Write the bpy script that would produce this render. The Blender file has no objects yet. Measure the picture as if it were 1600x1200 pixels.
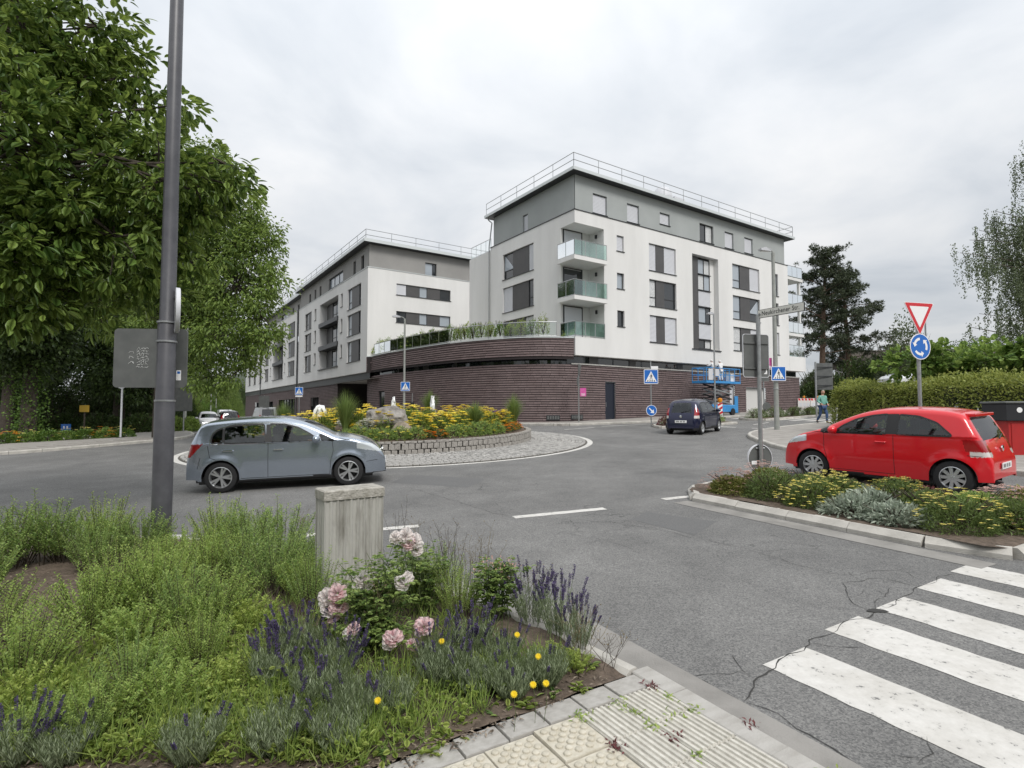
import bpy, bmesh, math, random
import numpy as np
from mathutils import Vector, Matrix, geometry
RN = random.Random(11)
NP = np.random.default_rng(5)
sc = bpy.context.scene
col = sc.collection
PI = math.pi

# ------------------------------------------------------------------ camera
CAM_Z = 1.57
PITCH = math.atan(41/860)
cam = bpy.data.cameras.new('camera')
camo = bpy.data.objects.new('camera', cam); col.objects.link(camo)
camo.location = (0, 0, CAM_Z); camo.rotation_euler = (PI/2 + PITCH, 0, 0)
cam.sensor_width = 36; cam.lens = 36*860/1600; cam.clip_start = .05; cam.clip_end = 3000
sc.camera = camo

# ------------------------------------------------------------------ sky (overcast) and sun
SUN_EL, SUN_AZ = math.radians(48), math.radians(152)     # azimuth clockwise from +Y: behind the camera, to the right
w = bpy.data.worlds.new('World'); sc.world = w; w.use_nodes = True
nt = w.node_tree; N = nt.nodes; L = nt.links
N.clear()
def nd(t, **k):
    n = N.new(t)
    for a, b in k.items(): setattr(n, a, b)
    return n
def mth(op, a, b=None, c=None):
    n = nd('ShaderNodeMath', operation=op)
    for i, s in enumerate((a, b, c)):
        if s is None: continue
        if isinstance(s, (int, float)): n.inputs[i].default_value = s
        else: L.new(s, n.inputs[i])
    return n.outputs[0]
tc = nd('ShaderNodeTexCoord')
sep = nd('ShaderNodeSeparateXYZ'); L.new(tc.outputs['Generated'], sep.inputs[0])
up = mth('MAXIMUM', sep.outputs[2], 0.0)
den = mth('ADD', up, .16)
comb = nd('ShaderNodeCombineXYZ')
L.new(mth('DIVIDE', sep.outputs[0], den), comb.inputs[0]); L.new(mth('DIVIDE', sep.outputs[1], den), comb.inputs[1])
n1 = nd('ShaderNodeTexNoise'); n1.inputs['Scale'].default_value = 1.5; n1.inputs['Detail'].default_value = 6; n1.inputs['Roughness'].default_value = .52; n1.inputs['Distortion'].default_value = .35
n2 = nd('ShaderNodeTexNoise'); n2.inputs['Scale'].default_value = .42; n2.inputs['Detail'].default_value = 3
L.new(comb.outputs[0], n1.inputs['Vector']); L.new(comb.outputs[0], n2.inputs['Vector'])
cl = mth('ADD', mth('MULTIPLY', n1.outputs[0], .6), mth('MULTIPLY', n2.outputs[0], .4))
ramp = nd('ShaderNodeValToRGB'); L.new(cl, ramp.inputs[0])
e = ramp.color_ramp.elements
e[0].position = .36; e[0].color = (.65, .695, .75, 1)
e[1].position = .60; e[1].color = (1.0, 1.0, 1.0, 1)
e2 = e.new(.49); e2.color = (.845, .87, .90, 1)
# luminance of an overcast sky rises from the horizon to the zenith
grad = mth('MULTIPLY_ADD', up, 0.98, .60)
cm = nd('ShaderNodeMix', data_type='RGBA', blend_type='MULTIPLY'); cm.inputs['Factor'].default_value = 1
L.new(ramp.outputs[0], cm.inputs['A']); L.new(grad, cm.inputs['B'])
bg1 = nd('ShaderNodeBackground'); L.new(cm.outputs['Result'], bg1.inputs[0]); bg1.inputs[1].default_value = .74
sky = nd('ShaderNodeTexSky', sky_type='NISHITA'); sky.sun_disc = False; sky.sun_elevation = SUN_EL; sky.sun_rotation = SUN_AZ
bg2 = nd('ShaderNodeBackground'); L.new(sky.outputs[0], bg2.inputs[0]); bg2.inputs[1].default_value = .05
mx = nd('ShaderNodeMixShader'); mx.inputs[0].default_value = .88
L.new(bg2.outputs[0], mx.inputs[1]); L.new(bg1.outputs[0], mx.inputs[2])
wo = nd('ShaderNodeOutputWorld'); L.new(mx.outputs[0], wo.inputs[0])

sl = bpy.data.lights.new('sun', 'SUN'); sl.energy = 1.5; sl.angle = math.radians(20); sl.color = (1, .97, .93)
so = bpy.data.objects.new('sun', sl); col.objects.link(so)
sdir = Vector((math.sin(SUN_AZ)*math.cos(SUN_EL), math.cos(SUN_AZ)*math.cos(SUN_EL), math.sin(SUN_EL)))
so.rotation_euler = sdir.to_track_quat('Z', 'Y').to_euler(); so.location = (0, 0, 40)

sc.view_settings.view_transform = 'Standard'; sc.view_settings.look = 'None'
sc.view_settings.exposure = 0.6; sc.view_settings.gamma = 1
sc.view_settings.use_curve_mapping = False
sc.render.engine = 'CYCLES'; sc.cycles.max_bounces = 8; sc.cycles.transparent_max_bounces = 16
sc.cycles.use_denoising = True

# ------------------------------------------------------------------ helpers
def gz(x, y):
    x = max(-45, min(60, x)); y = max(-6, min(110, y))
    return .015*max(x, -5)+.025*min(0, x+5)+.031*y-.38+.0016*min(0, x+5)*max(0, min(y, 60)-30)
_c, _s = math.cos(PITCH), math.sin(PITCH)
def at(px, py, d):
    """point seen at photo pixel (px, py) standing d metres away"""
    a = (px-800)/860; b = (600-py)/860; k = _c-b*_s
    return Vector((a/k*d, d, CAM_Z+(_s+b*_c)/k*d))
def link(o, parent=None):
    col.objects.link(o)
    if parent is not None: o.parent = parent
    return o
def tag(o, label=None, cat=None, group=None, kind=None):
    if label: o['label'] = label
    if cat: o['category'] = cat
    if group: o['group'] = group
    if kind: o['kind'] = kind
    return o
def empty(name, loc=(0, 0, 0), rz=0, label=None, cat=None, group=None):
    o = bpy.data.objects.new(name, None); o.location = loc; o.rotation_euler = (0, 0, rz)
    o.empty_display_size = .2
    link(o); return tag(o, label, cat, group)
def copy_tree(o, parent=None):
    c = o.copy(); col.objects.link(c); c.parent = parent
    for ch in o.children: copy_tree(ch, c)
    return c
def inst(name, mesh, parent=None, mtx=None):
    o = bpy.data.objects.new(name, mesh)
    if mtx is not None: o.matrix_basis = mtx
    return link(o, parent)

class MB:
    def __init__(s): s.v = []; s.f = []; s.mi = []; s.cur = 0
    def add(s, vs, fs, mtx=None):
        o = len(s.v)
        s.v += [tuple(mtx @ Vector(v)) for v in vs] if mtx is not None else [tuple(v) for v in vs]
        s.f += [tuple(i+o for i in f) for f in fs]; s.mi += [s.cur]*len(fs)
        return s
    def box(s, lo, hi, mtx=None):
        x0, y0, z0 = lo; x1, y1, z1 = hi
        return s.add([(x0,y0,z0),(x1,y0,z0),(x1,y1,z0),(x0,y1,z0),(x0,y0,z1),(x1,y0,z1),(x1,y1,z1),(x0,y1,z1)],
                     [(3,2,1,0),(4,5,6,7),(0,1,5,4),(1,2,6,5),(2,3,7,6),(3,0,4,7)], mtx)
    def cbox(s, c, size, mtx=None):
        return s.box([c[i]-size[i]/2 for i in range(3)], [c[i]+size[i]/2 for i in range(3)], mtx)
    def chamfer(s, lo, hi, b, mtx=None):
        """box with chamfered top edges"""
        x0, y0, z0 = lo; x1, y1, z1 = hi
        return s.add([(x0,y0,z0),(x1,y0,z0),(x1,y1,z0),(x0,y1,z0),(x0,y0,z1-b),(x1,y0,z1-b),(x1,y1,z1-b),(x0,y1,z1-b),
                      (x0+b,y0+b,z1),(x1-b,y0+b,z1),(x1-b,y1-b,z1),(x0+b,y1-b,z1)],
                     [(3,2,1,0),(0,1,5,4),(1,2,6,5),(2,3,7,6),(3,0,4,7),(4,5,9,8),(5,6,10,9),(6,7,11,10),(7,4,8,11),(8,9,10,11)], mtx)
    def prism(s, poly, z0, z1, mtx=None):
        n = len(poly)
        vs = [(p[0], p[1], z0) for p in poly]+[(p[0], p[1], z1) for p in poly]
        fs = [tuple(range(n-1, -1, -1)), tuple(range(n, 2*n))]+[(i, (i+1) % n, n+(i+1) % n, n+i) for i in range(n)]
        return s.add(vs, fs, mtx)
    def tube(s, pts, rad, n=8, caps=True, mtx=None):
        pts = [Vector(p) for p in pts]
        if isinstance(rad, (int, float)): rad = [rad]*len(pts)
        vs = []; fs = []; k = len(pts)
        ref = None
        for i, p in enumerate(pts):
            t = (pts[min(i+1, k-1)]-pts[max(i-1, 0)])
            t = t.normalized() if t.length > 1e-9 else Vector((0, 0, 1))
            if ref is None: ref = t.orthogonal().normalized()
            a = (ref-t*ref.dot(t)); a = a.normalized() if a.length > 1e-6 else t.orthogonal().normalized()
            ref = a; b = t.cross(a)
            for j in range(n):
                g = 2*PI*j/n; vs.append(p+(a*math.cos(g)+b*math.sin(g))*rad[i])
        for i in range(k-1):
            for j in range(n):
                fs.append((i*n+j, i*n+(j+1) % n, (i+1)*n+(j+1) % n, (i+1)*n+j))
        if caps: fs += [tuple(range(n-1, -1, -1)), tuple(range((k-1)*n, k*n))]
        return s.add(vs, fs, mtx)
    def lathe(s, prof, n=16, mtx=None, closed=False, caps=True):
        vs = []; fs = []; k = len(prof)
        for r, z in prof:
            for j in range(n):
                g = 2*PI*j/n; vs.append((r*math.cos(g), r*math.sin(g), z))
        for i in range(k if closed else k-1):
            i2 = (i+1) % k
            for j in range(n): fs.append((i*n+j, i*n+(j+1) % n, i2*n+(j+1) % n, i2*n+j))
        if not closed and caps:
            if prof[0][0] > 1e-4: fs.append(tuple(range(n-1, -1, -1)))
            if prof[-1][0] > 1e-4: fs.append(tuple(range((k-1)*n, k*n)))
        return s.add(vs, fs, mtx)
    def ball(s, c, r, n=10, m=7, mtx=None):
        rx, ry, rz = (r, r, r) if isinstance(r, (int, float)) else r
        prof = [(math.sin(PI*i/m), -math.cos(PI*i/m)) for i in range(m+1)]
        vs = []; fs = []
        for a, z in prof:
            for j in range(n):
                g = 2*PI*j/n; vs.append((c[0]+rx*a*math.cos(g), c[1]+ry*a*math.sin(g), c[2]+rz*z))
        for i in range(m):
            for j in range(n): fs.append((i*n+j, i*n+(j+1) % n, (i+1)*n+(j+1) % n, (i+1)*n+j))
        return s.add(vs, fs, mtx)
    def mesh(s, name, mats, smooth=False):
        me = bpy.data.meshes.new(name)
        me.from_pydata(s.v, [], s.f)
        if not isinstance(mats, (list, tuple)): mats = [mats]
        for m in mats: me.materials.append(m)
        if any(s.mi): me.polygons.foreach_set('material_index', s.mi)
        if smooth:
            me.polygons.foreach_set('use_smooth', [True]*len(me.polygons))
            if smooth != 'all': me.set_sharp_from_angle(angle=math.radians(38 if smooth is True else smooth))
        me.update(); return me
    def build(s, name, mats, parent=None, smooth=False, mtx=None):
        return inst(name, s.mesh(name, mats, smooth), parent, mtx)

def npmesh(name, V, Fc, mats, smooth=False, mi=None):
    """V (n,3), Fc (m,k) faces all with k corners"""
    me = bpy.data.meshes.new(name); V = np.asarray(V, dtype=np.float32); Fc = np.asarray(Fc, dtype=np.int32)
    k = Fc.shape[1]
    me.vertices.add(len(V)); me.vertices.foreach_set('co', V.ravel())
    me.loops.add(Fc.size); me.loops.foreach_set('vertex_index', Fc.ravel())
    me.polygons.add(len(Fc)); me.polygons.foreach_set('loop_start', np.arange(0, Fc.size, k, dtype=np.int32))
    if not isinstance(mats, (list, tuple)): mats = [mats]
    for m in mats: me.materials.append(m)
    if mi is not None: me.polygons.foreach_set('material_index', np.asarray(mi, dtype=np.int32))
    if smooth: me.polygons.foreach_set('use_smooth', np.ones(len(Fc), dtype=bool))
    me.update(calc_edges=True); return me

def sheet(poly, off, mat, name, parent=None, step=1.2, skirt=0.0, jitter=0.0):
    """flat-ish polygon that follows the terrain, with an optional skirt downwards"""
    P = []
    n = len(poly)
    for i in range(n):
        a = Vector(poly[i][:2]); b = Vector(poly[(i+1) % n][:2]); k = max(1, int((b-a).length/step))
        for j in range(k): P.append(a.lerp(b, j/k))
    nb = len(P); edges = [(i, (i+1) % nb) for i in range(nb)]
    xs = [p.x for p in P]; ys = [p.y for p in P]
    pts = list(P)
    x = min(xs)+step/2
    while x < max(xs):
        y = min(ys)+step/2
        while y < max(ys):
            pts.append(Vector((x, y))); y += step
        x += step
    r = geometry.delaunay_2d_cdt(pts, edges, [list(range(nb))], 1, 1e-5)
    vs = [(v.x, v.y, gz(v.x, v.y)+off+(RN.uniform(-jitter, jitter) if jitter else 0)) for v in r[0]]
    m = MB(); m.add(vs, [tuple(f) for f in r[2]])
    if skirt:
        vv = [(p.x, p.y, gz(p.x, p.y)+off) for p in P]+[(p.x, p.y, gz(p.x, p.y)+off-skirt) for p in P]
        m.add(vv, [(i, (i+1) % nb, nb+(i+1) % nb, nb+i) for i in range(nb)])
    return m.build(name, mat, parent)

def crom(pts, k=8, closed=False):
    """Catmull-Rom through points"""
    pts = [Vector(p) for p in pts]; n = len(pts); out = []
    for i in range(n if closed else n-1):
        if closed: a, b, c, d = (pts[(i+j-1) % n] for j in range(4))
        else: a, b, c, d = pts[max(i-1, 0)], pts[i], pts[i+1], pts[min(i+2, n-1)]
        for j in range(k):
            t = j/k
            out.append(.5*((2*b)+(c-a)*t+(2*a-5*b+4*c-d)*t*t+(3*b-a-3*c+d)*t**3))
    if not closed: out.append(pts[-1])
    return out
def resample(pts, step):
    pts = [Vector(p) for p in pts]; L_ = [0]
    for i in range(1, len(pts)): L_.append(L_[-1]+(pts[i]-pts[i-1]).length)
    k = max(1, round(L_[-1]/step)); out = []; j = 0
    for i in range(k+1):
        s = L_[-1]*i/k
        while j < len(L_)-2 and L_[j+1] < s: j += 1
        t = (s-L_[j])/max(1e-9, L_[j+1]-L_[j]); out.append(pts[j].lerp(pts[j+1], min(1, t)))
    return out

# ------------------------------------------------------------------ materials
MATS = {}
def mat(name, c, rough=.6, metal=0., c2=None, scale=3., detail=5., bump=0., bscale=60., spec=.5, coat=0., lo=.35, hi=.65, island=0., stretch=None, emit=0):
    if name in MATS: return MATS[name]
    m = bpy.data.materials.new(name); m.use_nodes = True; MATS[name] = m
    t = m.node_tree; n = t.nodes; l = t.links; b = n['Principled BSDF']
    b.inputs['Base Color'].default_value = (*c, 1); b.inputs['Roughness'].default_value = rough; b.inputs['Metallic'].default_value = metal
    b.inputs['Specular IOR Level'].default_value = spec
    if coat: b.inputs['Coat Weight'].default_value = coat; b.inputs['Coat Roughness'].default_value = .04
    tcn = n.new('ShaderNodeTexCoord'); vec = tcn.outputs['Object']
    if stretch:
        mp = n.new('ShaderNodeMapping'); mp.inputs['Scale'].default_value = stretch; l.new(vec, mp.inputs[0]); vec = mp.outputs[0]
    outc = None
    if c2 is not None:
        nz = n.new('ShaderNodeTexNoise'); nz.inputs['Scale'].default_value = scale; nz.inputs['Detail'].default_value = detail; nz.inputs['Roughness'].default_value = .6
        l.new(vec, nz.inputs['Vector'])
        r = n.new('ShaderNodeValToRGB'); r.color_ramp.elements[0].position = lo; r.color_ramp.elements[1].position = hi
        r.color_ramp.elements[0].color = (*c, 1); r.color_ramp.elements[1].color = (*c2, 1); l.new(nz.outputs[0], r.inputs[0]); outc = r.outputs[0]
    if island:
        g = n.new('ShaderNodeNewGeometry'); hs = n.new('ShaderNodeHueSaturation')
        mr = n.new('ShaderNodeMapRange'); mr.inputs['To Min'].default_value = 1-island; mr.inputs['To Max'].default_value = 1+island
        l.new(g.outputs['Random Per Island'], mr.inputs[0]); l.new(mr.outputs[0], hs.inputs['Value'])
        if outc: l.new(outc, hs.inputs['Color'])
        else: hs.inputs['Color'].default_value = (*c, 1)
        outc = hs.outputs[0]
    if outc: l.new(outc, b.inputs['Base Color'])
    if bump:
        nb_ = n.new('ShaderNodeTexNoise'); nb_.inputs['Scale'].default_value = bscale; nb_.inputs['Detail'].default_value = 4
        l.new(vec, nb_.inputs['Vector'])
        bp = n.new('ShaderNodeBump'); bp.inputs['Strength'].default_value = bump; bp.inputs['Distance'].default_value = .02
        l.new(nb_.outputs[0], bp.inputs['Height']); l.new(bp.outputs[0], b.inputs['Normal'])
    if emit: b.inputs['Emission Color'].default_value = (*c, 1); b.inputs['Emission Strength'].default_value = emit
    return m
def leafmat(name, c1, c2, trans=.3, rough=.45, spec=.35):
    if name in MATS: return MATS[name]
    m = bpy.data.materials.new(name); m.use_nodes = True; MATS[name] = m
    t = m.node_tree; n = t.nodes; l = t.links; b = n['Principled BSDF']
    g = n.new('ShaderNodeNewGeometry'); r = n.new('ShaderNodeValToRGB')
    r.color_ramp.elements[0].color = (*c1, 1); r.color_ramp.elements[1].color = (*c2, 1)
    l.new(g.outputs['Random Per Island'], r.inputs[0]); l.new(r.outputs[0], b.inputs['Base Color'])
    b.inputs['Roughness'].default_value = rough; b.inputs['Specular IOR Level'].default_value = spec
    tr = n.new('ShaderNodeBsdfTranslucent'); hs = n.new('ShaderNodeHueSaturation'); hs.inputs['Value'].default_value = 1.25; hs.inputs['Hue'].default_value = .485
    l.new(r.outputs[0], hs.inputs['Color']); l.new(hs.outputs[0], tr.inputs[0])
    x = n.new('ShaderNodeMixShader'); x.inputs[0].default_value = trans
    l.new(b.outputs[0], x.inputs[1]); l.new(tr.outputs[0], x.inputs[2]); l.new(x.outputs[0], n['Material Output'].inputs[0])
    return m
def glassmat(name, tint, refl=.12, rough=.02):
    """see-through tinted glass with mirror reflection rising at grazing angles"""
    if name in MATS: return MATS[name]
    m = bpy.data.materials.new(name); m.use_nodes = True; MATS[name] = m
    t = m.node_tree; n = t.nodes; l = t.links; n.remove(n['Principled BSDF'])
    tr = n.new('ShaderNodeBsdfTransparent'); tr.inputs[0].default_value = (*tint, 1)
    gl = n.new('ShaderNodeBsdfGlossy'); gl.inputs['Roughness'].default_value = rough; gl.inputs[0].default_value = (.95, .98, 1, 1)
    fr = n.new('ShaderNodeLayerWeight'); fr.inputs[0].default_value = .22
    mr = n.new('ShaderNodeMapRange'); mr.inputs['To Min'].default_value = refl; mr.inputs['To Max'].default_value = .95
    l.new(fr.outputs['Fresnel'], mr.inputs[0])
    x = n.new('ShaderNodeMixShader'); l.new(mr.outputs[0], x.inputs[0]); l.new(tr.outputs[0], x.inputs[1]); l.new(gl.outputs[0], x.inputs[2])
    l.new(x.outputs[0], n['Material Output'].inputs[0]); return m

M_white = mat('white_render', (.64, .635, .62), .85, c2=(.72, .715, .70), scale=.5, bump=.12, bscale=90, stretch=(1, 1, .22))
M_grey = mat('grey_render', (.32, .34, .335), .85, c2=(.36, .38, .375), scale=.4, bump=.1, bscale=90)
M_greyw = mat('warm_grey_render', (.26, .255, .245), .85, c2=(.30, .293, .28), scale=.4, bump=.1, bscale=90)
M_anth = mat('anthracite_metal', (.028, .03, .033), .45)
M_panel = mat('grey_cladding_panel', (.064, .062, .063), .5, c2=(.076, .074, .074), scale=1.5)
M_shut = mat('shutter_aluminium', (.56, .57, .6), .55)
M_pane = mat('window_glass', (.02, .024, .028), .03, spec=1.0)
M_pane2 = mat('window_glass_sky_painted', (.34, .38, .42), .03, spec=1.0)  # pale base colour paints the sky's reflection into the glass
M_curt = mat('curtain_behind_glass', (.45, .46, .46), .12, spec=.8, c2=(.6, .61, .61), scale=9)
M_brick = mat('dark_brick', (.128, .092, .09), .75, island=.11, bump=.3, bscale=40, c2=(.155, .115, .113), scale=1.2)
M_mortar = mat('brick_joint', (.026, .02, .02), .95)
M_dark = mat('dark_interior', (.012, .011, .011), .9)
M_steel = mat('galvanised_steel', (.42, .43, .43), .42, .75, c2=(.33, .34, .345), scale=14)
M_poleg = mat('painted_pole_grey', (.25, .26, .24), .55, c2=(.31, .32, .3), scale=6)
M_roof = mat('roof_edge_metal', (.58, .61, .61), .4, .3)
M_bglass = glassmat('balcony_glass', (.70, .85, .80), .10, .05)
M_conc = mat('concrete', (.33, .32, .30), .9, c2=(.43, .42, .395), scale=4, bump=.3, bscale=70)
M_kerb = mat('kerb_concrete', (.33, .315, .285), .9, c2=(.47, .45, .41), scale=3.2, bump=.35, bscale=60, island=.12)
M_bark = mat('bark', (.045, .036, .028), .95, c2=(.085, .07, .055), scale=9, bump=.8, bscale=25)
M_soil = mat('soil', (.07, .052, .038), .95, c2=(.14, .105, .08), scale=14, bump=.8, bscale=35)
M_black = mat('black_plastic', (.014, .014, .015), .5)
M_rubber = mat('tyre_rubber', (.016, .016, .017), .8)
M_signback = mat('sign_back_grey', (.095, .10, .097), .5, c2=(.125, .13, .126), scale=5)
M_blue = mat('sign_blue', (.012, .13, .48), .4)
M_swhite = mat('sign_white', (.8, .8, .8), .4)
M_sblack = mat('sign_black', (.01, .01, .01), .5)
M_red = mat('sign_red', (.55, .02, .03), .4)
# ------------------------------------------------------------------ asphalt and paint
def asphalt():
    m = bpy.data.materials.new('asphalt'); m.use_nodes = True
    t = m.node_tree; n = t.nodes; l = t.links; b = n['Principled BSDF']
    tcn = n.new('ShaderNodeTexCoord'); v = tcn.outputs['Object']
    def noise(s, d=4, rg=.6):
        q = n.new('ShaderNodeTexNoise'); q.inputs['Scale'].default_value = s; q.inputs['Detail'].default_value = d; q.inputs['Roughness'].default_value = rg; l.new(v, q.inputs['Vector']); return q.outputs[0]
    def rp(src, p0, c0, p1, c1):
        r = n.new('ShaderNodeValToRGB'); r.color_ramp.elements[0].position = p0; r.color_ramp.elements[1].position = p1
        r.color_ramp.elements[0].color = (*c0, 1); r.color_ramp.elements[1].color = (*c1, 1); l.new(src, r.inputs[0]); return r.outputs[0]
    def mul(a, c_, f=1.):
        x = n.new('ShaderNodeMix'); x.data_type = 'RGBA'; x.blend_type = 'MULTIPLY'; x.inputs['Factor'].default_value = f
        l.new(a, x.inputs['A']); l.new(c_, x.inputs['B']); return x.outputs['Result']
    base = rp(noise(.22, 4), .35, (.142, .141, .139), .68, (.205, .203, .199))
    mid = rp(noise(1.3, 7, .65), .28, (.80, .80, .80), .72, (1.14, 1.14, 1.13))
    vo = n.new('ShaderNodeTexVoronoi'); vo.inputs['Scale'].default_value = 95; l.new(v, vo.inputs['Vector'])
    hsv = n.new('ShaderNodeSeparateColor'); l.new(vo.outputs['Color'], hsv.inputs[0])
    agg = rp(hsv.outputs[0], .0, (.62, .62, .63), 1., (1.36, 1.35, 1.33))
    fine = rp(noise(330, 2, .7), .3, (.7, .7, .7), .72, (1.28, 1.28, 1.27))
    cc = mul(mul(mul(base, mid), agg), fine)
    # hairline crazing, only where the surface is tired
    dist = n.new('ShaderNodeTexNoise'); dist.inputs['Scale'].default_value = 1.6; dist.inputs['Detail'].default_value = 5; l.new(v, dist.inputs['Vector'])
    ad = n.new('ShaderNodeMix'); ad.data_type = 'RGBA'; ad.blend_type = 'ADD'; ad.inputs['Factor'].default_value = .9; l.new(v, ad.inputs['A']); l.new(dist.outputs['Color'], ad.inputs['B'])
    ve = n.new('ShaderNodeTexVoronoi'); ve.feature = 'DISTANCE_TO_EDGE'; ve.inputs['Scale'].default_value = .75; l.new(ad.outputs['Result'], ve.inputs['Vector'])
    crk = rp(ve.outputs['Distance'], .002, (.42, .42, .42), .009, (1, 1, 1))
    msk = n.new('ShaderNodeTexNoise'); msk.inputs['Scale'].default_value = .16; msk.inputs['Detail'].default_value = 3; l.new(v, msk.inputs['Vector'])
    mr = n.new('ShaderNodeMapRange'); mr.inputs['From Min'].default_value = .5; mr.inputs['From Max'].default_value = .62; l.new(msk.outputs[0], mr.inputs[0])
    x = n.new('ShaderNodeMix'); x.data_type = 'RGBA'; x.blend_type = 'MULTIPLY'; l.new(mr.outputs[0], x.inputs['Factor']); l.new(cc, x.inputs['A']); l.new(crk, x.inputs['B'])
    l.new(x.outputs['Result'], b.inputs['Base Color']); b.inputs['Roughness'].default_value = .88; b.inputs['Specular IOR Level'].default_value = .35
    bp = n.new('ShaderNodeBump'); bp.inputs['Strength'].default_value = .55; bp.inputs['Distance'].default_value = .008; l.new(hsv.outputs[0], bp.inputs['Height']); l.new(bp.outputs[0], b.inputs['Normal'])
    return m
def paint():
    m = bpy.data.materials.new('road_paint'); m.use_nodes = True
    t = m.node_tree; n = t.nodes; l = t.links; b = n['Principled BSDF']
    tcn = n.new('ShaderNodeTexCoord'); v = tcn.outputs['Object']
    q = n.new('ShaderNodeTexNoise'); q.inputs['Scale'].default_value = 16; q.inputs['Detail'].default_value = 8; q.inputs['Roughness'].default_value = .72; l.new(v, q.inputs['Vector'])
    r = n.new('ShaderNodeValToRGB'); e = r.color_ramp.elements; e[0].position = .345; e[0].color = (.15, .15, .147, 1); e[1].position = .405; e[1].color = (.53, .515, .485, 1)
    k = e.new(.7); k.color = (.62, .605, .575, 1); l.new(q.outputs[0], r.inputs[0])
    q2 = n.new('ShaderNodeTexNoise'); q2.inputs['Scale'].default_value = 2.2; q2.inputs['Detail'].default_value = 5; l.new(v, q2.inputs['Vector'])
    r2 = n.new('ShaderNodeValToRGB'); r2.color_ramp.elements[0].position = .3; r2.color_ramp.elements[0].color = (.84, .83, .81, 1); r2.color_ramp.elements[1].position = .6; r2.color_ramp.elements[1].color = (1, 1, 1, 1); l.new(q2.outputs[0], r2.inputs[0])
    x = n.new('ShaderNodeMix'); x.data_type = 'RGBA'; x.blend_type = 'MULTIPLY'; x.inputs['Factor'].default_value = 1; l.new(r.outputs[0], x.inputs['A']); l.new(r2.outputs[0], x.inputs['B'])
    l.new(x.outputs['Result'], b.inputs['Base Color']); b.inputs['Roughness'].default_value = .75
    bp = n.new('ShaderNodeBump'); bp.inputs['Strength'].default_value = .4; bp.inputs['Distance'].default_value = .006; l.new(q.outputs[0], bp.inputs['Height']); l.new(bp.outputs[0], b.inputs['Normal'])
    return m
M_asph = asphalt(); M_paint = paint()
M_pave = mat('pavement_slabs', (.24, .225, .205), .9, c2=(.32, .30, .275), scale=2.5, bump=.3, bscale=50)
M_joint = mat('pavement_joint', (.085, .078, .065), .95, c2=(.12, .11, .09), scale=20)
M_gutter = mat('gutter_concrete', (.19, .182, .168), .9, c2=(.27, .258, .24), scale=2.4, bump=.3, bscale=80)
M_tact = mat('tactile_tile_cream', (.43, .395, .315), .85, c2=(.54, .505, .425), scale=5, bump=.2, bscale=70, island=.06)
M_rib = mat('ribbed_tile_white', (.43, .41, .36), .85, c2=(.55, .53, .475), scale=6, bump=.2, bscale=70, island=.06)
M_paver = mat('paver_grey', (.31, .295, .27), .9, c2=(.40, .385, .36), scale=4, bump=.3, bscale=70, island=.12)
M_sett = mat('granite_sett', (.30, .29, .275), .8, c2=(.42, .41, .39), scale=9, bump=.3, bscale=60, island=.28)
M_block = mat('granite_block', (.23, .215, .195), .85, c2=(.36, .34, .31), scale=7, bump=.7, bscale=30, island=.25)
M_crack = mat('crack_dark', (.04, .039, .037), .95)
M_grassg = mat('verge_ground', (.05, .062, .026), .95, c2=(.09, .10, .045), scale=4, bump=.5, bscale=20)

# ------------------------------------------------------------------ ground and road
def grid_sheet(x0, x1, y0, y1, nx, ny, off, m, name):
    xs = np.linspace(x0, x1, nx+1); ys = np.linspace(y0, y1, ny+1)
    V = [(x, y, gz(x, y)+off) for y in ys for x in xs]
    Fc = [(j*(nx+1)+i, j*(nx+1)+i+1, (j+1)*(nx+1)+i+1, (j+1)*(nx+1)+i) for j in range(ny) for i in range(nx)]
    return inst(name, npmesh(name, V, Fc, m))
g = grid_sheet(-900, 900, -300, 1500, 120, 120, -.9, M_grassg, 'ground'); tag(g, kind='structure')
road = grid_sheet(-78, 70, -9, 118, 148, 127, 0, M_asph, 'road'); tag(road, kind='structure')

UX, UY = .515, -.857          # along the near street arm, away from the roundabout
WX, WY = .857, .515           # across it
def fr(o, a, b): return (o[0]+WX*a+UX*b, o[1]+WY*a+UY*b)
RC = (-4.63, 22.4)            # roundabout centre

_stones = {}
def kerb_line(pts, parent, wd=.14, h=.12, stone=1.0, m=None, chf=.03, name='kerb_stone'):
    key = (wd, h, chf, (m or M_kerb).name)
    if key not in _stones:
        q_ = MB(); c_ = chf; pf = [(-wd/2, -.2), (wd/2, -.2), (wd/2, h-c_), (wd/2-c_, h), (-wd/2+c_, h), (-wd/2, h-c_)]
        q_.add([(.004, *p) for p in pf]+[(.996, *p) for p in pf], [(0, 1, 2, 3, 4, 5), (11, 10, 9, 8, 7, 6)]+[(i, 6+i, 6+(i+1) % 6, (i+1) % 6) for i in range(6)])
        _stones[key] = q_.mesh('kerb_stone', m or M_kerb)
    P = resample([Vector((p[0], p[1], 0)) for p in pts], stone)
    for a, b in zip(P, P[1:]):
        a = Vector((a.x, a.y, gz(a.x, a.y))); b = Vector((b.x, b.y, gz(b.x, b.y))); X = b-a; Y = Vector((-X.y, X.x, 0)).normalized(); Z = X.cross(Y).normalized()
        j = RN.uniform(-.004, .004)
        mt = Matrix(((X.x, Y.x, Z.x, a.x), (X.y, Y.y, Z.y, a.y), (X.z, Y.z, Z.z, a.z+j), (0, 0, 0, 1)))
        inst(name, _stones[key], parent, mt)

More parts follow.
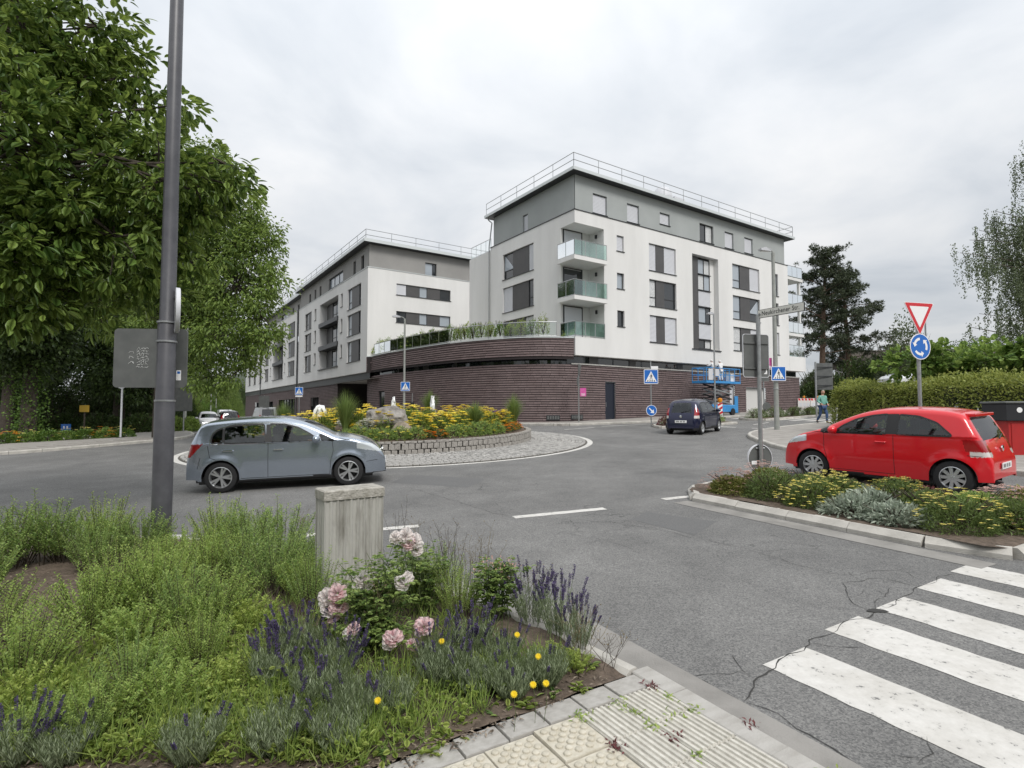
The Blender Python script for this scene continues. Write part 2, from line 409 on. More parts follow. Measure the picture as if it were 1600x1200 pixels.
# crack ribbons: jagged, of uneven width
def crack(pts, wd=.012, jit=.05, name='crack', off=.0045, branch=True):
    P = resample([Vector((p[0], p[1], 0)) for p in pts], .07); m = MB(); vs = []
    ph = RN.uniform(0, 9); oy = 0
    for i, p in enumerate(P):
        t = (P[min(i+1, len(P)-1)]-P[max(i-1, 0)]).normalized(); nn = Vector((-t.y, t.x, 0))
        oy = oy*.8+RN.uniform(-jit, jit)*.8
        q = p+nn*(oy+.02*math.sin(i*.9+ph)); ww = wd*RN.uniform(.25, 1)*(1 if 0 < i < len(P)-1 else .1)
        for s in (-.5, .5):
            r = q+nn*ww*s; vs.append((r.x, r.y, gz(r.x, r.y)+off))
        if branch and RN.random() < .07:
            dirn = (t*RN.uniform(.2, 1)+nn*RN.choice((-1, 1))).normalized()
            crack([q, q+dirn*RN.uniform(.15, .5)], wd*.5, jit*.7, name, off, False)
    m.add(vs, [(2*i, 2*i+1, 2*i+3, 2*i+2) for i in range(len(P)-1)])
    m.build(name, M_crack, road)
def gp(px, py, off=0):
    """ground point under a photo pixel"""
    lo, hi = 1., 120.
    f = lambda d: at(px, py, d).z-gz(at(px, py, d).x, d)-off
    d = 1.
    while d < 120 and f(d) > 0: d += .25
    a, b = d-.25, d
    for _ in range(30):
        c = (a+b)/2
        if f(c) > 0: a = c
        else: b = c
    return at(px, py, b)
for pp, wd in (([(1160,1095),(1195,1052),(1235,1020),(1270,1000),(1300,985),(1335,970),(1365,957)], .03), ([(1365,957),(1390,945),(1430,925),(1470,905),(1490,897)], .02),
           ([(1365,957),(1340,945),(1318,925),(1322,912),(1365,905),(1400,908),(1435,915)], .018), ([(1365,957),(1385,932),(1400,918)], .012),
           ([(1345,900),(1295,895),(1240,880),(1180,862),(1110,845),(1040,830),(960,818),(900,812)], .014), ([(1000,865),(960,848),(905,838),(870,832),(830,828)], .012),
           ([(800,808),(760,798),(720,785),(680,775),(640,762)], .016), ([(670,790),(620,782),(575,790)], .01), ([(1000,710),(960,730),(900,738),(850,735)], .012),
           ([(820,760),(880,752),(940,748),(985,742),(1040,735)], .012), ([(960,700),(1020,705),(1090,700)], .015), ([(700,752),(790,758),(850,768),(905,775)], .01),
           ([(1345,900),(1370,890),(1410,893),(1440,905)], .012), ([(10,770),(90,762),(160,770),(240,765)], .015), ([(0,752),(80,748),(150,735),(210,728)], .012), ([(1180,862),(1250,858),(1330,862),(1400,872)], .009),
           ([(930,998),(990,1022),(1060,1052),(1130,1082),(1160,1095)], .028), ([(1160,1095),(1210,1118),(1290,1165),(1340,1196)], .02), ([(1440,1150),(1448,1175),(1442,1198)], .02), ([(1100,700),(1150,712),(1180,730)], .012)):
    crack([gp(*p) for p in pp], wd*.5, .024)
M_patch = mat('asphalt_patch', (.105, .105, .104), .9, c2=(.15, .149, .147), scale=60, bump=.5, bscale=150)
for pp in ([(1010, 800), (1120, 815), (1085, 836), (985, 812)], [(640, 742), (760, 748), (730, 762), (610, 754)], [(1130, 742), (1195, 752), (1150, 768), (1085, 756)]):
    sheet([tuple(gp(*p))[:2] for p in pp], .0022, M_patch, 'repair_patch', road, step=.4)
# pothole on the long crack
ph = gp(1372, 955); m = MB()
m.add([(ph.x+math.cos(a)*.1*RN.uniform(.6, 1.2), ph.y+math.sin(a)*.05*RN.uniform(.6, 1.2), gz(ph.x, ph.y)+.006) for a in np.linspace(0, 2*PI, 12)[:-1]], [tuple(range(11))]); m.build('pothole', M_crack, road)

# ------------------------------------------------------------------ road markings
def strip(a, b, wd, name='marking', jit=.006):
    a = Vector((a[0], a[1], 0)); b = Vector((b[0], b[1], 0)); k = max(2, int((b-a).length/.12)); t = (b-a).normalized(); nn = Vector((-t.y, t.x, 0)); vs = []
    for i in range(k+1):
        p = a.lerp(b, i/k)
        for s in (-.5, .5):
            q = p+nn*(wd*s+RN.uniform(-jit, jit)); vs.append((q.x, q.y, gz(q.x, q.y)+.004))
    o = MB().add(vs, [(2*i, 2*i+1, 2*i+3, 2*i+2) for i in range(k)]).build(name, M_paint, road); return o
ZX, ZY = .507, -.862
for k, (x, y) in enumerate([(1.99, 4.11), (2.74, 4.66), (3.42, 5.07), (4.14, 5.55), (4.83, 6.01), (6.35, 6.75), (7.0, 7.3), (7.75, 7.7)]):
    s = .0 if k < 5 else .6
    strip((x+ZX*s, y+ZY*s), (x+ZX*4.6, y+ZY*4.6), .5, 'crossing_stripe', .009)
for a, b in (((.03, 8.72), (1.55, 9.27)), ((-2.94, 7.78), (-1.38, 8.25)), ((2.72, 9.98), (3.3, 10.22)), ((-6.2, 7.9), (-4.6, 7.85))): strip(a, b, .17, 'lane_dash')
def arc(r, w_, a0, a1, name, mt=None, off=.004):
    k = max(3, int(abs(a1-a0)*r/.25)); vs = []
    for i in range(k+1):
        a = a0+(a1-a0)*i/k
        for rr in (r, r+w_):
            x, y = RC[0]+rr*math.cos(a), RC[1]+rr*math.sin(a); vs.append((x, y, gz(x, y)+off))
    return MB().add(vs, [(2*i, 2*i+1, 2*i+3, 2*i+2) for i in range(k)]).build(name, mt or M_paint, road)
arc(7.62, .2, 0, 2*PI, 'ring_line')
# markings of the far street: crossing bars, edge lines, give-way dashes
F1 = Vector((.829, .558)); F2 = Vector((-.558, .829))
def far(a, b): return Vector((4.0, 34.6))+F1*a+F2*b
for i in range(7):
    c = far(10.6, -3.9-i*1.0); strip(c, c+F1*3.4, .5, 'crossing_stripe')
for i in range(3):
    c = far(3.0, -6.3-i*1.9); strip(c, c-F2*1.0, .22, 'give_way_dash')
strip(far(-1.2, -3.6), far(2.6, -3.9), .14, 'edge_line'); strip(far(-4.2, -4.0), far(-2.0, -3.9), .14, 'edge_line')
strip(far(15, -7.6), far(34, -7.6), .13, 'edge_line'); strip(far(5.5, -8.6), far(8.0, -8.0), .13, 'edge_line')
for i in range(3): strip((11.6+i*.1, 13.2-i*2.2), (12.2+i*.1, 12.2-i*2.2), .12, 'lane_dash')

# ------------------------------------------------------------------ roundabout: cobbled apron, ring wall, planted centre
apron = MB()
for i in range(96):
    a0, a1 = 2*PI*i/96, 2*PI*(i+1)/96
    vs = []
    for r, dz in ((5.2, .10), (7.6, .018)):
        for a in (a0, a1):
            x, y = RC[0]+r*math.cos(a), RC[1]+r*math.sin(a); vs.append((x, y, gz(x, y)+dz))
    apron.add(vs, [(0, 1, 3, 2)])
apron = apron.build('roundabout_apron', M_joint); tag(apron, kind='structure')
sett_me = MB().chamfer((-.5, -.5, -.03), (.5, .5, .022), .012).mesh('sett', M_sett)
_sv = [Vector(v.co) for v in sett_me.vertices]; _sf = [tuple(p.vertices) for p in sett_me.polygons if p.index != 0]
sett_list = []
r = 5.46; ring = 0
while r < 7.56:
    dr = .135; n_ = int(2*PI*r/.175); off = RN.random()
    for i in range(n_):
        a = 2*PI*(i+off+RN.uniform(-.06, .06))/n_; rr = r+RN.uniform(-.008, .008)
        x, y = RC[0]+rr*math.cos(a), RC[1]+rr*math.sin(a); z = gz(x, y)+.10-(rr-5.2)/2.4*.082+RN.uniform(-.004, .006)
        m4 = Matrix.Translation((x, y, z)) @ Matrix.Rotation(a+RN.uniform(-.06, .06), 4, 'Z') @ Matrix.Diagonal((dr*RN.uniform(.82, .93), .175*RN.uniform(.8, .93), 1, 1))
        sett_list.append((math.hypot(x, y), m4))
    r += dr; ring += 1
sett_list.sort(key=lambda t: t[0])
for d_, m4 in sett_list[:290]: inst('sett', sett_me, apron, m4)
rest = MB()
for d_, m4 in sett_list[290:]: rest.add(_sv, _sf, m4)
tag(rest.build('sett_paving', M_sett, apron), kind='stuff')

wall = empty('island_wall', (RC[0], RC[1], gz(*RC)), 0, 'low round granite block wall holding the flower bed of the roundabout', 'wall')
wb = Vector((RC[0], RC[1], gz(*RC)))
blk = []
for v in range(3):
    bm_ = MB(); q = [(RN.uniform(-.06, .06), RN.uniform(-.06, .06), RN.uniform(-.06, .06)) for _ in range(12)]
    t_ = MB().chamfer((-.5, -.5, -.5), (.5, .5, .5), .09)
    bm_.add([tuple(a+b for a, b in zip(p, k)) for p, k in zip(t_.v, q)], t_.f); blk.append(bm_.mesh('granite_block', M_block))
wl = []
for cidx, (z0, hh) in enumerate(((-.04, .20), (.16, .19), (.35, .07))):
    n_ = int(2*PI*5.35/.2)
    for i in range(n_):
        a = 2*PI*(i+.5*cidx+RN.uniform(-.08, .08))/n_; x, y = 5.3*math.cos(a), 5.3*math.sin(a)
        z = gz(x+RC[0], y+RC[1])-wb.z+.08+z0+hh/2
        m4 = Matrix.Translation((x, y, z)) @ Matrix.Rotation(a+RN.uniform(-.05, .05), 4, 'Z') @ Matrix.Diagonal((.2, 2*PI*5.3/n_*RN.uniform(.84, .97), hh*RN.uniform(.88, .97), 1))
        wl.append((math.hypot(x+RC[0], y+RC[1]), m4))
wl.sort(key=lambda t: t[0])
for k, (d_, m4) in enumerate(wl[:295]): inst('granite_block', RN.choice(blk), wall, m4)
rest = MB()
for d_, m4 in wl[295:]: rest.add([Vector(v.co) for v in blk[0].vertices], [tuple(p.vertices) for p in blk[0].polygons], m4)
tag(rest.build('granite_masonry', M_block, wall), kind='stuff')
core = MB(); vs = []
for i in range(80):
    a = 2*PI*i/80; x, y = 5.24*math.cos(a), 5.24*math.sin(a); z = gz(x+RC[0], y+RC[1])-wb.z
    vs += [(x, y, z), (x, y, z+.46)]
core.add(vs, [(2*i, (2*i+2) % 160, (2*i+3) % 160, 2*i+1) for i in range(80)]); core.build('mortar', M_joint, wall)
def isl_z(x, y):
    rr = math.hypot(x-RC[0], y-RC[1]); return gz(x, y)+.44+.5*max(0, 1-(rr/5.3)**2)
vs = [(RC[0], RC[1], isl_z(*RC))]; fs = []
for k in range(1, 9):
    for i in range(48):
        a = 2*PI*i/48; rr = 5.22*k/8; x, y = RC[0]+rr*math.cos(a), RC[1]+rr*math.sin(a); vs.append((x, y, isl_z(x, y)+RN.uniform(-.02, .02)))
for i in range(48):
    fs.append((0, 1+i, 1+(i+1) % 48))
    for k in range(7): fs.append((1+k*48+i, 1+(k+1)*48+i, 1+(k+1)*48+(i+1) % 48, 1+k*48+(i+1) % 48))
tag(MB().add(vs, fs).build('island_soil', M_soil), kind='structure')

# ------------------------------------------------------------------ near pavement and planting bed
C0 = (.80, 3.70)              # corner where planting bed, kerb and tactile paving meet
near_kerb = [(-20, 4.5), (-14, 6.6), (-9, 7.55), (-5, 7.45), (-2.6, 6.72), (-1.2, 5.82), (-.45, 5.12), (.26, 4.42), (.80, 3.72)]
near_kerb = [tuple(v) for v in crom([Vector((p[0], p[1], 0)) for p in near_kerb], 5)]
bed_poly = [p[:2] for p in near_kerb]+[fr(C0, -1.2, 0), fr(C0, -3.2, 0), fr(C0, -7, 0), (-20, -1.5)]
def bed_z(x, y): return gz(x, y)+.10
bed = sheet(bed_poly, .10, M_soil, 'planting_bed', step=.22, jitter=.02); tag(bed, kind='structure')
kerb_line(near_kerb, bed, .13, .115, .98)
pav = sheet([fr(C0, .0, .0), fr(C0, .0, 6), fr(C0, -8, 6), fr(C0, -8, 0)], .088, M_joint, 'near_pavement', step=.6, skirt=.3); tag(pav, kind='structure')
kerb_line([fr(C0, .07, -.02), fr(C0, .07, 6)], pav, .15, .104, .33, M_paver, .008)
gut = sheet([fr(C0, .15, -1.5), fr(C0, .45, -1.5), fr(C0, .45, 6), fr(C0, .15, 6)], .006, M_gutter, 'gutter', road, step=.5)
gut2 = sheet([(p[0]+.07, p[1]+.08) for p in near_kerb[-14:-6]]+[(p[0]+.3, p[1]+.3) for p in reversed(near_kerb[-14:-6])], .005, M_gutter, 'gutter', road, step=.5)
def place_tile(name, me, a, b, la, lb):
    x, y = fr(C0, a, b); z = gz(x, y)+.09+RN.uniform(-.003, .003)
    ang = math.atan2(UY, UX)+RN.uniform(-.008, .008)
    # local x runs along the kerb (u), local y across (w)
    m4 = Matrix.Translation((x, y, z)) @ Matrix.Rotation(ang, 4, 'Z') @ Matrix.Rotation(RN.uniform(-.006, .006), 4, 'X') @ Matrix.Diagonal((lb, la, 1, 1))
    inst(name, me, pav, m4)
paver_me = MB().chamfer((-.492, -.488, -.05), (.492, .488, .012), .006).mesh('paver', M_paver)
for i in range(16): place_tile('paver', paver_me, -.13-i*.262, .085, .26, .165)
t = MB().chamfer((-.495, -.495, -.05), (.495, .495, .012), .006)
for i in range(4):
    for j in range(4):
        for q in (0, 1):
            if q and (i == 3 or j == 3): continue
            cx, cy = (-.36+.24*i+(.12 if q else 0)), (-.36+.24*j+(.12 if q else 0))
            t.lathe([(.070, .011), (.066, .0195), (.058, .0225), (.03, .0232), (0, .0234)], 10, Matrix.Translation((cx, cy, 0)))
dot_me = t.mesh('tactile_tile', M_tact, 30)
t = MB().chamfer((-.495, -.495, -.05), (.495, .495, .008), .006)
for i in range(8):
    y = -.44+i*.126; t.chamfer((-.49, y-.036, .006), (.49, y+.036, .019), .01)
rib_me = t.mesh('ribbed_tile', M_rib)
for j in range(10):
    for i in range(2): place_tile('ribbed_tile', rib_me, -.15-i*.302, .325+j*.302, .3, .3)
    for i in range(4): place_tile('tactile_tile', dot_me, -.755-i*.302, .325+j*.302, .3, .3)

# ------------------------------------------------------------------ the other pavements and traffic islands
M_slab = mat('paving_slab', (.235, .22, .20), .9, c2=(.31, .29, .265), scale=3, bump=.3, bscale=50, island=.1)
left_kerb = [tuple(v)[:2] for v in crom([Vector((p[0], p[1], 0)) for p in [(-45, 8), (-32, 13.5), (-23.5, 18.3), (-19.8, 21.4), (-18.5, 23.2), (-17.4, 25.4), (-16.6, 27.8), (-18.4, 31.8), (-24.4, 40.6), (-40, 63.8), (-60, 93.5)]], 5)]
lp = sheet(left_kerb+[(-78, 93), (-78, 8)], .115, M_pave, 'left_pavement', step=2.2, skirt=.3); tag(lp, kind='structure')
kerb_line(left_kerb, lp, .16, .13, 1.0)
curve = [(-12.8, 48.6), (-11.9, 46.9), (-9.9, 44.0), (-7.7, 41.4), (-4.6, 38.0), (-2.2, 36.1), (0, 35.0), (2.0, 34.55), (4.0, 34.95), (5.6, 35.9), (8.2, 37.65)]
arc_k = [(RC[0]+12.2*math.cos(a), RC[1]+12.2*math.sin(a)) for a in np.linspace(math.radians(98), math.radians(52), 9)]
bk = [tuple(far(60, -3.0)), tuple(far(30, -3.0)), tuple(far(10, -3.0)), tuple(far(2.5, -3.0))]+arc_k[::-1]+[(-13.4, 40.5), (-15.4, 44.6), (-23.8, 57), (-45, 88.5)]
bp = sheet(bk+[(-38, 92), (-10, 60), (40, 72)], .115, M_slab, 'building_pavement', step=2.2, skirt=.3); tag(bp, kind='structure')
kerb_line(bk, bp, .16, .13, 1.0)
right_kerb = [tuple(v)[:2] for v in crom([Vector((p[0], p[1], 0)) for p in [(20, -4), (15.2, 4.6), (11.2, 11.6), (9.3, 15), (8.7, 17.4), (9.1, 20.2), (9.75, 22.7), (11.0, 24.8), (13.2, 27.0), (17.2, 30.1), (30, 38.7), (60, 58.9)]], 5)]
rp_ = sheet(right_kerb+[(70, 55), (70, -4)], .115, M_pave, 'right_pavement', step=1.6, skirt=.3); tag(rp_, kind='structure')
kerb_line(right_kerb, rp_, .16, .13, 1.0)
sp1 = [(3.28, 9.85), (5.38, 6.34), (5.62, 6.28), (6.98, 7.02), (7.08, 7.3), (5.05, 10.95), (4.75, 11.25), (4.3, 11.3), (3.55, 10.75), (3.26, 10.2)]
M_spl = sheet(sp1, .13, M_soil, 'traffic_island', step=.3, jitter=.012); tag(M_spl, kind='structure')
kerb_line(sp1+[sp1[0]], M_spl, .24, .125, .86, None, .075)
gi = sheet([(3.1, 9.8), (5.3, 6.1), (5.0, 5.95), (2.8, 9.65)], .005, M_gutter, 'gutter', road, step=.5)
spA = [tuple(far(-.3, -7.1)), tuple(far(1.0, -7.9)), tuple(far(5.8, -7.5)), tuple(far(5.8, -5.6)), tuple(far(.6, -5.6))]
spB = [tuple(far(9.2, -7.0)), tuple(far(20.5, -6.3)), tuple(far(20.5, -5.2)), tuple(far(9.2, -5.2))]
for pl in (spA, spB):
    q = sheet(pl, .12, M_soil, 'traffic_island', step=.6); tag(q, kind='structure'); kerb_line(list(pl)+[pl[0]], q, .16, .13, 1.0)
# paving slabs that can still be told apart on the left footway
slab_me = MB().chamfer((-.492, -.492, -.04), (.492, .492, .012), .008).mesh('paving_slab', M_slab)
lk = resample([Vector((*p, 0)) for p in left_kerb[14:31]], .62)
for a, b in zip(lk, lk[1:]):
    t = (b-a).normalized(); nn = Vector((-t.y, t.x, 0))
    for k in range(3):
        c = (a+b)/2+nn*(.42+k*.62+.0); z = gz(c.x, c.y)+.118
        inst('paving_slab', slab_me, lp, Matrix.Translation((c.x, c.y, z)) @ Matrix.Rotation(math.atan2(t.y, t.x), 4, 'Z') @ Matrix.Diagonal((.615, .61, 1, 1)))
# ------------------------------------------------------------------ buildings
BROT = math.atan2(.558, .829)
def fp(pl, u, o, z): return (u, -o, z) if pl == 'F' else (-o, u, z)
def fquad(m, pl, u0, u1, z0, z1, o):
    m.add([fp(pl, u0, o, z0), fp(pl, u1, o, z0), fp(pl, u1, o, z1), fp(pl, u0, o, z1)], [(0, 1, 2, 3)])
def fbox(m, pl, u0, u1, z0, z1, o0, o1):
    a = fp(pl, u0, o0, z0); b = fp(pl, u1, o1, z1)
    m.box([min(a[i], b[i]) for i in range(3)], [max(a[i], b[i]) for i in range(3)])
def fwall(m, pl, u0, u1, z0, z1, holes, o=0., reveal=.22):
    us = sorted({u0, u1, *[h[0] for h in holes], *[h[1] for h in holes]}); zs = sorted({z0, z1, *[h[2] for h in holes], *[h[3] for h in holes]})
    us = [u for u in us if u0 <= u <= u1]; zs = [z for z in zs if z0 <= z <= z1]
    for a, b in zip(us, us[1:]):
        for c, d in zip(zs, zs[1:]):
            cu, cz = (a+b)/2, (c+d)/2
            if any(h[0] < cu < h[1] and h[2] < cz < h[3] for h in holes): continue
            fquad(m, pl, a, b, c, d, o)
    for h in holes:
        rv = h[4] if len(h) > 4 else reveal
        a, b, c, d = h[:4]
        for q in (((a, c), (b, c)), ((b, c), (b, d)), ((b, d), (a, d)), ((a, d), (a, c))):
            (ua, za), (ub, zb) = q
            m.add([fp(pl, ua, o, za), fp(pl, ub, o, zb), fp(pl, ub, o-rv, zb), fp(pl, ua, o-rv, za)], [(0, 1, 2, 3)])
def window(par, pl, u0, u1, z0, z1, secs, o=0., depth=.15, label=None):
    """secs: list of (width share, kind) — g glass, b glass mirroring the sky, c curtain, s lowered shutter, p cladding panel, t tilted sash, d door"""
    rev = -1 if False else 1
    tot = sum(s[0] for s in secs); fm = MB(); ob = o-depth; fw = .055
    fbox(fm, pl, u0, u1, z0, z0+fw, ob-.06, ob+.02); fbox(fm, pl, u0, u1, z1-fw, z1, ob-.06, ob+.02)
    us = [u0]
    for s in secs: us.append(us[-1]+(u1-u0)*s[0]/tot)
    for i, u in enumerate(us):
        a = u if i == 0 else u-fw/2; a = u1-fw if i == len(us)-1 else a
        fbox(fm, pl, a, a+fw, z0+fw, z1-fw, ob-.06, ob+.02)
    for (wd, k), a, b in zip(secs, us, us[1:]):
        if k in 'gbct' and (z1-z0) > 1.5: fbox(fm, pl, a+fw, b-fw, z0+(z1-z0)*.33, z0+(z1-z0)*.33+.05, ob-.055, ob+.015)
    wo_ = fm.build('window', M_anth, par)
    if label: wo_['label'] = label
    sl_ = MB(); fbox(sl_, pl, u0-.05, u1+.05, z0-.04, z0-.001, ob-.05, o+.06); sl_.build('sill', M_anth, wo_)
    for (wd, k), a, b in zip(secs, us, us[1:]):
        a += fw/2; b -= fw/2; c, d = z0+fw, z1-fw; p = MB()
        if k == 's':
            n_ = max(4, int((d-c)/.09)); 
            for i in range(n_):
                za = c+(d-c)*i/n_; zb = c+(d-c)*(i+1)/n_
                p.add([fp(pl, a, ob+.03, za), fp(pl, b, ob+.03, za), fp(pl, b, ob+.045, (za+zb)/2), fp(pl, a, ob+.045, (za+zb)/2), fp(pl, b, ob+.03, zb), fp(pl, a, ob+.03, zb)], [(0, 1, 2, 3), (3, 2, 4, 5)])
            p.build('shutter', M_shut, wo_)
        elif k == 'p':
            fbox(p, pl, a-fw/2+.005, b+fw/2-.005, z0+.002, z1-.002, ob-.04, ob+.05); p.build('panel', M_panel, wo_)
        elif k == 't':
            fquad(p, pl, a, b, c, d, ob-.03); p.build('pane', M_pane, wo_)
            q = MB(); zl = z0+(z1-z0)*.36
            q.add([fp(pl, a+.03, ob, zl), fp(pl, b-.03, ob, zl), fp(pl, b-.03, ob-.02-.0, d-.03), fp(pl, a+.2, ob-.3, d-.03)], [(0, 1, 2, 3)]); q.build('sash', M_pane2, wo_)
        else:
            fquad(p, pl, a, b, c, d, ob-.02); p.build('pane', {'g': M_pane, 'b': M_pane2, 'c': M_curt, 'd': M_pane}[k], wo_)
    return wo_
def glass_rail(par, pts, z, h=1.0, post=.95, glass=M_bglass, name='balustrade'):
    """pts in parent space; glass panes each a mesh, posts and handrail one frame"""
    fm = MB(); P = [Vector((p[0], p[1], 0)) for p in pts]
    fo = None; panes = []
    for a, b in zip(P, P[1:]):
        k = max(1, round((b-a).length/post)); t = (b-a).normalized(); nn = Vector((-t.y, t.x, 0))
        for i in range(k+1):
            q = a.lerp(b, i/k); fm.tube([(q.x, q.y, z), (q.x, q.y, z+h)], .018, 5)
        fm.tube([(a.x, a.y, z+h), (b.x, b.y, z+h)], .026, 5)
        fm.tube([(a.x, a.y, z+.08), (b.x, b.y, z+.08)], .016, 5)
        for i in range(k): panes.append((a.lerp(b, (i+.04)/k), a.lerp(b, (i+.96)/k), nn))
    fo = fm.build(name, M_steel, par, True)
    for a, b, nn in panes:
        m = MB(); m.add([(*(a+nn*s)[:2], zz) for s in (-.006, .006) for zz in (z+.1, z+h-.04)]+[(*(b+nn*s)[:2], zz) for s in (-.006, .006) for zz in (z+.1, z+h-.04)],
                        [(0, 1, 5, 4), (2, 6, 7, 3), (1, 3, 7, 5), (0, 4, 6, 2), (0, 2, 3, 1), (4, 5, 7, 6)]); m.build('glass_pane', glass, fo)
def roof_rail(par, pts, z, h=1.0, sp=2.0):
    m = MB(); P = [Vector((*p, 0)) for p in pts]
    for a, b in zip(P, P[1:]):
        k = max(1, round((b-a).length/sp))
        for i in range(k+1):
            q = a.lerp(b, i/k); m.tube([(q.x, q.y, z), (q.x, q.y, z+h)], .022, 5)
        for zz in (z+h, z+h*.52): m.tube([(a.x, a.y, zz), (b.x, b.y, zz)], .024, 5)
    return m

# ---- right apartment block (corner at A)
ab = empty('apartment_building', (4.0, 34.6, 0), BROT, 'white apartment block with grey top storey and corner balconies, on dark brick base', 'building')
Z0, ZW, ZE = 5.06, 14.40, 16.75
rows = [(11.46, 13.41), (8.92, 10.84), (6.36, 8.28)]
holesF = []; wins = []
for i, (a, b) in enumerate(rows):
    holesF.append((3.7, 4.37, b-1.08, b)); wins.append((3.7, 4.37, b-1.08, b, [(1, 'sbg'[i])]))
    holesF.append((6.85, 9.72, a, b)); wins.append((6.85, 9.72, a, b, [[(.28, 's'), (.3, 'p'), (.42, 's')], [(.27, 'c'), (.31, 'p'), (.42, 'g')], [(.28, 's'), (.3, 'p'), (.42, 's')]][i]))
    holesF.append((16.57, 20.33, a, b)); wins.append((16.57, 20.33, a, b, [[(.3, 'b'), (.36, 'p'), (.34, 's')], [(.3, 'b'), (.36, 'p'), (.34, 't')], [(.3, 'c'), (.36, 'p'), (.34, 's')]][i]))
    holesF.append((22.5, 23.15, a, b)); wins.append((22.5, 23.15, a, b, [(1, 'bgs'[i])]))
holesF.append((11.57, 14.74, 6.2, 13.42, .5))
LG = (2.52, 1.42)     # corner loggia cut into the block: along F, along L
m = MB()
fwall(m, 'F', LG[0], 24.7, Z0, ZW, holesF)
fwall(m, 'F', 0, LG[0], 13.57, ZW, []); fwall(m, 'F', 0, LG[0], Z0, 6.25, [])
holesL = [(4.45, 8.41, a, b) for a, b in rows]
fwall(m, 'L', LG[1], 10.2, Z0, ZW, holesL)
fwall(m, 'L', 0, LG[1], 13.57, ZW, []); fwall(m, 'L', 0, LG[1], Z0, 6.25, [])
# loggia recess: side walls, soffit, floor
m.add([(LG[0], 0, 6.25), (LG[0], 2.2, 6.25), (LG[0], 2.2, 13.57), (LG[0], 0, 13.57)], [(0, 1, 2, 3)])
m.add([(0, LG[1], 6.25), (2.52, LG[1]+.0, 6.25), (2.52, LG[1], 13.57), (0, LG[1], 13.57)], [(0, 1, 2, 3)])
m.add([(0, 0, 13.57), (LG[0], 0, 13.57), (LG[0], LG[1], 13.57), (0, LG[1], 13.57)], [(0, 1, 2, 3)])
m.add([(0, 0, 6.25), (LG[0], 0, 6.25), (LG[0], LG[1], 6.25), (0, LG[1], 6.25)], [(0, 1, 2, 3)])
# rest of the volume
m.box((.02, 10.21, Z0), (24.68, 13.6, 14.2)); m.add([(24.7, 0, Z0), (24.7, 13, Z0), (24.7, 13, ZW), (24.7, 0, ZW)], [(0, 1, 2, 3)])
m.add([(0, 0, Z0), (24.7, 0, Z0), (24.7, 13, Z0), (0, 13, Z0)], [(0, 1, 2, 3)])
m.box((24.71, 2.0, Z0), (27.3, 13, 13.9)); m.box((24.71, 0.0, Z0-.001), (27.35, 2.0, 6.35))
m.build('facade_wall', M_white, ab)
m = MB(); fbox(m, 'F', -.03, 24.75, ZW, ZW+.05, -.35, .04); fbox(m, 'L', -.03, 10.25, ZW, ZW+.05, -.35, .04); m.build('parapet_capping', M_anth, ab)
for u0, u1, a, b, s in wins: window(ab, 'F', u0, u1, a, b, s)
secsL = [[(.3, 's'), (.42, 'p'), (.28, 't')], [(.25, 'g'), (.45, 'p'), (.3, 's')], [(.3, 'c'), (.42, 'p'), (.28, 'g')]]
secsL[0] = [(.17, 's'), (.52, 'p'), (.31, 't')]; secsL[1] = [(.18, 'g'), (.52, 'p'), (.3, 's')]
for (a, b), s in zip(rows, secsL): window(ab, 'L', 4.45, 8.41, a, b, s)
# stairwell glazing
st = MB(); fbox(st, 'F', 11.58, 12.7, 6.22, 13.40, -.5, -.36); stp = st.build('stair_panel', M_panel, ab)
zc = [6.3, 7.0, 8.3, 9.55, 10.85, 12.1, 13.3]
for i in range(6):
    window(ab, 'F', 12.72, 14.2, zc[i]+.01, zc[i+1]-.01, [[(.5, 'g'), (.5, 'c')], [(1, 's')], [(.62, 'b'), (.38, 'g')], [(1, 's')], [(.5, 'c'), (.5, 'b')], [(.5, 'b'), (.5, 'c')]][i], o=-.36, depth=.06)
st = MB(); fbox(st, 'F', 14.21, 14.73, 6.22, 13.40, -.5, -.42); st.build('stair_reveal', M_white, ab)
st = MB(); fbox(st, 'F', 11.4, 14.9, 6.12, 6.2, -.1, .07); st.build('sill', M_anth, ab)
# balconies of the corner
for k, zf in enumerate((11.12, 8.56)):
    s = MB(); s.box((-.34, -.34, zf-.02), (LG[0]-.02, LG[1]-.02, zf+.24)); so_ = s.build('balcony_slab', M_white, ab)
    glass_rail(so_, [(LG[0]-.04, -.3), (-.3, -.3), (-.3, LG[1]-.04)], zf+.2, 1.06, .82)
glass_rail(ab, [(LG[0], -.03), (-.03, -.03), (-.03, LG[1])], 6.25, .98, .82)
for zf in (11.36, 8.8, 6.25):
    k = {11.36: M_shut, 8.8: M_pane, 6.25: M_shut}[zf]
    d = MB(); d.box((.25, LG[1]-.05, zf), (1.75, LG[1]-.012, zf+2.1)); do = d.build('balcony_door', k, ab)
    d = MB(); d.box((.17, LG[1]-.06, zf), (.25, LG[1]-.01, zf+2.16)); d.box((1.75, LG[1]-.06, zf), (1.83, LG[1]-.01, zf+2.16)); d.box((.17, LG[1]-.06, zf+2.16), (1.83, LG[1]-.01, zf+2.22)); d.build('door_frame', M_anth, do)
    d = MB(); d.box((LG[0]-.1, .65, zf+1.75), (LG[0]-.012, .78, zf+2.0)); d.build('wall_lamp', M_anth, ab)
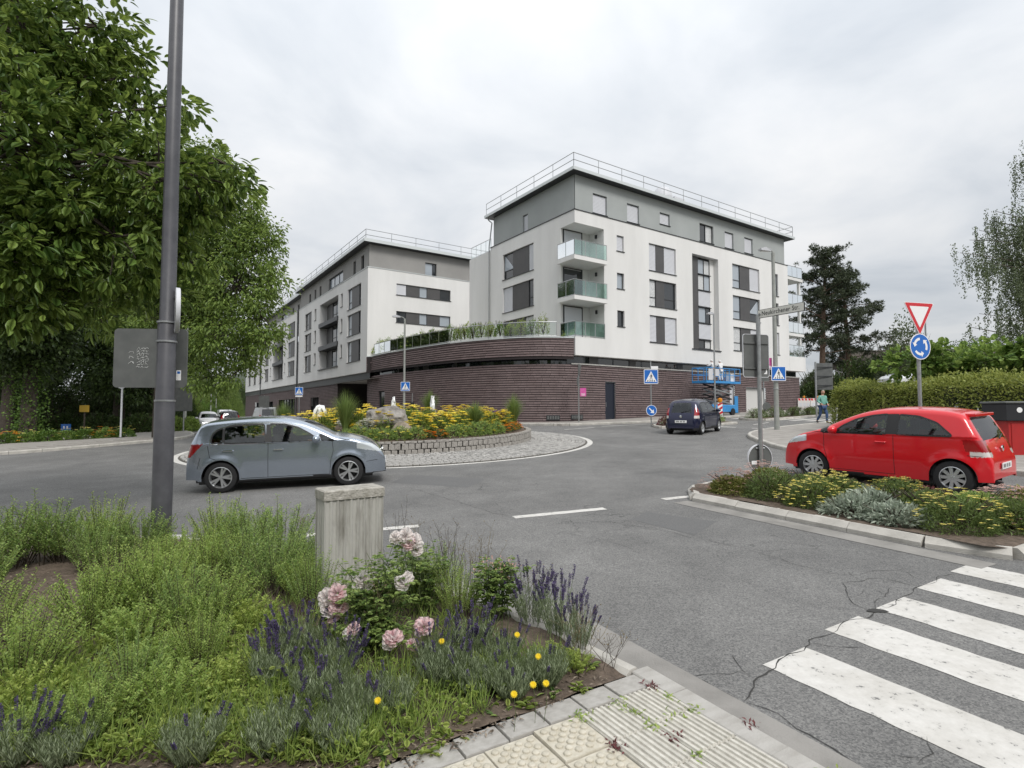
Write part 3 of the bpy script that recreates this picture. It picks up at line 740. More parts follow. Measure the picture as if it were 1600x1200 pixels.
# penthouse, roof
hp = [(1.66, 2.92, 14.56, 15.88), (4.82, 6.0, 14.58, 15.88), (8.15, 9.22, 15.06, 15.92), (12.65, 14.35, 14.6, 16.0), (15.8, 16.95, 14.6, 15.92), (18.45, 19.62, 14.62, 15.92)]
m = MB(); fwall(m, 'F', .12, 24.4, ZW-.1, ZE, hp, -.1); fwall(m, 'L', .12, 9.9, ZW-.1, ZE, [(5.28, 5.9, 14.5, 15.75)], -.1)
m.box((.14, 9.86, ZW-.2), (24.38, 9.9, ZE)); m.box((24.36, .14, ZW-.2), (24.39, 9.85, ZE)); m.build('penthouse_wall', M_grey, ab)
for i, h in enumerate(hp): window(ab, 'F', *h, [(.5, 'g'), (.5, 'c')] if i == 3 else [(1, 's')], o=-.1)
window(ab, 'L', 5.28, 5.9, 14.5, 15.75, [(1, 's')], o=-.1)
m = MB(); m.box((-.42, -.42, ZE), (25.2, 10.4, ZE+.07)); rf = m.build('roof', M_anth, ab)
m = MB()
for a, b in (((-.46, -.46), (25.24, -.422)), ((-.46, -.42), (-.422, 10.44)), ((25.202, -.42), (25.24, 10.44)), ((-.42, 10.402), (25.2, 10.44))): m.box((*a, ZE+.02), (*b, ZE+.22))
m.build('roof_edge', M_roof, rf)
m = MB(); m.box((-.40, -.40, ZE+.07), (25.18, 10.38, ZE+.2)); m.build('roof_gravel', M_conc, rf)
roof_rail(rf, [(25.1, 10.3), (25.1, -.32), (-.34, -.34), (-.34, 10.3)], ZE+.2, .95, 2.1).build('roof_railing', M_steel, rf, True)
m = MB(); m.lathe([(.0, .9), (.45, .82), (.68, .6), (.74, .3), (.74, 0)], 14, Matrix.Translation((9.4, .9, ZE+.2)) @ Matrix.Diagonal((1, 1, 1.5, 1))); m.build('roof_dome', M_shut, rf, True)
m = MB(); m.box((10.4, .6, ZE+.2), (11.6, 1.6, ZE+1.0)); m.build('roof_hatch', M_shut, rf)
for u in (18, 20.6): MB().tube([(u, 2, ZE+.24), (u, 2, ZE+.78)], .065).build('vent_pipe', M_steel, rf, True)
m = MB(); m.tube([(-.5, 9.98, ZE), (-.3, 9.98, ZE-.25), (-.02, 9.98, ZE-.4), (-.08, 10.3, ZW+.1), (-.08, 10.3, 6.2)], .05, 7); m.build('downpipe', M_steel, ab, True)
glass_rail(ab, [(.1, 10.3), (.1, 13.4)], 14.2, 1.0, .75)
glass_rail(ab, [(27.2, 2.1), (25.6, 2.1)], 13.9, 1.0, .8)
# side balconies at the far right end
for zf in (13.5, 11.0, 8.45):
    s = MB(); s.box((24.72, .05, zf-.25), (27.3, 1.98, zf)); so_ = s.build('balcony_slab', M_white, ab)
    glass_rail(so_, [(24.78, .1), (27.24, .1), (27.24, 1.9)], zf, 1.02, .82)
glass_rail(ab, [(24.78, .1), (27.28, .1), (27.28, 1.9)], 6.36, 1.02, .82)
m = MB(); m.box((26.9, .2, 6.36), (27.1, .4, 13.2)); m.build('balcony_post', M_white, ab)

# ---- left apartment block (corner at B)
lb = empty('apartment_building', (-12.4, 46.9, 0), BROT, 'long white apartment block with warm grey top storey receding down the left street', 'building')
ZB, ZG, ZT = 4.86, 13.92, 15.95
# gable towards the roundabout
m = MB(); rg = [(11.8, 12.82), (9.34, 10.36), (6.9, 7.92)]
fwall(m, 'F', 0, 16, ZB, ZG, [(2.6, 7.98, a, b) for a, b in rg])
blocks = [(0, 25, 0.), (25.3, 50, .0), (50.3, 68, .0)]
wl_ = []
for bi, (s0, s1, oo) in enumerate(blocks[:2]):
    H = []
    sl = [(-1.0)]
    for a, b in ((10.95, 12.9), (8.45, 10.45), (6.0, 7.92)):
        H += [(s0+1.75, s0+5.6, a, b), (s0+18.9, s0+21.9, a, b)]
        wl_ += [(s0+1.75, s0+5.6, a, b, [(.2, 'g'), (.55, 'p'), (.25, 'b')]), (s0+18.9, s0+21.9, a, b, [(.55, 'p'), (.45, 'g')])]
        H += [(s0+7.15, s0+7.75, a+.65, b), (s0+16.85, s0+17.6, a+.65, b)]
        wl_ += [(s0+7.15, s0+7.75, a+.65, b, [(1, 'g')]), (s0+16.85, s0+17.6, a+.65, b, [(1, 'c')])]
    H.append((s0+8.6, s0+15.3, 5.95, 13.0, .9))
    fwall(m, 'L', s0, s1, ZB, ZG, H, oo)
H = []
for a, b in ((10.95, 12.7), (8.45, 10.3), (6.0, 7.9)):
    for q in (51.5, 57, 62.5): H.append((q, q+2.6, a, b)); wl_.append((q, q+2.6, a, b, [(.5, 'p'), (.5, 'g')]))
fwall(m, 'L', 50.3, 68, ZB-.15, 12.9, H, -.3)
m.add([(0, 0, ZB), (16, 0, ZB), (16, 68, ZB), (0, 68, ZB)], [(0, 1, 2, 3)]); m.box((.3, 25.0, ZB), (15, 25.3, ZG)); m.box((.35, 49.99, ZB), (15, 50.31, 12.9)); m.box((.31, 68.0, ZB), (15, 68.2, 12.9)); m.box((15.9, .01, ZB), (16, 67.9, 12.9))
m.build('facade_wall', M_white, lb)
for u0, u1, a, b, s in wl_: window(lb, 'L', u0, u1, a, b, s, o=-.3 if u0 > 50.5 else 0)
for i, (a, b) in enumerate(rg): window(lb, 'F', 2.6, 7.98, a, b, [[(.18, 's'), (.24, 'p'), (.14, 'b'), (.24, 'p'), (.2, 'g')], [(.18, 'g'), (.24, 'p'), (.14, 'b'), (.24, 'p'), (.2, 'b')], [(.18, 'g'), (.24, 'p'), (.14, 'g'), (.24, 'p'), (.2, 'g')]][i])
for s0 in (0, 25.3):
    pm = MB(); fbox(pm, 'L', s0+8.6, s0+15.3, 5.95, 13.0, -.92, -.9); pm.build('loggia_back_wall', M_panel, lb)
    for a, b in ((10.95, 12.9), (8.5, 10.4), (6.0, 7.9)):
        window(lb, 'L', s0+8.75, s0+12.9, a, b, [(.33, 'g'), (.33, 'b'), (.34, 'g')], o=-.62, depth=.1)
        pm = MB(); fbox(pm, 'L', s0+12.95, s0+15.0, a, b, -.85, -.7); pm.build('panel', M_panel, lb)
    for z in (10.45, 7.95):
        pm = MB(); fbox(pm, 'L', s0+8.5, s0+15.4, z, z+.45, -.7, .12); pm.build('loggia_beam', M_anth, lb)
    pm = MB(); fbox(pm, 'L', s0+8.4, s0+15.6, 5.86, 5.95, -.2, .12); pm.build('sill', M_anth, lb)
m = MB(); hB = [(5.4, 6.54, 13.98, 15.15)]
fwall(m, 'F', .1, 16, ZG-.1, ZT, hB, -.08)
hl = [(1.3, 2.1, 14.06, 15.3), (3.6, 4.3, 14.06, 15.3), (7.4, 12.3, 14.1, 15.25), (15.2, 15.9, 14.08, 15.15), (17.3, 18.0, 14.08, 15.15), (19.6, 20.4, 14.08, 15.05)]
hl2 = [(27.5, 28.4, 14.05, 15.2), (30.5, 31.4, 14.05, 15.2), (34, 38.5, 14.05, 15.2), (42, 42.8, 14.05, 15.2)]
fwall(m, 'L', .1, 24.4, ZG-.1, ZT, hl, -.08); fwall(m, 'L', 25.6, 49.4, ZG-.1, ZT-.1, hl2, -.6)
m.box((.7, 24.4, ZG-.1), (15, 24.43, ZT)); m.box((.7, 49.4, ZG-.1), (15, 49.43, ZT-.1)); m.box((.62, 25.57, ZG-.1), (15, 25.6, ZT-.1))
m.build('penthouse_wall', M_greyw, lb)
window(lb, 'F', *hB[0], [(.7, 'b'), (.3, 'g')], o=-.08)
for h in hl: window(lb, 'L', *h, [(.34, 'b'), (.33, 'b'), (.33, 'b')] if h[1]-h[0] > 2 else [(1, 'g')], o=-.08)
for h in hl2: window(lb, 'L', *h, [(.5, 'b'), (.5, 'g')] if h[1]-h[0] > 2 else [(1, 'g')], o=-.6)
m = MB(); fbox(m, 'F', -.04, 16, ZG, ZG+.05, -.3, .04); fbox(m, 'L', .3, 24.9, ZG, ZG+.05, -.3, .04); fbox(m, 'L', 25.3, 50, ZG, ZG+.05, -.8, .04); m.build('parapet_capping', M_roof, lb)
m = MB(); m.box((-.5, -.5, ZT), (16, 24.9, ZT+.12)); m.box((0., 25.2, ZT-.1), (16, 49.9, ZT+.02)); rf = m.build('roof', M_anth, lb)
m = MB(); m.box((-.54, -.54, ZT+.03), (16, -.502, ZT+.30)); m.box((-.54, -.502, ZT+.03), (-.502, 24.9, ZT+.30)); m.box((-.04, 25.2, ZT-.07), (-.002, 49.9, ZT+.2)); m.box((-.3, 50.3, 12.9), (15.8, 68.2, 13.05)); m.build('roof_edge', M_roof, rf)
roof_rail(rf, [(15.8, -.35), (-.35, -.35), (-.35, 24.8)], ZT+.12, 1.0, 2.2).build('roof_railing', M_steel, rf, True)
roof_rail(rf, [(.2, 25.4), (.2, 49.8)], ZT+.02, 1.0, 2.2).build('roof_railing', M_steel, rf, True)
for u, zz in ((25.1, ZG), (50.1, 12.8)): MB().tube([(-.12, u, zz), (-.12, u, 1.0)], .07, 6).build('downpipe', M_anth, lb, True)

# ---- brick podium under and between the blocks: curved wall with real courses
pod = empty('brick_podium', (0, 0, 0), 0, 'dark brown brick ground floor with curved wall and terrace between the white blocks', 'building')
def brick_run(mb, back, pts, ztop, zbot, holes=(), course=.15, length=.46, depth=.11):
    """pts: plan polyline; zbot: number or function(s, point); holes: (s0, s1, z0, z1)"""
    P = [Vector((p[0], p[1], 0)) for p in pts]; S = [0]
    for i in range(1, len(P)): S.append(S[-1]+(P[i]-P[i-1]).length)
    def pos(s):
        for i in range(len(S)-1):
            if s <= S[i+1] or i == len(S)-2:
                t = (P[i+1]-P[i]).normalized(); return P[i]+t*(s-S[i]), Vector((t.y, -t.x, 0))
    k = 0; z = ztop
    zmin = min(zbot(*pos(s)[0][:2]) if callable(zbot) else zbot for s in (0, S[-1]*.25, S[-1]*.5, S[-1]*.75, S[-1]))-.1
    while z > zmin:
        s = -RN.uniform(0, length)
        while s < S[-1]:
            ln = length*RN.uniform(.7, 1.3); a, b = max(0, s+.006), min(S[-1], s+ln-.006); s += ln
            if b-a < .05: continue
            cz = z-course/2
            segs = [(a, b)]
            for h in holes:
                if h[2] < cz < h[3]:
                    q = []
                    for (x0, x1) in segs:
                        if x1 <= h[0] or x0 >= h[1]: q.append((x0, x1)); continue
                        if x0 < h[0]: q.append((x0, h[0]))
                        if x1 > h[1]: q.append((h[1], x1))
                    segs = q
            for (x0, x1) in segs:
                if x1-x0 < .04: continue
                (pa, na), (pb, nb2) = pos(x0), pos(x1)
                zb_ = zbot(pa.x, pa.y) if callable(zbot) else zbot
                if z < zb_-.05: continue
                o = RN.uniform(-.006, .012); h2 = course-.046
                vs = [(*(pa+na*o)[:2], z-h2), (*(pb+nb2*o)[:2], z-h2), (*(pb+nb2*(o-.02))[:2], z), (*(pa+na*(o-.02))[:2], z),
                      (*(pa-na*depth)[:2], z-h2), (*(pb-nb2*depth)[:2], z-h2), (*(pb-nb2*depth)[:2], z), (*(pa-na*depth)[:2], z)]
                mb.add(vs, [(0, 1, 2, 3), (4, 0, 3, 7), (1, 5, 6, 2), (3, 2, 6, 7), (4, 5, 1, 0)])
        z -= course
    # mortar plane behind
    st = max(2, int(S[-1]/.6)); ss = sorted({S[-1]*i/st for i in range(st+1)} | {h[i] for h in holes for i in (0, 1)}); zs = sorted({ztop, zmin-.2} | {h[i] for h in holes for i in (2, 3)})
    for a, b in zip(ss, ss[1:]):
        for c, d in zip(zs, zs[1:]):
            if any(h[0] < (a+b)/2 < h[1] and h[2] < (c+d)/2 < h[3] for h in holes): continue
            (pa, na), (pb, nb2) = pos(a), pos(b)
            back.add([(*(pa-na*.035)[:2], c), (*(pb-nb2*.035)[:2], c), (*(pb-nb2*.035)[:2], d), (*(pa-na*.035)[:2], d)], [(0, 1, 2, 3)])
    return pos
cv = [tuple(v)[:2] for v in crom([Vector((*p, 0)) for p in curve], 8)]
fac = [tuple(far(t, .3)) for t in (6.2, 12, 18, 26.8)]
low = cv[:-8]+fac
LS = [0]
for a, b in zip(low, low[1:]): LS.append(LS[-1]+math.dist(a, b))
iF = len(low)-4; sF = LS[iF]-6.2         # arc length at facade coordinate 0
zg = lambda x, y: gz(x, y)+.1
br = MB(); bk_ = MB()
hl_ = [(sF+16.4, sF+17.1, 0, 3.55), (sF+18.6, sF+21.5, 0, 3.45), (3.4, 4.7, 0, 3.1)]
iD = sF+2.75
hl_.append((iD, iD+.95, 0, 3.45))
posL = brick_run(br, bk_, low, 4.48, zg, hl_)
up_ = [(p[0]+q[0], p[1]+q[1]) for p, q in zip(cv[4:-16], [(-.02, -.25)]*200)]
up_ = [(-12.42, 46.8)]+[(p[0]*1.0, p[1]-.28) for p in cv[7:-20]]+[(3.92, 34.62)]
brick_run(br, bk_, up_, 6.12, 5.08)
# ground floor of the left block
def lbw(x, y): c_, s_ = math.cos(BROT), math.sin(BROT); return (-12.4+x*c_-y*s_, 46.9+x*s_+y*c_)
hb = [(68-20.2, 68-16.6, 0, 3.05), (68-38, 68-28, .9, 3.05), (68-46, 68-42, .6, 2.9), (68-58, 68-52, .6, 2.9)]
hb = [(a, b, c - 3, d) if c == 0 else (a, b, c, d) for a, b, c, d in hb]
lbl = [lbw(.35, 68), lbw(.35, 9.4)]
brick_run(br, bk_, lbl, 4.2, zg, hb, .15, .6)
tag(br.build('brick_courses', M_brick, pod), kind='stuff'); bk_.build('mortar', M_mortar, pod)
# side walls of the garage passage, its ceiling and depth
m = MB()
for (a, b) in ((lbw(.3, 9.4), lbw(14, 9.4)), (tuple(low[0]), lbw(14, 1.2))):
    m.add([(*a, -2), (*b, -2), (*b, 4.3), (*a, 4.3)], [(0, 1, 2, 3)])
m.add([(*lbw(14, 1), -2), (*lbw(14, 10), -2), (*lbw(14, 10), 4.3), (*lbw(14, 1), 4.3)], [(0, 1, 2, 3)]); m.build('passage_wall', M_mortar, pod)
m = MB(); m.add([(*lbw(.1, -2), 4.25), (*lbw(15, -2), 4.25), (*lbw(15, 10), 4.25), (*lbw(.1, 10), 4.25)], [(0, 1, 2, 3)]); m.build('passage_ceiling', M_conc, pod)
for k in range(2):
    m = MB(); m.box((-.5, -.08, 4.15), (.5, .08, 4.22)); m.build('ceiling_lamp', mat('lamp_tube', (.9, .9, .85), .4, emit=1.2), pod, mtx=Matrix.Translation((*lbw(3+k*2.6, 3.2), 0)) @ Matrix.Rotation(BROT, 4, 'Z'))
m = MB(); m.add([(*lbw(.28, 68), 4.2), (*lbw(.28, 0), 4.2), (*lbw(.28, 0), ZB), (*lbw(.28, 68), ZB)], [(0, 1, 2, 3)]); m.build('fascia_band', M_anth, pod)
# dark glazed band between wall and overhang
m = MB(); q = []
inn = [Vector((*p, 0)) for p in low]
for i, p in enumerate(inn):
    t = (inn[min(i+1, len(inn)-1)]-inn[max(0, i-1)]).normalized(); n_ = Vector((t.y, -t.x, 0)); q.append(p-n_*.32)
for a, b in zip(q, q[1:]): m.add([(a.x, a.y, 4.4), (b.x, b.y, 4.4), (b.x, b.y, 5.08), (a.x, a.y, 5.08)], [(0, 1, 2, 3)])
m.build('band_glazing', M_pane, pod)
for a, b in zip(resample(q, 1.25), resample(q, 1.25)[1:]):
    if RN.random() < .38:
        c = a.lerp(b, RN.uniform(.35, .7)); m = MB(); m.add([(a.x+.02, a.y-.03, 4.42), (c.x+.02, c.y-.03, 4.42), (c.x+.02, c.y-.03, 5.06), (a.x+.02, a.y-.03, 5.06)], [(0, 1, 2, 3)]); m.build('band_panel', M_panel, pod)
m = MB()
for a, b in zip(low[iF-10:], low[iF-9:]):
    m.add([(a[0], a[1]-.06, 4.48), (b[0], b[1]-.06, 4.48), (b[0], b[1]-.06, 4.56), (a[0], a[1]-.06, 4.56), (b[0], b[1]+.2, 4.56), (a[0], a[1]+.2, 4.56)], [(0, 1, 2, 3), (3, 2, 4, 5)])
m.build('wall_capping', M_conc, pod)
# terrace edge, deck, railing
m = MB(); uc = [Vector((*p, 0)) for p in up_]
for a, b in zip(uc, uc[1:]):
    t = (b-a).normalized(); n_ = Vector((t.y, -t.x, 0))
    a0, b0, a1, b1 = a+n_*.05, b+n_*.05, a-n_*.3, b-n_*.3
    m.add([(a0.x, a0.y, 6.125), (b0.x, b0.y, 6.125), (b0.x, b0.y, 6.19), (a0.x, a0.y, 6.19), (b1.x, b1.y, 6.19), (a1.x, a1.y, 6.19)], [(0, 1, 2, 3), (3, 2, 4, 5)])
m.build('parapet_capping', M_roof, pod)
m = MB(); m.add([(p[0], p[1]+.1, 6.0) for p in up_]+[(*lbw(14, 13), 6.0), (*lbw(6, 1), 6.0)], [tuple(range(len(up_)+2))])
m.add([(p[0], p[1]+.1, 5.08) for p in up_]+[(*lbw(14, 13), 5.08), (*lbw(6, 1), 5.08)], [tuple(range(len(up_)+2))]); m.build('terrace_deck', M_conc, pod)
glass_rail(pod, [(p.x, p.y+.16) for p in resample(uc, 1.15)[1:-1]], 6.19, .95, 1.2, glassmat('terrace_glass', (.95, .98, .965), .025, .04), 'terrace_railing')
# doors and vents in the brick wall
def wall_door(s0, s1, z1, mt, name, inset=.12, zb=None):
    (pa, na), (pb, nb2) = posL(s0), posL(s1); z0 = zg(pa.x, pa.y) if zb is None else zb
    d = MB(); d.add([(*(pa-na*inset)[:2], z0), (*(pb-nb2*inset)[:2], z0), (*(pb-nb2*inset)[:2], z1), (*(pa-na*inset)[:2], z1)], [(0, 1, 2, 3)])
    o = d.build(name, mt, pod)
    fm = MB()
    for p_, n_ in ((pa, na), (pb, nb2)): fm.tube([(*(p_-n_*(inset-.02))[:2], z0), (*(p_-n_*(inset-.02))[:2], z1)], .035, 4)
    fm.tube([(*(pa-na*(inset-.02))[:2], z1-.03), (*(pb-nb2*(inset-.02))[:2], z1-.03)], .035, 4); fm.build('door_frame', M_anth, o); return o
M_navy = mat('door_dark_blue', (.010, .014, .026), .45)
d = wall_door(iD, iD+.95, 3.45, M_navy, 'door')
(pa, na), _ = posL(iD+.12), 0
m = MB(); m.tube([(*(pa-na*.08)[:2], 1.8), (*(pa-na*.08)[:2], 2.1)], .02, 5); m.build('handle', M_steel, d)
wall_door(sF+16.4, sF+17.1, 3.55, M_shut, 'door', .2)
wall_door(sF+18.6, sF+21.5, 3.45, mat('pale_gate', (.55, .55, .53), .6), 'roller_gate', .25)
wall_door(3.4, 4.7, 3.1, M_pane, 'door', .15)
for u0, u1, z1 in ((16.6, 20.2, 3.05), (28, 38, 3.05), (42, 46, 2.9), (52, 58, 2.9)):
    a, b = lbw(.75, u0), lbw(.75, u1); z0 = -1 if u0 == 16.6 else .6
    d = MB(); d.add([(*a, z0), (*b, z0), (*b, z1), (*a, z1)], [(0, 1, 2, 3)]); o = d.build('shop_window', M_dark if u0 == 16.6 else M_pane, pod)
    fm = MB(); k = max(1, int((u1-u0)/1.6))
    for i in range(k+1): c = lbw(.7, u0+(u1-u0)*i/k); fm.tube([(*c, z0), (*c, z1)], .05, 4)
    fm.build('window_frame', M_anth, o)
for s in (sF-1.7, sF-.1):
    (pa, na), (pb, nb2) = posL(s), posL(s+.85); z0 = zg(pa.x, pa.y)+.12
    m = MB(); m.add([(*(pa+na*.05)[:2], z0), (*(pb+nb2*.05)[:2], z0), (*(pb+nb2*.05)[:2], z0+.32), (*(pa+na*.05)[:2], z0+.32), (*(pa-na*.05)[:2], z0), (*(pb-nb2*.05)[:2], z0), (*(pb-nb2*.05)[:2], z0+.32), (*(pa-na*.05)[:2], z0+.32)],
                    [(0, 1, 2, 3), (3, 2, 6, 7), (0, 3, 7, 4), (1, 5, 6, 2)]); o = m.build('vent_box', M_anth, pod)
    g_ = MB()
    for i in range(5):
        p_ = pa.lerp(pb, .12+i*.19); g_.cbox((p_.x+na.x*.06, p_.y+na.y*.06, z0+.16), (.1, .03, .2))
    g_.build('vent_grille', M_signback, o)

# ---- small white houses at the end of the left street
def far_house(name, c, rz, sx, sy, h, lbl, wn):
    o = empty(name, (c[0], c[1], gz(*c)-.3), rz, lbl, 'building')
    m = MB(); m.box((0, 0, 2.6), (sx, sy, h)); m.build('upper_wall', M_white, o)
    m = MB(); m.box((.6, .6, 0), (sx-.6, sy-.6, 2.6)); m.build('ground_floor', M_panel, o)
    m = MB(); m.box((-.15, -.15, h), (sx+.15, sy+.15, h+.25)); m.build('roof', M_anth, o)
    for (pl, u0, u1, z0, z1) in wn:
        q = MB(); fbox(q, pl, u0, u1, z0, z1, -.3, .02); wi = q.build('window', M_anth, o); q = MB(); fbox(q, pl, u0+.12, u1-.12, z0+.12, z1-.12, .021, .03); q.build('pane', M_pane, wi)
    return o
far_house('office_building', (-38.5, 92), BROT, 14, 12, 11.2, 'small white flat-roofed house at the far end of the left street', [('F', 2, 4.6, 7.4, 9.8), ('F', 2, 4.6, 3.4, 6.2), ('F', 7, 9.5, 7.4, 9.8), ('F', 7, 9.5, 3.4, 6.2), ('L', 1.2, 3.4, 3.4, 8.6), ('L', 6, 8.2, 3.4, 8.6)])
far_house('office_building', (-50, 108), BROT, 14, 10, 14.5, 'grey and white house with dark roof edge behind the small white house', [('F', 2, 5, 9, 12), ('F', 8, 11, 9, 12), ('L', 2, 4, 5, 11), ('L', 5.6, 7.6, 5, 11)])
# ------------------------------------------------------------------ vehicles
def lerp_prof(pr, x):
    for (a, za), (b, zb) in zip(pr, pr[1:]):
        if a <= x <= b: return za+(zb-za)*(x-a)/max(1e-9, b-a)
    return pr[0][1] if x < pr[0][0] else pr[-1][1]
def inpoly(x, z, P):
    c = False; n = len(P)
    for i in range(n):
        (x0, z0), (x1, z1) = P[i], P[i-1]
        if (z0 > z) != (z1 > z) and x < (x1-x0)*(z-z0)/(z1-z0)+x0: c = not c
    return c
def smooth_poly(P, r=.05, k=4):
    """round the corners of a polygon"""
    out = []; n = len(P)
    for i in range(n):
        p = Vector(P[i]); a = Vector(P[i-1]); b = Vector(P[(i+1) % n])
        da, db = (a-p), (b-p); q0 = p+da.normalized()*min(r, da.length*.45); q1 = p+db.normalized()*min(r, db.length*.45)
        for j in range(k+1):
            t = j/k; out.append(tuple(q0*(1-t)**2+p*2*t*(1-t)+q1*t*t))
    return out
M_carglass = glassmat('car_glass', (.55, .60, .58), .05, .01)
M_chrome = mat('chrome', (.75, .76, .77), .15, 1.)
M_rim = mat('alloy_rim', (.62, .63, .64), .3, .85)
M_lamp = mat('headlight_lens', (.62, .66, .68), .08, .35, spec=1., coat=1.)
M_tail = mat('tail_light_red', (.30, .004, .008), .12, coat=1.)
M_tailw = mat('tail_light_clear', (.62, .58, .55), .12, coat=1.)
M_seam = mat('panel_gap', (.012, .012, .012), .8)
M_seat = mat('car_seat', (.05, .05, .053), .85)
def carpaint(name, c, metal=.0, rough=.32):
    return mat(name, c, rough, metal, coat=.85, spec=.35)
def wheel(parent, x, y, r, wdt, side, rim_r, spokes=5, double=True, capmat=None, steer=0):
    e_ = inst('wheel', None, parent, Matrix.Translation((x, y, r)) @ Matrix.Rotation(steer, 4, 'Z') @ Matrix.Rotation(PI/2*side, 4, 'X'))
    w2 = wdt/2
    m = MB(); m.lathe([(rim_r, -w2), (r*.86, -w2), (r*.96, -w2*.86), (r, -w2*.5), (r, w2*.5), (r*.965, w2*.86), (r*.88, w2), (rim_r*1.02, w2), (rim_r, w2*.8), (rim_r*.97, -w2)], 36, None, True); m.build('tyre', M_rubber, e_, True)
    m = MB(); m.lathe([(rim_r, w2*.82), (rim_r*1.01, w2*.96), (rim_r*.95, w2*1.0), (rim_r*.9, w2*.6), (rim_r*.88, -w2*.3)], 36, caps=False)
    m.lathe([(0, w2*.86), (rim_r*.16, w2*.84), (rim_r*.2, w2*.7), (rim_r*.2, w2*.2)], 16)
    for i in range(spokes):
        for dd in ((-.17, .17) if double else (0,)):
            a = 2*PI*i/spokes+dd; a2 = 2*PI*i/spokes+dd*.55; hw = rim_r*(.075 if double else .12)
            t = Vector((math.cos(a), math.sin(a), 0)); b = Vector((math.cos(a2), math.sin(a2), 0)); nn = Vector((-t.y, t.x, 0))
            p0, p1 = b*rim_r*.14, t*rim_r*.93
            vs = []
            for p, z, hh in ((p0, w2*.8, hw*1.0), (p1, w2*.72, hw*1.25)):
                for s in (-1, 1): vs += [tuple(p+nn*hh*s+Vector((0, 0, z))), tuple(p+nn*hh*s*1.2+Vector((0, 0, z-.035)))]
            m.add(vs, [(0, 2, 6, 4), (1, 0, 4, 5), (2, 3, 7, 6)])
    m.build('rim', capmat or M_rim, e_, 30)
    m = MB(); m.lathe([(0, w2*.05), (rim_r*.9, w2*.05)], 24); m.build('brake_disc', M_black, e_)
    return e_
def car(name, label, loc, heading, S, group=None, res=1.0):
    """S: spec dict. local x forward, y left, z up; origin on the ground between the axles"""
    root = empty(name, loc, heading, label, 'car', group)
    if 'pitch' in S: root.rotation_euler = (S.get('roll', 0), S['pitch'], heading)
    pr = S['profile']                                   # upper outline, x increasing
    cp = crom([Vector((x, 0, z)) for x, z in pr], 10)
    cp = resample(cp, .022/res)
    xs = []
    for p in cp:
        if not xs or p.x > xs[-1][0]+.0008: xs.append((p.x, p.z))
    ax = S['axles']; ar = S['arch']; zs_ = S['sill']
    ext = []
    for a in ax:
        for s in (-1, 1):
            for e_ in (-.004, .004): ext.append(a+s*ar+e_)
    xs2 = sorted(xs+[(e_, lerp_prof(xs, e_)) for e_ in ext]); xs = [xs2[0]]
    for q in xs2[1:]:
        if q[0] > xs[-1][0]+.0005: xs.append(q)
    W = S['halfw']; xf, xr = xs[-1][0], xs[0][0]; belt = S['belt']; tumble = S.get('tumble', .30)
    def zb(x):
        for a in ax:
            if abs(x-a) < ar: return max(zs_(x), S['wr']+math.sqrt(max(0, ar*ar-(x-a)**2)))
        return zs_(x)
    def plan(x):
        f = max(0, (x-(xf-S.get('fr', .75)))/S.get('fr', .75)); r_ = max(0, ((xr+S.get('rr', .6))-x)/S.get('rr', .6))
        return 1-S.get('ft', .26)*f**2.6-S.get('rt', .16)*r_**2.6
    def W0(x, z):
        y = W*plan(x)
        if z < .62: y -= .045*((.62-z)/.42)**1.6
        if z > belt: y -= tumble*(z-belt)+.10*(z-belt)**2
        elif z > .62: y -= .012*((z-.62)/(belt-.62))**2
        # swell over the wheels
        for a in ax:
            d = math.hypot(x-a, (z-S['wr'])*1.0); y += .022*math.exp(-((d-ar)/.09)**2)
        return y
    rd = S.get('round', .085)
    slope = []
    for i in range(len(xs)):
        a, b = xs[max(0, i-2)], xs[min(len(xs)-1, i+2)]; slope.append(math.atan2(b[1]-a[1], b[0]-a[0]))
    def Y(x, z, zt, sl_):
        d = (zt-z)*max(.25, math.cos(sl_)); t = max(0, 1-d/rd)
        return W0(x, z)-rd*(1-math.sqrt(max(0, 1-t*t)))
    nz = int(52*res); nt_ = int(34*res); wins_ = {k: smooth_poly(v, .05) for k, v in S['windows'].items()}
    edges = []
    for P in wins_.values(): edges += list(zip(P, P[1:]+P[:1]))
    E0 = np.array([e_[0] for e_ in edges]); E1_ = np.array([e_[1] for e_ in edges]); EV = E1_-E0; EL = (EV**2).sum(1)
    def snap(x, z, tol):
        p = np.array((x, z)); t = np.clip(((p-E0)*EV).sum(1)/EL, 0, 1); q = E0+EV*t[:, None]; d = ((q-p)**2).sum(1); i = d.argmin()
        return (q[i][0], q[i][1]) if d[i] < tol*tol else (x, z)
    cols = []; V = []
    for i, (x, zt) in enumerate(xs):
        b = min(zb(x), zt-.02); c = []
        for j in range(nz+1):
            s = j/nz; s = s*.55+.45*math.sin(s*PI/2); z = b+(zt-b)*s; xx = x
            if 0 < j < nz and z > belt-.05: xx, z = snap(x, z, .0125/res)
            c.append((xx, max(.02, Y(xx, z, zt, slope[i])), z))
        cols.append(c)
    n = len(xs); crown = S.get('crown', .035)
    groups = {}
    def put(key, quad): groups.setdefault(key, []).append(quad)
    regs = S['regions']
    for i in range(n-1):
        for j in range(nz):
            q = [cols[i][j], cols[i+1][j], cols[i+1][j+1], cols[i][j+1]]
            cx = sum(p[0] for p in q)/4; cz = sum(p[2] for p in q)/4; cy = sum(p[1] for p in q)/4
            key = 'body'
            for k, P in wins_.items():
                if inpoly(cx, cz, P): key = k
            if key == 'body':
                for rn, f in regs:
                    if f(cx, cy, cz, 0): key = rn; break
            put(key+'|R', [(p[0], -p[1], p[2]) for p in q]); put(key+'|L', [q[3], q[2], q[1], q[0]])
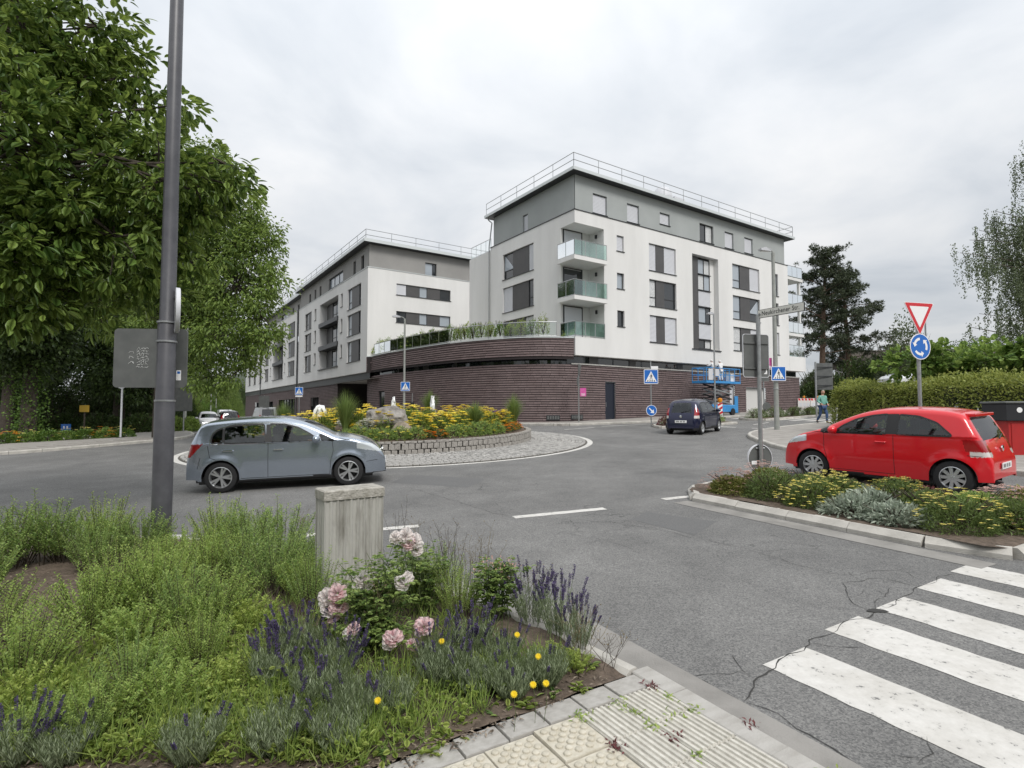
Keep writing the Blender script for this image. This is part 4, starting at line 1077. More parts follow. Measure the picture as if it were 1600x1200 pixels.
    for i in range(n-1):
        ra = []
        for k in (i, i+1):
            x, y, z = cols[k][nz]; ra.append([(x, y*t, z+crown*max(.15, math.cos(slope[k]))*(1-t*t)*min(1, y/.5) if True else z) for t in np.linspace(-1, 1, nt_+1)])
        for j in range(nt_):
            q = [ra[0][j], ra[1][j], ra[1][j+1], ra[0][j+1]]
            cx = sum(p[0] for p in q)/4; cz = sum(p[2] for p in q)/4; cy = sum(p[1] for p in q)/4; key = 'body'; u = -1+2*(j+.5)/nt_
            a, b = S['windscreen']; c, d = S['rearglass']
            if a < cx < b and abs(u) < .93: key = 'windscreen'
            elif c < cx < d and abs(u) < S.get('rgu', .86): key = 'rear_window'
            else:
                for rn, f in regs:
                    if f(cx, abs(cy), cz, 1): key = rn; break
            put(key+'|T', q)
    mats_ = {'body': S['paint'], 'windscreen': M_carglass, 'rear_window': M_carglass, 'headlight': M_lamp, 'tail_light': M_tail, 'reverse_light': M_tailw, 'lower_trim': M_black, 'grille': M_black, 'pillar_trim': M_black, 'fog_lamp': M_lamp}
    def side_join(key, sides, nm):
        idx = {}; vs = []; fs = []
        for s in sides:
            for q in groups.get(key+'|'+s, []):
                f = []
                for p in q:
                    kk = (round(p[0], 5), round(p[1], 5), round(p[2], 5))
                    if kk not in idx: idx[kk] = len(vs); vs.append(p)
                    if not f or f[-1] != idx[kk]: f.append(idx[kk])
                if len(set(f)) >= 3: fs.append(tuple(dict.fromkeys(f)))
        if not fs: return None
        m = MB(); m.add(vs, fs); return m.build(nm, mats_.get(key, M_carglass), root, 50)
    keys = {k.split('|')[0] for k in groups}
    body = side_join('body', 'RLT', 'body')
    for k in sorted(keys-{'body'}):
        nm = k if k in mats_ else 'side_window'
        if k in ('windscreen', 'rear_window', 'grille', 'lower_trim'): side_join(k, 'RLT', nm)
        else:
            if k in ('headlight', 'tail_light', 'reverse_light', 'fog_lamp'):
                tq = groups.pop(k+'|T', [])
                groups.setdefault(k+'|R', []).extend([q for q in tq if sum(p[1] for p in q) < 0]); groups.setdefault(k+'|L', []).extend([q for q in tq if sum(p[1] for p in q) >= 0])
            for s in 'RL': side_join(k, s, nm)
    # frames round the side windows and door gaps, riding on the skin
    def ribbon(P, wd, dy, mt, nm, closed, par=root):
        for s in (-1, 1):
            m = MB(); vs = []; k = len(P)
            for i, (x, z) in enumerate(P):
                a = Vector(P[(i-1) % k] if closed else P[max(0, i-1)]); b = Vector(P[(i+1) % k] if closed else P[min(k-1, i+1)])
                t = (b-a).normalized(); nn = Vector((-t.y, t.x))
                for ss in (-.5, .5):
                    xx, zz = x+nn.x*wd*ss, z+nn.y*wd*ss; zt = lerp_prof(xs, xx); ii = min(range(n), key=lambda q: abs(xs[q][0]-xx))
                    vs.append((xx, s*(Y(xx, min(zz, zt-.003), zt, slope[ii])+dy), zz))
            m.add(vs, [(2*i, 2*((i+1) % k), 2*((i+1) % k)+1, 2*i+1) for i in range(k if closed else k-1)]); m.build(nm, mt, par, 'all')
    for k, P in wins_.items(): ribbon(P, S.get('framew', .03), .004, S.get('framemat', M_black), 'window_frame', True)
    for P in S['seams']: ribbon([tuple(v)[:2] for v in resample([Vector((*p, 0)) for p in P], .04)], .009, .0015, M_seam, 'door_gap', False)
    for P, wd, mt, nm in S.get('ribbons', []): ribbon([tuple(v)[:2] for v in resample([Vector((*p, 0)) for p in P], .04)], wd, .004, mt, nm, False)
    for s in (-1, 1):
        for (x, z) in S['handles']:
            m = MB(); y = s*(Y(x, z, lerp_prof(xs, x), 0)+.022); m.tube([(x-.1, y-s*.03, z), (x-.085, y, z), (x+.085, y, z), (x+.1, y-s*.03, z)], .015, 6); m.build('door_handle', S.get('handlemat', S['paint']), root, True)
        x, z = S['mirror']; y = s*(Y(x, z, lerp_prof(xs, x), 0)); m = MB(); m.ball((x, y+s*.12, z+.035), (.085, .115, .082), 12, 8); m.tube([(x, y-s*.02, z-.03), (x, y+s*.09, z)], .03, 6); m.build('side_mirror', S['paint'], root, True)
    # under-side, wells, wheels
    m = MB(); m.box((xr+.25, -W+.14, .17), (xf-.3, W-.14, .32)); m.build('underbody', M_black, root)
    for a in ax:
        for s in (-1, 1):
            m = MB(); vs = []
            for k in range(17):
                g_ = PI*k/16; 
                for yy in (W*plan(a)-.012, W*plan(a)-.26): vs.append((a+math.cos(g_)*(ar+.003), s*yy, S['wr']+math.sin(g_)*(ar+.003)))
            m.add(vs, [(2*k, 2*k+1, 2*k+3, 2*k+2) for k in range(16)]); m.add([(a-ar, s*(W*plan(a)-.27), .15), (a+ar, s*(W*plan(a)-.27), .15), (a+ar, s*(W*plan(a)-.27), S['wr']+ar), (a-ar, s*(W*plan(a)-.27), S['wr']+ar)], [(0, 1, 2, 3)])
            m.build('wheel_arch', M_black, root)
            wheel(root, a, s*(W*plan(a)-.105), S['wr'], .19, -s, S['rim'], S.get('spokes', 5), S.get('double', True), None, S.get('steer', 0) if a > 0 else 0)
    # cabin
    if S.get('cabin', True):
        m = MB(); m.box((xr+.5, -W+.1, .3), (S['cowl']-.15, W-.1, .5)); m.build('cabin_floor', M_seat, root)
        m = MB(); m.box((S['cowl']-.42, -W+.14, .5), (S['cowl'], W-.14, belt-.02)); m.build('dashboard', M_seat, root)
        for (x, y) in ((.1, .36), (.1, -.36), (-.75, .36), (-.75, -.36)):
            m = MB(); m.chamfer((x-.22, y-.23, .45), (x+.28, y+.23, .62), .05); m.add([(x-.2, y-.22, .55), (x-.06, y-.22, .55), (x-.26, y-.2, 1.13), (x-.36, y-.2, 1.13), (x-.2, y+.22, .55), (x-.06, y+.22, .55), (x-.26, y+.2, 1.13), (x-.36, y+.2, 1.13)],
                  [(0, 1, 2, 3), (5, 4, 7, 6), (1, 5, 6, 2), (4, 0, 3, 7), (3, 2, 6, 7)]); m.chamfer((x-.38, y-.12, 1.13), (x-.28, y+.12, 1.3), .03); m.build('seat', M_seat, root)
        m = MB(); c = Vector((S['cowl']-.52, .36, .93)); tt = [c+Vector((math.sin(.45)*math.cos(a)*-.18*-1, math.sin(a)*.18, math.cos(a)*.18*.9)) for a in np.linspace(0, 2*PI, 21)]
        m.tube(tt, .014, 6, False); m.tube([c, c+Vector((.25, 0, -.12))], .025, 6); m.build('steering_wheel', M_black, root, True)
    for f in S.get('extras', []): f(root, lambda x, z: Y(x, z, lerp_prof(xs, x), 0))
    if S.get('lettered', True):
        for (x, y, z, rx, nm) in S.get('plates', []):
            m = MB(); m.box((-.012, -.26, -.055), (.0, .26, .055)); p_ = m.build('number_plate', M_swhite, root, mtx=Matrix.Translation((x, y, z)) @ Matrix.Rotation(rx, 4, 'Y'))
            m = MB(); sx = -.0135 if x < 0 else .0015
            for q in (-.16, -.11, -.03, .02, .1, .15, .2): m.box((sx, q-.016, -.032), (sx+.0002, q+.012, .032))
            tag(m.build('plate_characters', M_sblack, p_), kind='stuff')
    return root
def wiper(x0, z0, x1, z1, y0, y1):
    def f(root, Yf):
        m = MB(); m.tube([(x0, y0, z0), (x1, y1, z1)], [.014, .009], 5); m.build('wiper', M_black, root)
    return f
def badge(x, y, z, r_, ax_='X'):
    def f(root, Yf):
        m = MB(); m.lathe([(r_, -.01), (r_, .008), (r_*.75, .012), (0, .012)], 14, Matrix.Translation((x, y, z)) @ Matrix.Rotation(PI/2 if x > 0 else -PI/2, 4, 'Y')); m.build('badge', M_chrome, root, True)
    return f
def antenna(x, z):
    def f(root, Yf): MB().tube([(x, 0, z), (x-.18, 0, z+.22)], [.006, .003], 4).build('antenna', M_black, root)
    return f
SILVER = carpaint('silver_blue_paint', (.38, .43, .50), .75, .22)
RED = carpaint('red_paint', (.62, .004, .012), 0., .3)
NAVY = carpaint('dark_blue_paint', (.012, .014, .045), .3, .3)
WHITEP = carpaint('white_paint', (.68, .69, .7), 0., .3); BLACKP = carpaint('black_paint', (.012, .012, .014), .2, .3)
def extra_box(nm, mt, lo, hi):
    def f(root, Yf): MB().chamfer(lo, hi, .008).build(nm, mt, root)
    return f
silver = dict(profile=[(-1.905, .30), (-1.90, .46), (-1.885, .66), (-1.855, .82), (-1.81, .98), (-1.73, 1.17), (-1.655, 1.325), (-1.585, 1.395), (-1.42, 1.435), (-.95, 1.475), (-.45, 1.49), (0, 1.47), (.34, 1.405), (.62, 1.29), (.88, 1.16), (1.06, 1.072), (1.35, 1.02), (1.6, .955), (1.8, .87), (1.95, .755), (2.045, .61), (2.08, .46), (2.09, .28)],
    halfw=.855, belt=.985, axles=(-1.225, 1.286), arch=.355, wr=.312, rim=.215, sill=lambda x: .215 if -1.7 < x < 1.8 else (.24 if x > 0 else .28), paint=SILVER, cowl=1.1, tumble=.33,
    windows={'rear_quarter': [(-1.40, 1.015), (-1.18, 1.005), (-1.18, 1.32), (-1.29, 1.275), (-1.38, 1.18)], 'rear_side': [(-1.16, 1.005), (-.36, .99), (-.40, 1.375), (-.75, 1.37), (-1.0, 1.355), (-1.16, 1.33)], 'front_side': [(-.25, .99), (.70, .99), (.52, 1.14), (.28, 1.28), (0, 1.36), (-.30, 1.375)], 'front_corner': [(.75, .99), (1.02, .98), (.87, 1.06), (.69, 1.135)]},
    windscreen=(.38, 1.03), rearglass=(-1.80, -1.64), rgu=.95, framew=.026,
    regions=[('headlight', lambda x, y, z, t: x > 1.46 and z < .945-.20*(x-1.46) and z > .70+.19*(1.95-x) and y > .42),
             ('tail_light', lambda x, y, z, t: x < -1.80+.92*(z-.735) and .735 < z < 1.005 and y > .52),
             ('fog_lamp', lambda x, y, z, t: x > 1.88 and .325 < z < .40 and .42 < y < .60),
             ('grille', lambda x, y, z, t: x > 1.9 and ((.63 < z < .73 and y < .36) or (.28 < z < .43 and y < .62))),
             ('pillar_trim', lambda x, y, z, t: t == 0 and -.37 < x < -.25 and .99 < z < 1.37),
             ('lower_trim', lambda x, y, z, t: z < .255)],
    seams=[[(-1.46, .98), (-1.42, .72), (-1.30, .68)], [(-.315, .985), (-.33, .27)], [(.96, .97), (.98, .75), (.93, .6), (.90, .27)], [(-.33, .27), (-.85, .27)], [(.9, .27), (-.33, .27)], [(1.1, 1.03), (1.48, .93)], [(-1.6, .73), (-1.66, .5)], [(1.66, .5), (1.9, .52)]],
    ribbons=[([(-1.42, 1.0), (-1.2, .99), (-.3, .974), (.73, .974)], .014, M_chrome, 'chrome_strip'), ([(-1.42, 1.01), (-1.40, 1.19), (-1.29, 1.30), (-1.0, 1.378), (-.7, 1.393), (-.3, 1.398), (.0, 1.382), (.3, 1.30)], .014, M_chrome, 'chrome_strip')],
    handles=[(-1.08, .85), (-.12, .84)], handlemat=M_chrome, mirror=(.64, 1.0), double=True, spokes=5,
    plates=[(2.10, 0, .44, 0, 'f'), (-1.915, 0, .62, 0, 'r')], extras=[wiper(1.08, 1.08, .98, 1.13, .45, -.1), badge(2.03, 0, .68, .055), antenna(-1.1, 1.49)])
red = dict(profile=[(-1.72, .30), (-1.725, .45), (-1.72, .60), (-1.69, .70), (-1.655, .80), (-1.60, .93), (-1.47, 1.19), (-1.36, 1.385), (-1.22, 1.465), (-.9, 1.51), (-.45, 1.525), (0, 1.505), (.36, 1.425), (.72, 1.275), (1.05, 1.11), (1.28, 1.035), (1.52, .965), (1.74, .865), (1.89, .74), (1.98, .58), (2.015, .42), (2.02, .28)][0:],
    halfw=.85, belt=1.03, axles=(-1.18, 1.28), arch=.352, wr=.305, rim=.20, sill=lambda x: .21 if -1.5 < x < 1.75 else .26, paint=RED, cowl=1.12, tumble=.30, rr=.55, rt=.18,
    windows={'rear_side': [(-1.20, 1.05), (-.32, 1.035), (-.34, 1.42), (-.66, 1.395), (-.95, 1.285)], 'front_side': [(-.14, 1.03), (.84, 1.025), (.66, 1.175), (.40, 1.315), (.12, 1.39), (-.16, 1.425)], 'front_corner': [(.90, 1.025), (1.08, 1.015), (.95, 1.095), (.85, 1.145)]},
    windscreen=(.42, 1.08), rearglass=(-1.575, -1.375), rgu=.9, framew=.032,
    regions=[('headlight', lambda x, y, z, t: x > 1.40 and z < .96-.22*(x-1.4) and z > .72+.2*(1.9-x) and y > .42),
             ('reverse_light', lambda x, y, z, t: x < -1.44 and .70 < z < .785 and y > .54),
             ('tail_light', lambda x, y, z, t: x < -1.33-.25*(1.0-z) and .785 <= z < .995 and y > .54),
             ('grille', lambda x, y, z, t: x > 1.85 and .26 < z < .46 and y < .6),
             ('pillar_trim', lambda x, y, z, t: t == 0 and ((-.33 < x < -.14 and 1.035 < z < 1.425) or (.82 < x < 1.1 and 1.02 < z < 1.14))),
             ('lower_trim', lambda x, y, z, t: z < .225)],
    seams=[[(-.26, 1.03), (-.27, .27)], [(1.03, 1.0), (1.03, .7), (.98, .55), (.94, .27)], [(-.27, .27), (.94, .27)], [(-1.4, .72), (-1.6, .71)], [(1.12, 1.04), (1.42, .95)]],
    handles=[(-.04, .88)], mirror=(.80, 1.05), double=False, spokes=9, rim_cap=True,
    plates=[(-1.735, 0, .52, 0, 'r'), (2.03, 0, .42, 0, 'f')],
    extras=[wiper(-1.66, 1.0, -1.58, 1.05, .05, -.42), badge(-1.69, 0, .82, .055), antenna(.3, 1.46), extra_box('roof_spoiler', RED, (-1.45, -.52, 1.40), (-1.22, .52, 1.45)), extra_box('exhaust_pipe', M_black, (-1.78, .38, .2), (-1.6, .48, .27))])
del red['rim_cap']
blue = dict(profile=[(-1.70, .28), (-1.71, .45), (-1.705, .62), (-1.67, .80), (-1.62, .95), (-1.52, 1.20), (-1.41, 1.40), (-1.27, 1.475), (-.95, 1.52), (-.4, 1.54), (.05, 1.50), (.45, 1.37), (.9, 1.07), (1.2, .98), (1.5, .88), (1.72, .72), (1.82, .5), (1.84, .3)],
    halfw=.80, belt=.94, axles=(-1.17, 1.21), arch=.335, wr=.285, rim=.19, sill=lambda x: .2, paint=NAVY, cowl=1.05, tumble=.34, round=.13, rr=.75, rt=.2,
    windows={'rear_side': [(-1.32, .98), (-.34, .96), (-.36, 1.41), (-.95, 1.39), (-1.22, 1.28)], 'front_side': [(-.24, .96), (.80, .96), (.45, 1.25), (.1, 1.38), (-.26, 1.41)]},
    windscreen=(.48, 1.08), rearglass=(-1.615, -1.42), rgu=.84,
    regions=[('headlight', lambda x, y, z, t: x > 1.45 and .6 < z < .82 and y > .4), ('tail_light', lambda x, y, z, t: x < -1.45 and .84 < z < 1.17 and y > .57), ('reverse_light', lambda x, y, z, t: x < -1.45 and .72 < z < .84 and y > .57),
             ('lower_trim', lambda x, y, z, t: z < .3)],
    seams=[[(-.29, .95), (-.3, .27)], [(.9, .94), (.88, .27)]], handles=[(-1.1, .83), (-.12, .83)], mirror=(.72, .98), double=False, spokes=6,
    plates=[(-1.72, 0, .58, 0, 'r')], extras=[wiper(-1.64, .98, -1.58, 1.06, .0, -.4), badge(-1.70, 0, .80, .06), antenna(.2, 1.5)])

def on_ground(xr, yr, xf, yf, spec, clear=.0):
    """place by the ground points of two near-side wheels; returns loc, heading"""
M_skin = mat('skin', (.48, .27, .19), .55)
# silver car: near-side (right) wheels
def place(P_rear, P_front, S, side):
    """side -1: near wheels are the car's right ones"""
    r_, f_ = Vector(P_rear), Vector(P_front); h = math.atan2(f_.y-r_.y, f_.x-r_.x)
    fx = Vector((math.cos(h), math.sin(h))); ly = Vector((-fx.y, fx.x)); mid = (r_+f_)/2
    c = mid-fx*((S['axles'][0]+S['axles'][1])/2)-ly*side*(S['halfw']-.1)
    pit = -math.atan((gz(*(c+fx))-gz(*(c-fx)))/2); rol = math.atan((gz(*(c+ly))-gz(*(c-ly)))/2)
    S['pitch'] = pit; S['roll'] = rol
    return (c.x, c.y, gz(c.x, c.y)+.003), h
lo_, hd_ = place((-6.0, 11.42), (-3.53, 12.08), silver, -1)
silver_car = car('parked_car'.replace('parked_', 'hatchback_'), 'silver blue five-door hatchback driving round the roundabout', lo_, hd_, silver)
red['steer'] = .12
lo2, hd2 = place((8.02, 9.98), (6.55, 12.08), red, 1)
red_car = car('hatchback_car', 'bright red three-door hatchback waiting behind the planted traffic island', lo2, hd2, red)
blue['steer'] = 0
lo3, hd3 = (8.45, 25.6, gz(8.45, 25.6)+.003), math.atan2(.80, .60)
blue['pitch'] = -.03
blue_car = car('hatchback_car', 'dark blue small hatchback seen from behind, leaving towards the scissor lift', lo3, hd3, blue, res=.8)
# street traffic far left, seen small
def far_car(px, d, paint, hd, lbl, scale=1.0, off=0):
    S = dict(blue); S['paint'] = paint; S['cabin'] = True; S['pitch'] = 0; S['windows'] = dict(blue['windows'])
    x = (px-800)/860*d; o = car('hatchback_car', lbl, (x, d, gz(x, d)+.003+off), hd, S, 'cars in the left street', res=.42); o.scale = (scale,)*3; return o
hs = math.atan2(-.829, .558)
far_car(326, 52, WHITEP, hs, 'white car coming down the left street towards the roundabout', 1.1)
far_car(357, 50, BLACKP, hs+PI, 'black car driving away on the left street beside the white one', 1.05)
far_car(301, 78, WHITEP, hs, 'white car parked on the left street beyond the bushes', 1.12)
far_car(283, 84, SILVER, hs, 'pale car at the kerb behind the white parked car', 1.1)
# silver van in front of the left block, white van further back
def van(px, d, paint, lbl, hd, h=2.1, ln=4.8):
    x = (px-800)/860*d; o = empty('delivery_van', (x, d, gz(x, d)), hd, lbl, 'van')
    m = MB(); sec = [(-ln/2, .35), (-ln/2, 1.1), (-ln/2+.12, h-.1), (-ln/2+.3, h), (ln/2-1.75, h), (ln/2-1.45, h-.1), (ln/2-.85, 1.2), (ln/2-.1, .95), (ln/2, .75), (ln/2, .35)]
    n = len(sec); vs = []
    for s, f in ((-1, .86), (-1, 1), (1, 1), (1, .86)): vs += [(x_, s*.93*(f if z_ > 1.2 else 1), z_-(.0 if f == 1 else 0)) for x_, z_ in sec]
    m.add([(x_, y_, z_) for x_, y_, z_ in vs[:n]]+[(x_, y_, z_) for x_, y_, z_ in vs[3*n:]], [tuple(range(n)), tuple(range(2*n-1, n-1, -1))]+[(i, n+i, n+(i+1) % n, (i+1) % n) for i in range(n)])
    m.build('body', paint, o)
    m = MB(); m.add([(-ln/2+.0, -.62, 1.2), (-ln/2+.0, .62, 1.2), (-ln/2+.095, .58, h-.22), (-ln/2+.095, -.58, h-.22)], [(0, 1, 2, 3)]); m.v = [(a-.012, b, c) for a, b, c in m.v]; m.build('rear_window', M_pane, o)
    m = MB(); m.add([(ln/2-1.40, -.68, h-.16), (ln/2-1.40, .68, h-.16), (ln/2-.88, .76, 1.24), (ln/2-.88, -.76, 1.24)], [(0, 1, 2, 3)]); m.v = [(a+.012, b, c+.012) for a, b, c in m.v]; m.build('windscreen', M_pane, o)
    for s in (-1, 1):
        m = MB(); m.box((-ln/2-.02, s*.8-.08, .75), (-ln/2+.02, s*.8+.08, 1.25)); m.build('tail_light', M_tail, o)
        m = MB(); m.add([(ln/2-2.1, s*.875, 1.25), (ln/2-1.05, s*.925, 1.22), (ln/2-1.5, s*.815, h-.2), (ln/2-2.1, s*.815, h-.2)], [(0, 1, 2, 3)]); m.v = [(a, b*1.015, c) for a, b, c in m.v]; m.build('side_window', M_pane, o)
        for xx in (-ln/2+.9, ln/2-.9): wheel(o, xx, s*.82, .32, .2, -s, .2, 5, False)
    return o
van(413, 62, carpaint('van_grey', (.33, .34, .35), .4, .35), 'grey van parked in front of the left apartment block', math.atan2(.829, -.558), 2.1)
van(352, 82, WHITEP, 'white van standing before the small white house', hs, 2.3)
# ------------------------------------------------------------------ street furniture
M_post = mat('dark_lamp_post', (.058, .058, .066), .42, c2=(.078, .078, .087), scale=7)
M_orange = mat('warning_lamp', (.75, .28, .02), .3)
M_pink = mat('pink_poster', (.55, .06, .28), .6, c2=(.62, .12, .36), scale=8)
def frame_mtx(p, d2):
    """local x along horizontal d2, local y = plate normal, local z up"""
    t = Vector((d2[0], d2[1], 0)).normalized(); n_ = Vector((-t.y, t.x, 0))
    return Matrix(((t.x, n_.x, 0, p[0]), (t.y, n_.y, 0, p[1]), (0, 0, 1, p[2]), (0, 0, 0, 1)))
XZ = Matrix(((1, 0, 0, 0), (0, 0, -1, 0), (0, 1, 0, 0), (0, 0, 0, 1)))   # polygon xy -> plate xz, extruded towards -y (the face side)
def rrect(w_, h_, r, k=4):
    out = []
    for cx, cy, a0 in ((w_/2-r, h_/2-r, 0), (-w_/2+r, h_/2-r, 90), (-w_/2+r, -h_/2+r, 180), (w_/2-r, -h_/2+r, 270)):
        for i in range(k+1): a = math.radians(a0+90*i/k); out.append((cx+r*math.cos(a), cy+r*math.sin(a)))
    return out
def circ(r, n=32): return [(r*math.cos(2*PI*i/n), r*math.sin(2*PI*i/n)) for i in range(n)]
def plate(par, poly, z0, z1, mt, name, mtx): return MB().prism(poly, z0, z1, mtx @ XZ).build(name, mt, par)
def pole(par, r0, h, mt=None, r1=None, name='pole', z0=-.1): return MB().tube([(0, 0, z0), (0, 0, h)], [r0, r1 or r0], 12).build(name, mt or M_steel, par, True)
def crossing_sign(par, mtx, s):
    p = plate(par, rrect(s, s, s*.06), 0, .012, M_swhite, 'crossing_sign', mtx)
    def add(poly, lvl, mt, nm): plate(p, [(a*s, b*s) for a, b in poly], .0125+lvl*.0015, .0135+lvl*.0015, mt, nm, mtx)
    add([(-.46, -.46), (.46, -.46), (.46, .46), (-.46, .46)], 0, M_blue, 'blue_field')
    add([(-.40, -.36), (.40, -.36), (0, .38)], 1, M_swhite, 'white_triangle')
    for x in (-.24, -.08, .08, .24): add([(x-.045, -.34), (x+.03, -.34), (x+.055 if x < 0 else x+.02, -.24), (x-.0 if x < 0 else x-.045, -.24)], 2, M_sblack, 'stripe')
    add([(-.025, .0), (.045, .0), (.05, .12), (.0, .14), (-.03, .10)], 2, M_sblack, 'walker_body')
    add([(.01+.035*math.cos(a), .185+.035*math.sin(a)) for a in np.linspace(0, 2*PI, 11)[:-1]], 2, M_sblack, 'walker_head')
    add([(-.02, .02), (.02, .02), (-.07, -.22), (-.11, -.22)], 2, M_sblack, 'walker_leg'); add([(.0, .02), (.045, .02), (.10, -.22), (.06, -.22)], 2, M_sblack, 'walker_leg')
    add([(-.02, .11), (.0, .08), (-.09, -.01), (-.11, .01)], 2, M_sblack, 'walker_arm'); add([(.04, .11), (.03, .07), (.10, .0), (.12, .02)], 2, M_sblack, 'walker_arm')
    return p
def gpos(x, y): return (x, y, gz(x, y))
def lamp_head(par, p, d2, ln=.6, nm='lamp_head', mt=None):
    f = frame_mtx(p, d2); m = MB()
    m.add([tuple(f @ Vector(v)) for v in [(0, -.09, .05), (ln, -.13, .06), (ln, .13, .06), (0, .09, .05), (0, -.06, -.04), (ln*.95, -.12, -.02), (ln*.95, .12, -.02), (0, .06, -.04), (ln*.5, -.11, .13), (ln*.5, .11, .13)]],
          [(0, 8, 9, 3), (8, 1, 2, 9), (4, 7, 6, 5), (0, 4, 5, 1, 8), (3, 9, 2, 6, 7), (1, 5, 6, 2), (0, 3, 7, 4)]); h = m.build(nm, mt or M_shut, par)
    m = MB(); m.add([tuple(f @ Vector(v)) for v in [(.1, -.07, -.045), (ln*.85, -.1, -.035), (ln*.85, .1, -.035), (.1, .07, -.045)]], [(0, 1, 2, 3)]); m.build('lamp_glass', M_swhite, h)
# 1. big dark post in the planting bed with sign backs
lp1 = empty('lamp_post', gpos(-4.33, 6.87), 0, 'tall dark grey lamp post standing in the foreground planting bed', 'lamp post')
zb_ = lp1.location.z
MB().lathe([(.112, -.1), (.112, 1.9), (.104, 1.93), (.104, 2.9), (.088, 2.94), (.085, 4.5), (.072, 8.6), (.05, 8.65)], 20).build('pole', M_post, lp1, True)
for z in (1.92, 2.66, 2.90): MB().lathe([(.112, z-.012), (.117, z-.01), (.117, z+.01), (.112, z+.012)], 20).build('clamp', M_steel, lp1, True)
sb = empty('traffic_sign', (0, 0, 0), 0, 'grey back of a rectangular sign with white scribbles, strapped to the dark post', 'sign')
sb.location = (-4.33, 6.87, 0)
c_ = at(231, 559, 7.02); fm = frame_mtx((c_.x+4.33, c_.y-6.87+.06, c_.z), (1, .08))
pl_ = plate(sb, rrect(.90, .76, .05), -.012, .012, M_signback, 'sign_plate', fm)
M_scr = mat('paint_pen_white', (.62, .63, .62), .6)
def stroke(pts, r=.0035):
    MB().tube([tuple(fm @ Vector((x, -.0145, z))) for x, z in pts], r, 4).build('scribble', M_scr, pl_)
for col_, (x0, n_, sz) in enumerate(((-.215, 3, .05), (-.135, 8, .03), (-.085, 9, .03), (-.035, 8, .032))):
    for i in range(n_):
        z = -.12+i*(.33/n_)*(.8 if col_ else .6)+(.05 if not col_ else 0); k = RN.randint(0, 3)
        sh = [[(0, 0), (.5, .5), (0, 1), (.5, .9)], [(0, .1), (.6, .2), (.5, .8), (0, .9)], [(.1, 0), (.6, .4), (.1, .6), (.6, 1)], [(0, .5), (.6, .5), (.3, 0), (.4, 1)]][k]
        stroke([(x0-sz+q*sz*1.3+RN.gauss(0, .006), z+p*sz*1.0+RN.gauss(0, .008)) for p, q in sh], RN.uniform(.0018, .0034))
f2 = fm @ Matrix.Translation((.355, -.0135, -.22)); p = plate(pl_, rrect(.06, .13, .006), 0, .001, M_swhite, 'sticker', f2); plate(p, rrect(.035, .03, .004), .0012, .002, M_blue, 'sticker_print', f2 @ Matrix.Translation((0, 0, .035)))
rs = empty('traffic_sign', (-4.33, 6.87, 0), 0, 'round sign seen edge-on high on the dark lamp post', 'sign')
c_ = at(277, 485, 6.8); fm2 = frame_mtx((c_.x+4.33, c_.y-6.87, c_.z), (.55, -.83))
q = plate(rs, circ(.27), -.02, .02, M_signback, 'sign_plate', fm2 @ Matrix.Rotation(math.radians(-3), 4, 'Z')); plate(q, circ(.255), .0205, .023, M_swhite, 'sign_face', fm2)
MB().lathe([(.268, -.026), (.28, -.022), (.28, .022), (.268, .026)], 32, fm2 @ XZ).build('sign_rim', M_shut, rs, True)
for z in (.16, -.16): MB().tube([tuple(fm2 @ Vector((0, .0, z))), (0.09, 0.0, c_.z+z)], .02, 6).build('bracket', M_black, rs)
# 2. thin pole left
t = empty('sign_pole', gpos(-20.2, 28.5), 0, 'thin pale pole with round sign beside the left flower bed', 'sign')
pole(t, .045, 3.2, M_shut); plate(t, circ(.31), -.01, .01, M_shut, 'sign_plate', frame_mtx((0, -.05, 2.95), (1, 0))); MB().lathe([(.16, .1), (.2, .1), (.2, .125), (.16, .13)], 14).build('base_collar', M_black, t)
# 3. tall beige lamp left, dark sign backs
def street_lamp(x, y, h, d2, lbl, r0=.08, r1=.05, mt=None, arm=.5, headl=.6):
    t = empty('street_lamp', gpos(x, y), 0, lbl, 'street lamp'); pole(t, r0, h, mt or M_poleg, r1)
    d = Vector((*d2, 0)).normalized()
    if arm: MB().tube([(0, 0, h-.05), tuple(d*arm*.4+Vector((0, 0, h+.08))), tuple(d*arm+Vector((0, 0, h+.12)))], .03, 6).build('arm', mt or M_poleg, t, True)
    lamp_head(t, d*arm+Vector((0, 0, h+(.1 if arm else 0))), d2, headl); return t
street_lamp(-23.0, 38.8, 8.2, (-1, .2), 'tall thin beige street lamp beside the left street bushes', .09, .06)
for k, (px, d) in enumerate(((330, 78), (338, 95), (334, 112))):
    street_lamp((px-800)/860*d, d, 7.0, (1, -.2), ['nearest', 'middle', 'farthest'][k]+' of the small lamps lined up far down the left street', .07, .05)
t = empty('traffic_sign', gpos(-20.6, 34.6), 0, 'dark sign back on a short post under the left trees', 'sign'); pole(t, .04, 3.0); plate(t, rrect(1.0, 1.5, .05), -.01, .01, M_signback, 'sign_plate', frame_mtx((0, -.05, 2.15), (1, .2)))
plate(t, rrect(1.3, .3, .04), -.01, .01, M_signback, 'upper_plate', frame_mtx((.1, -.06, 3.05), (1, .2)))
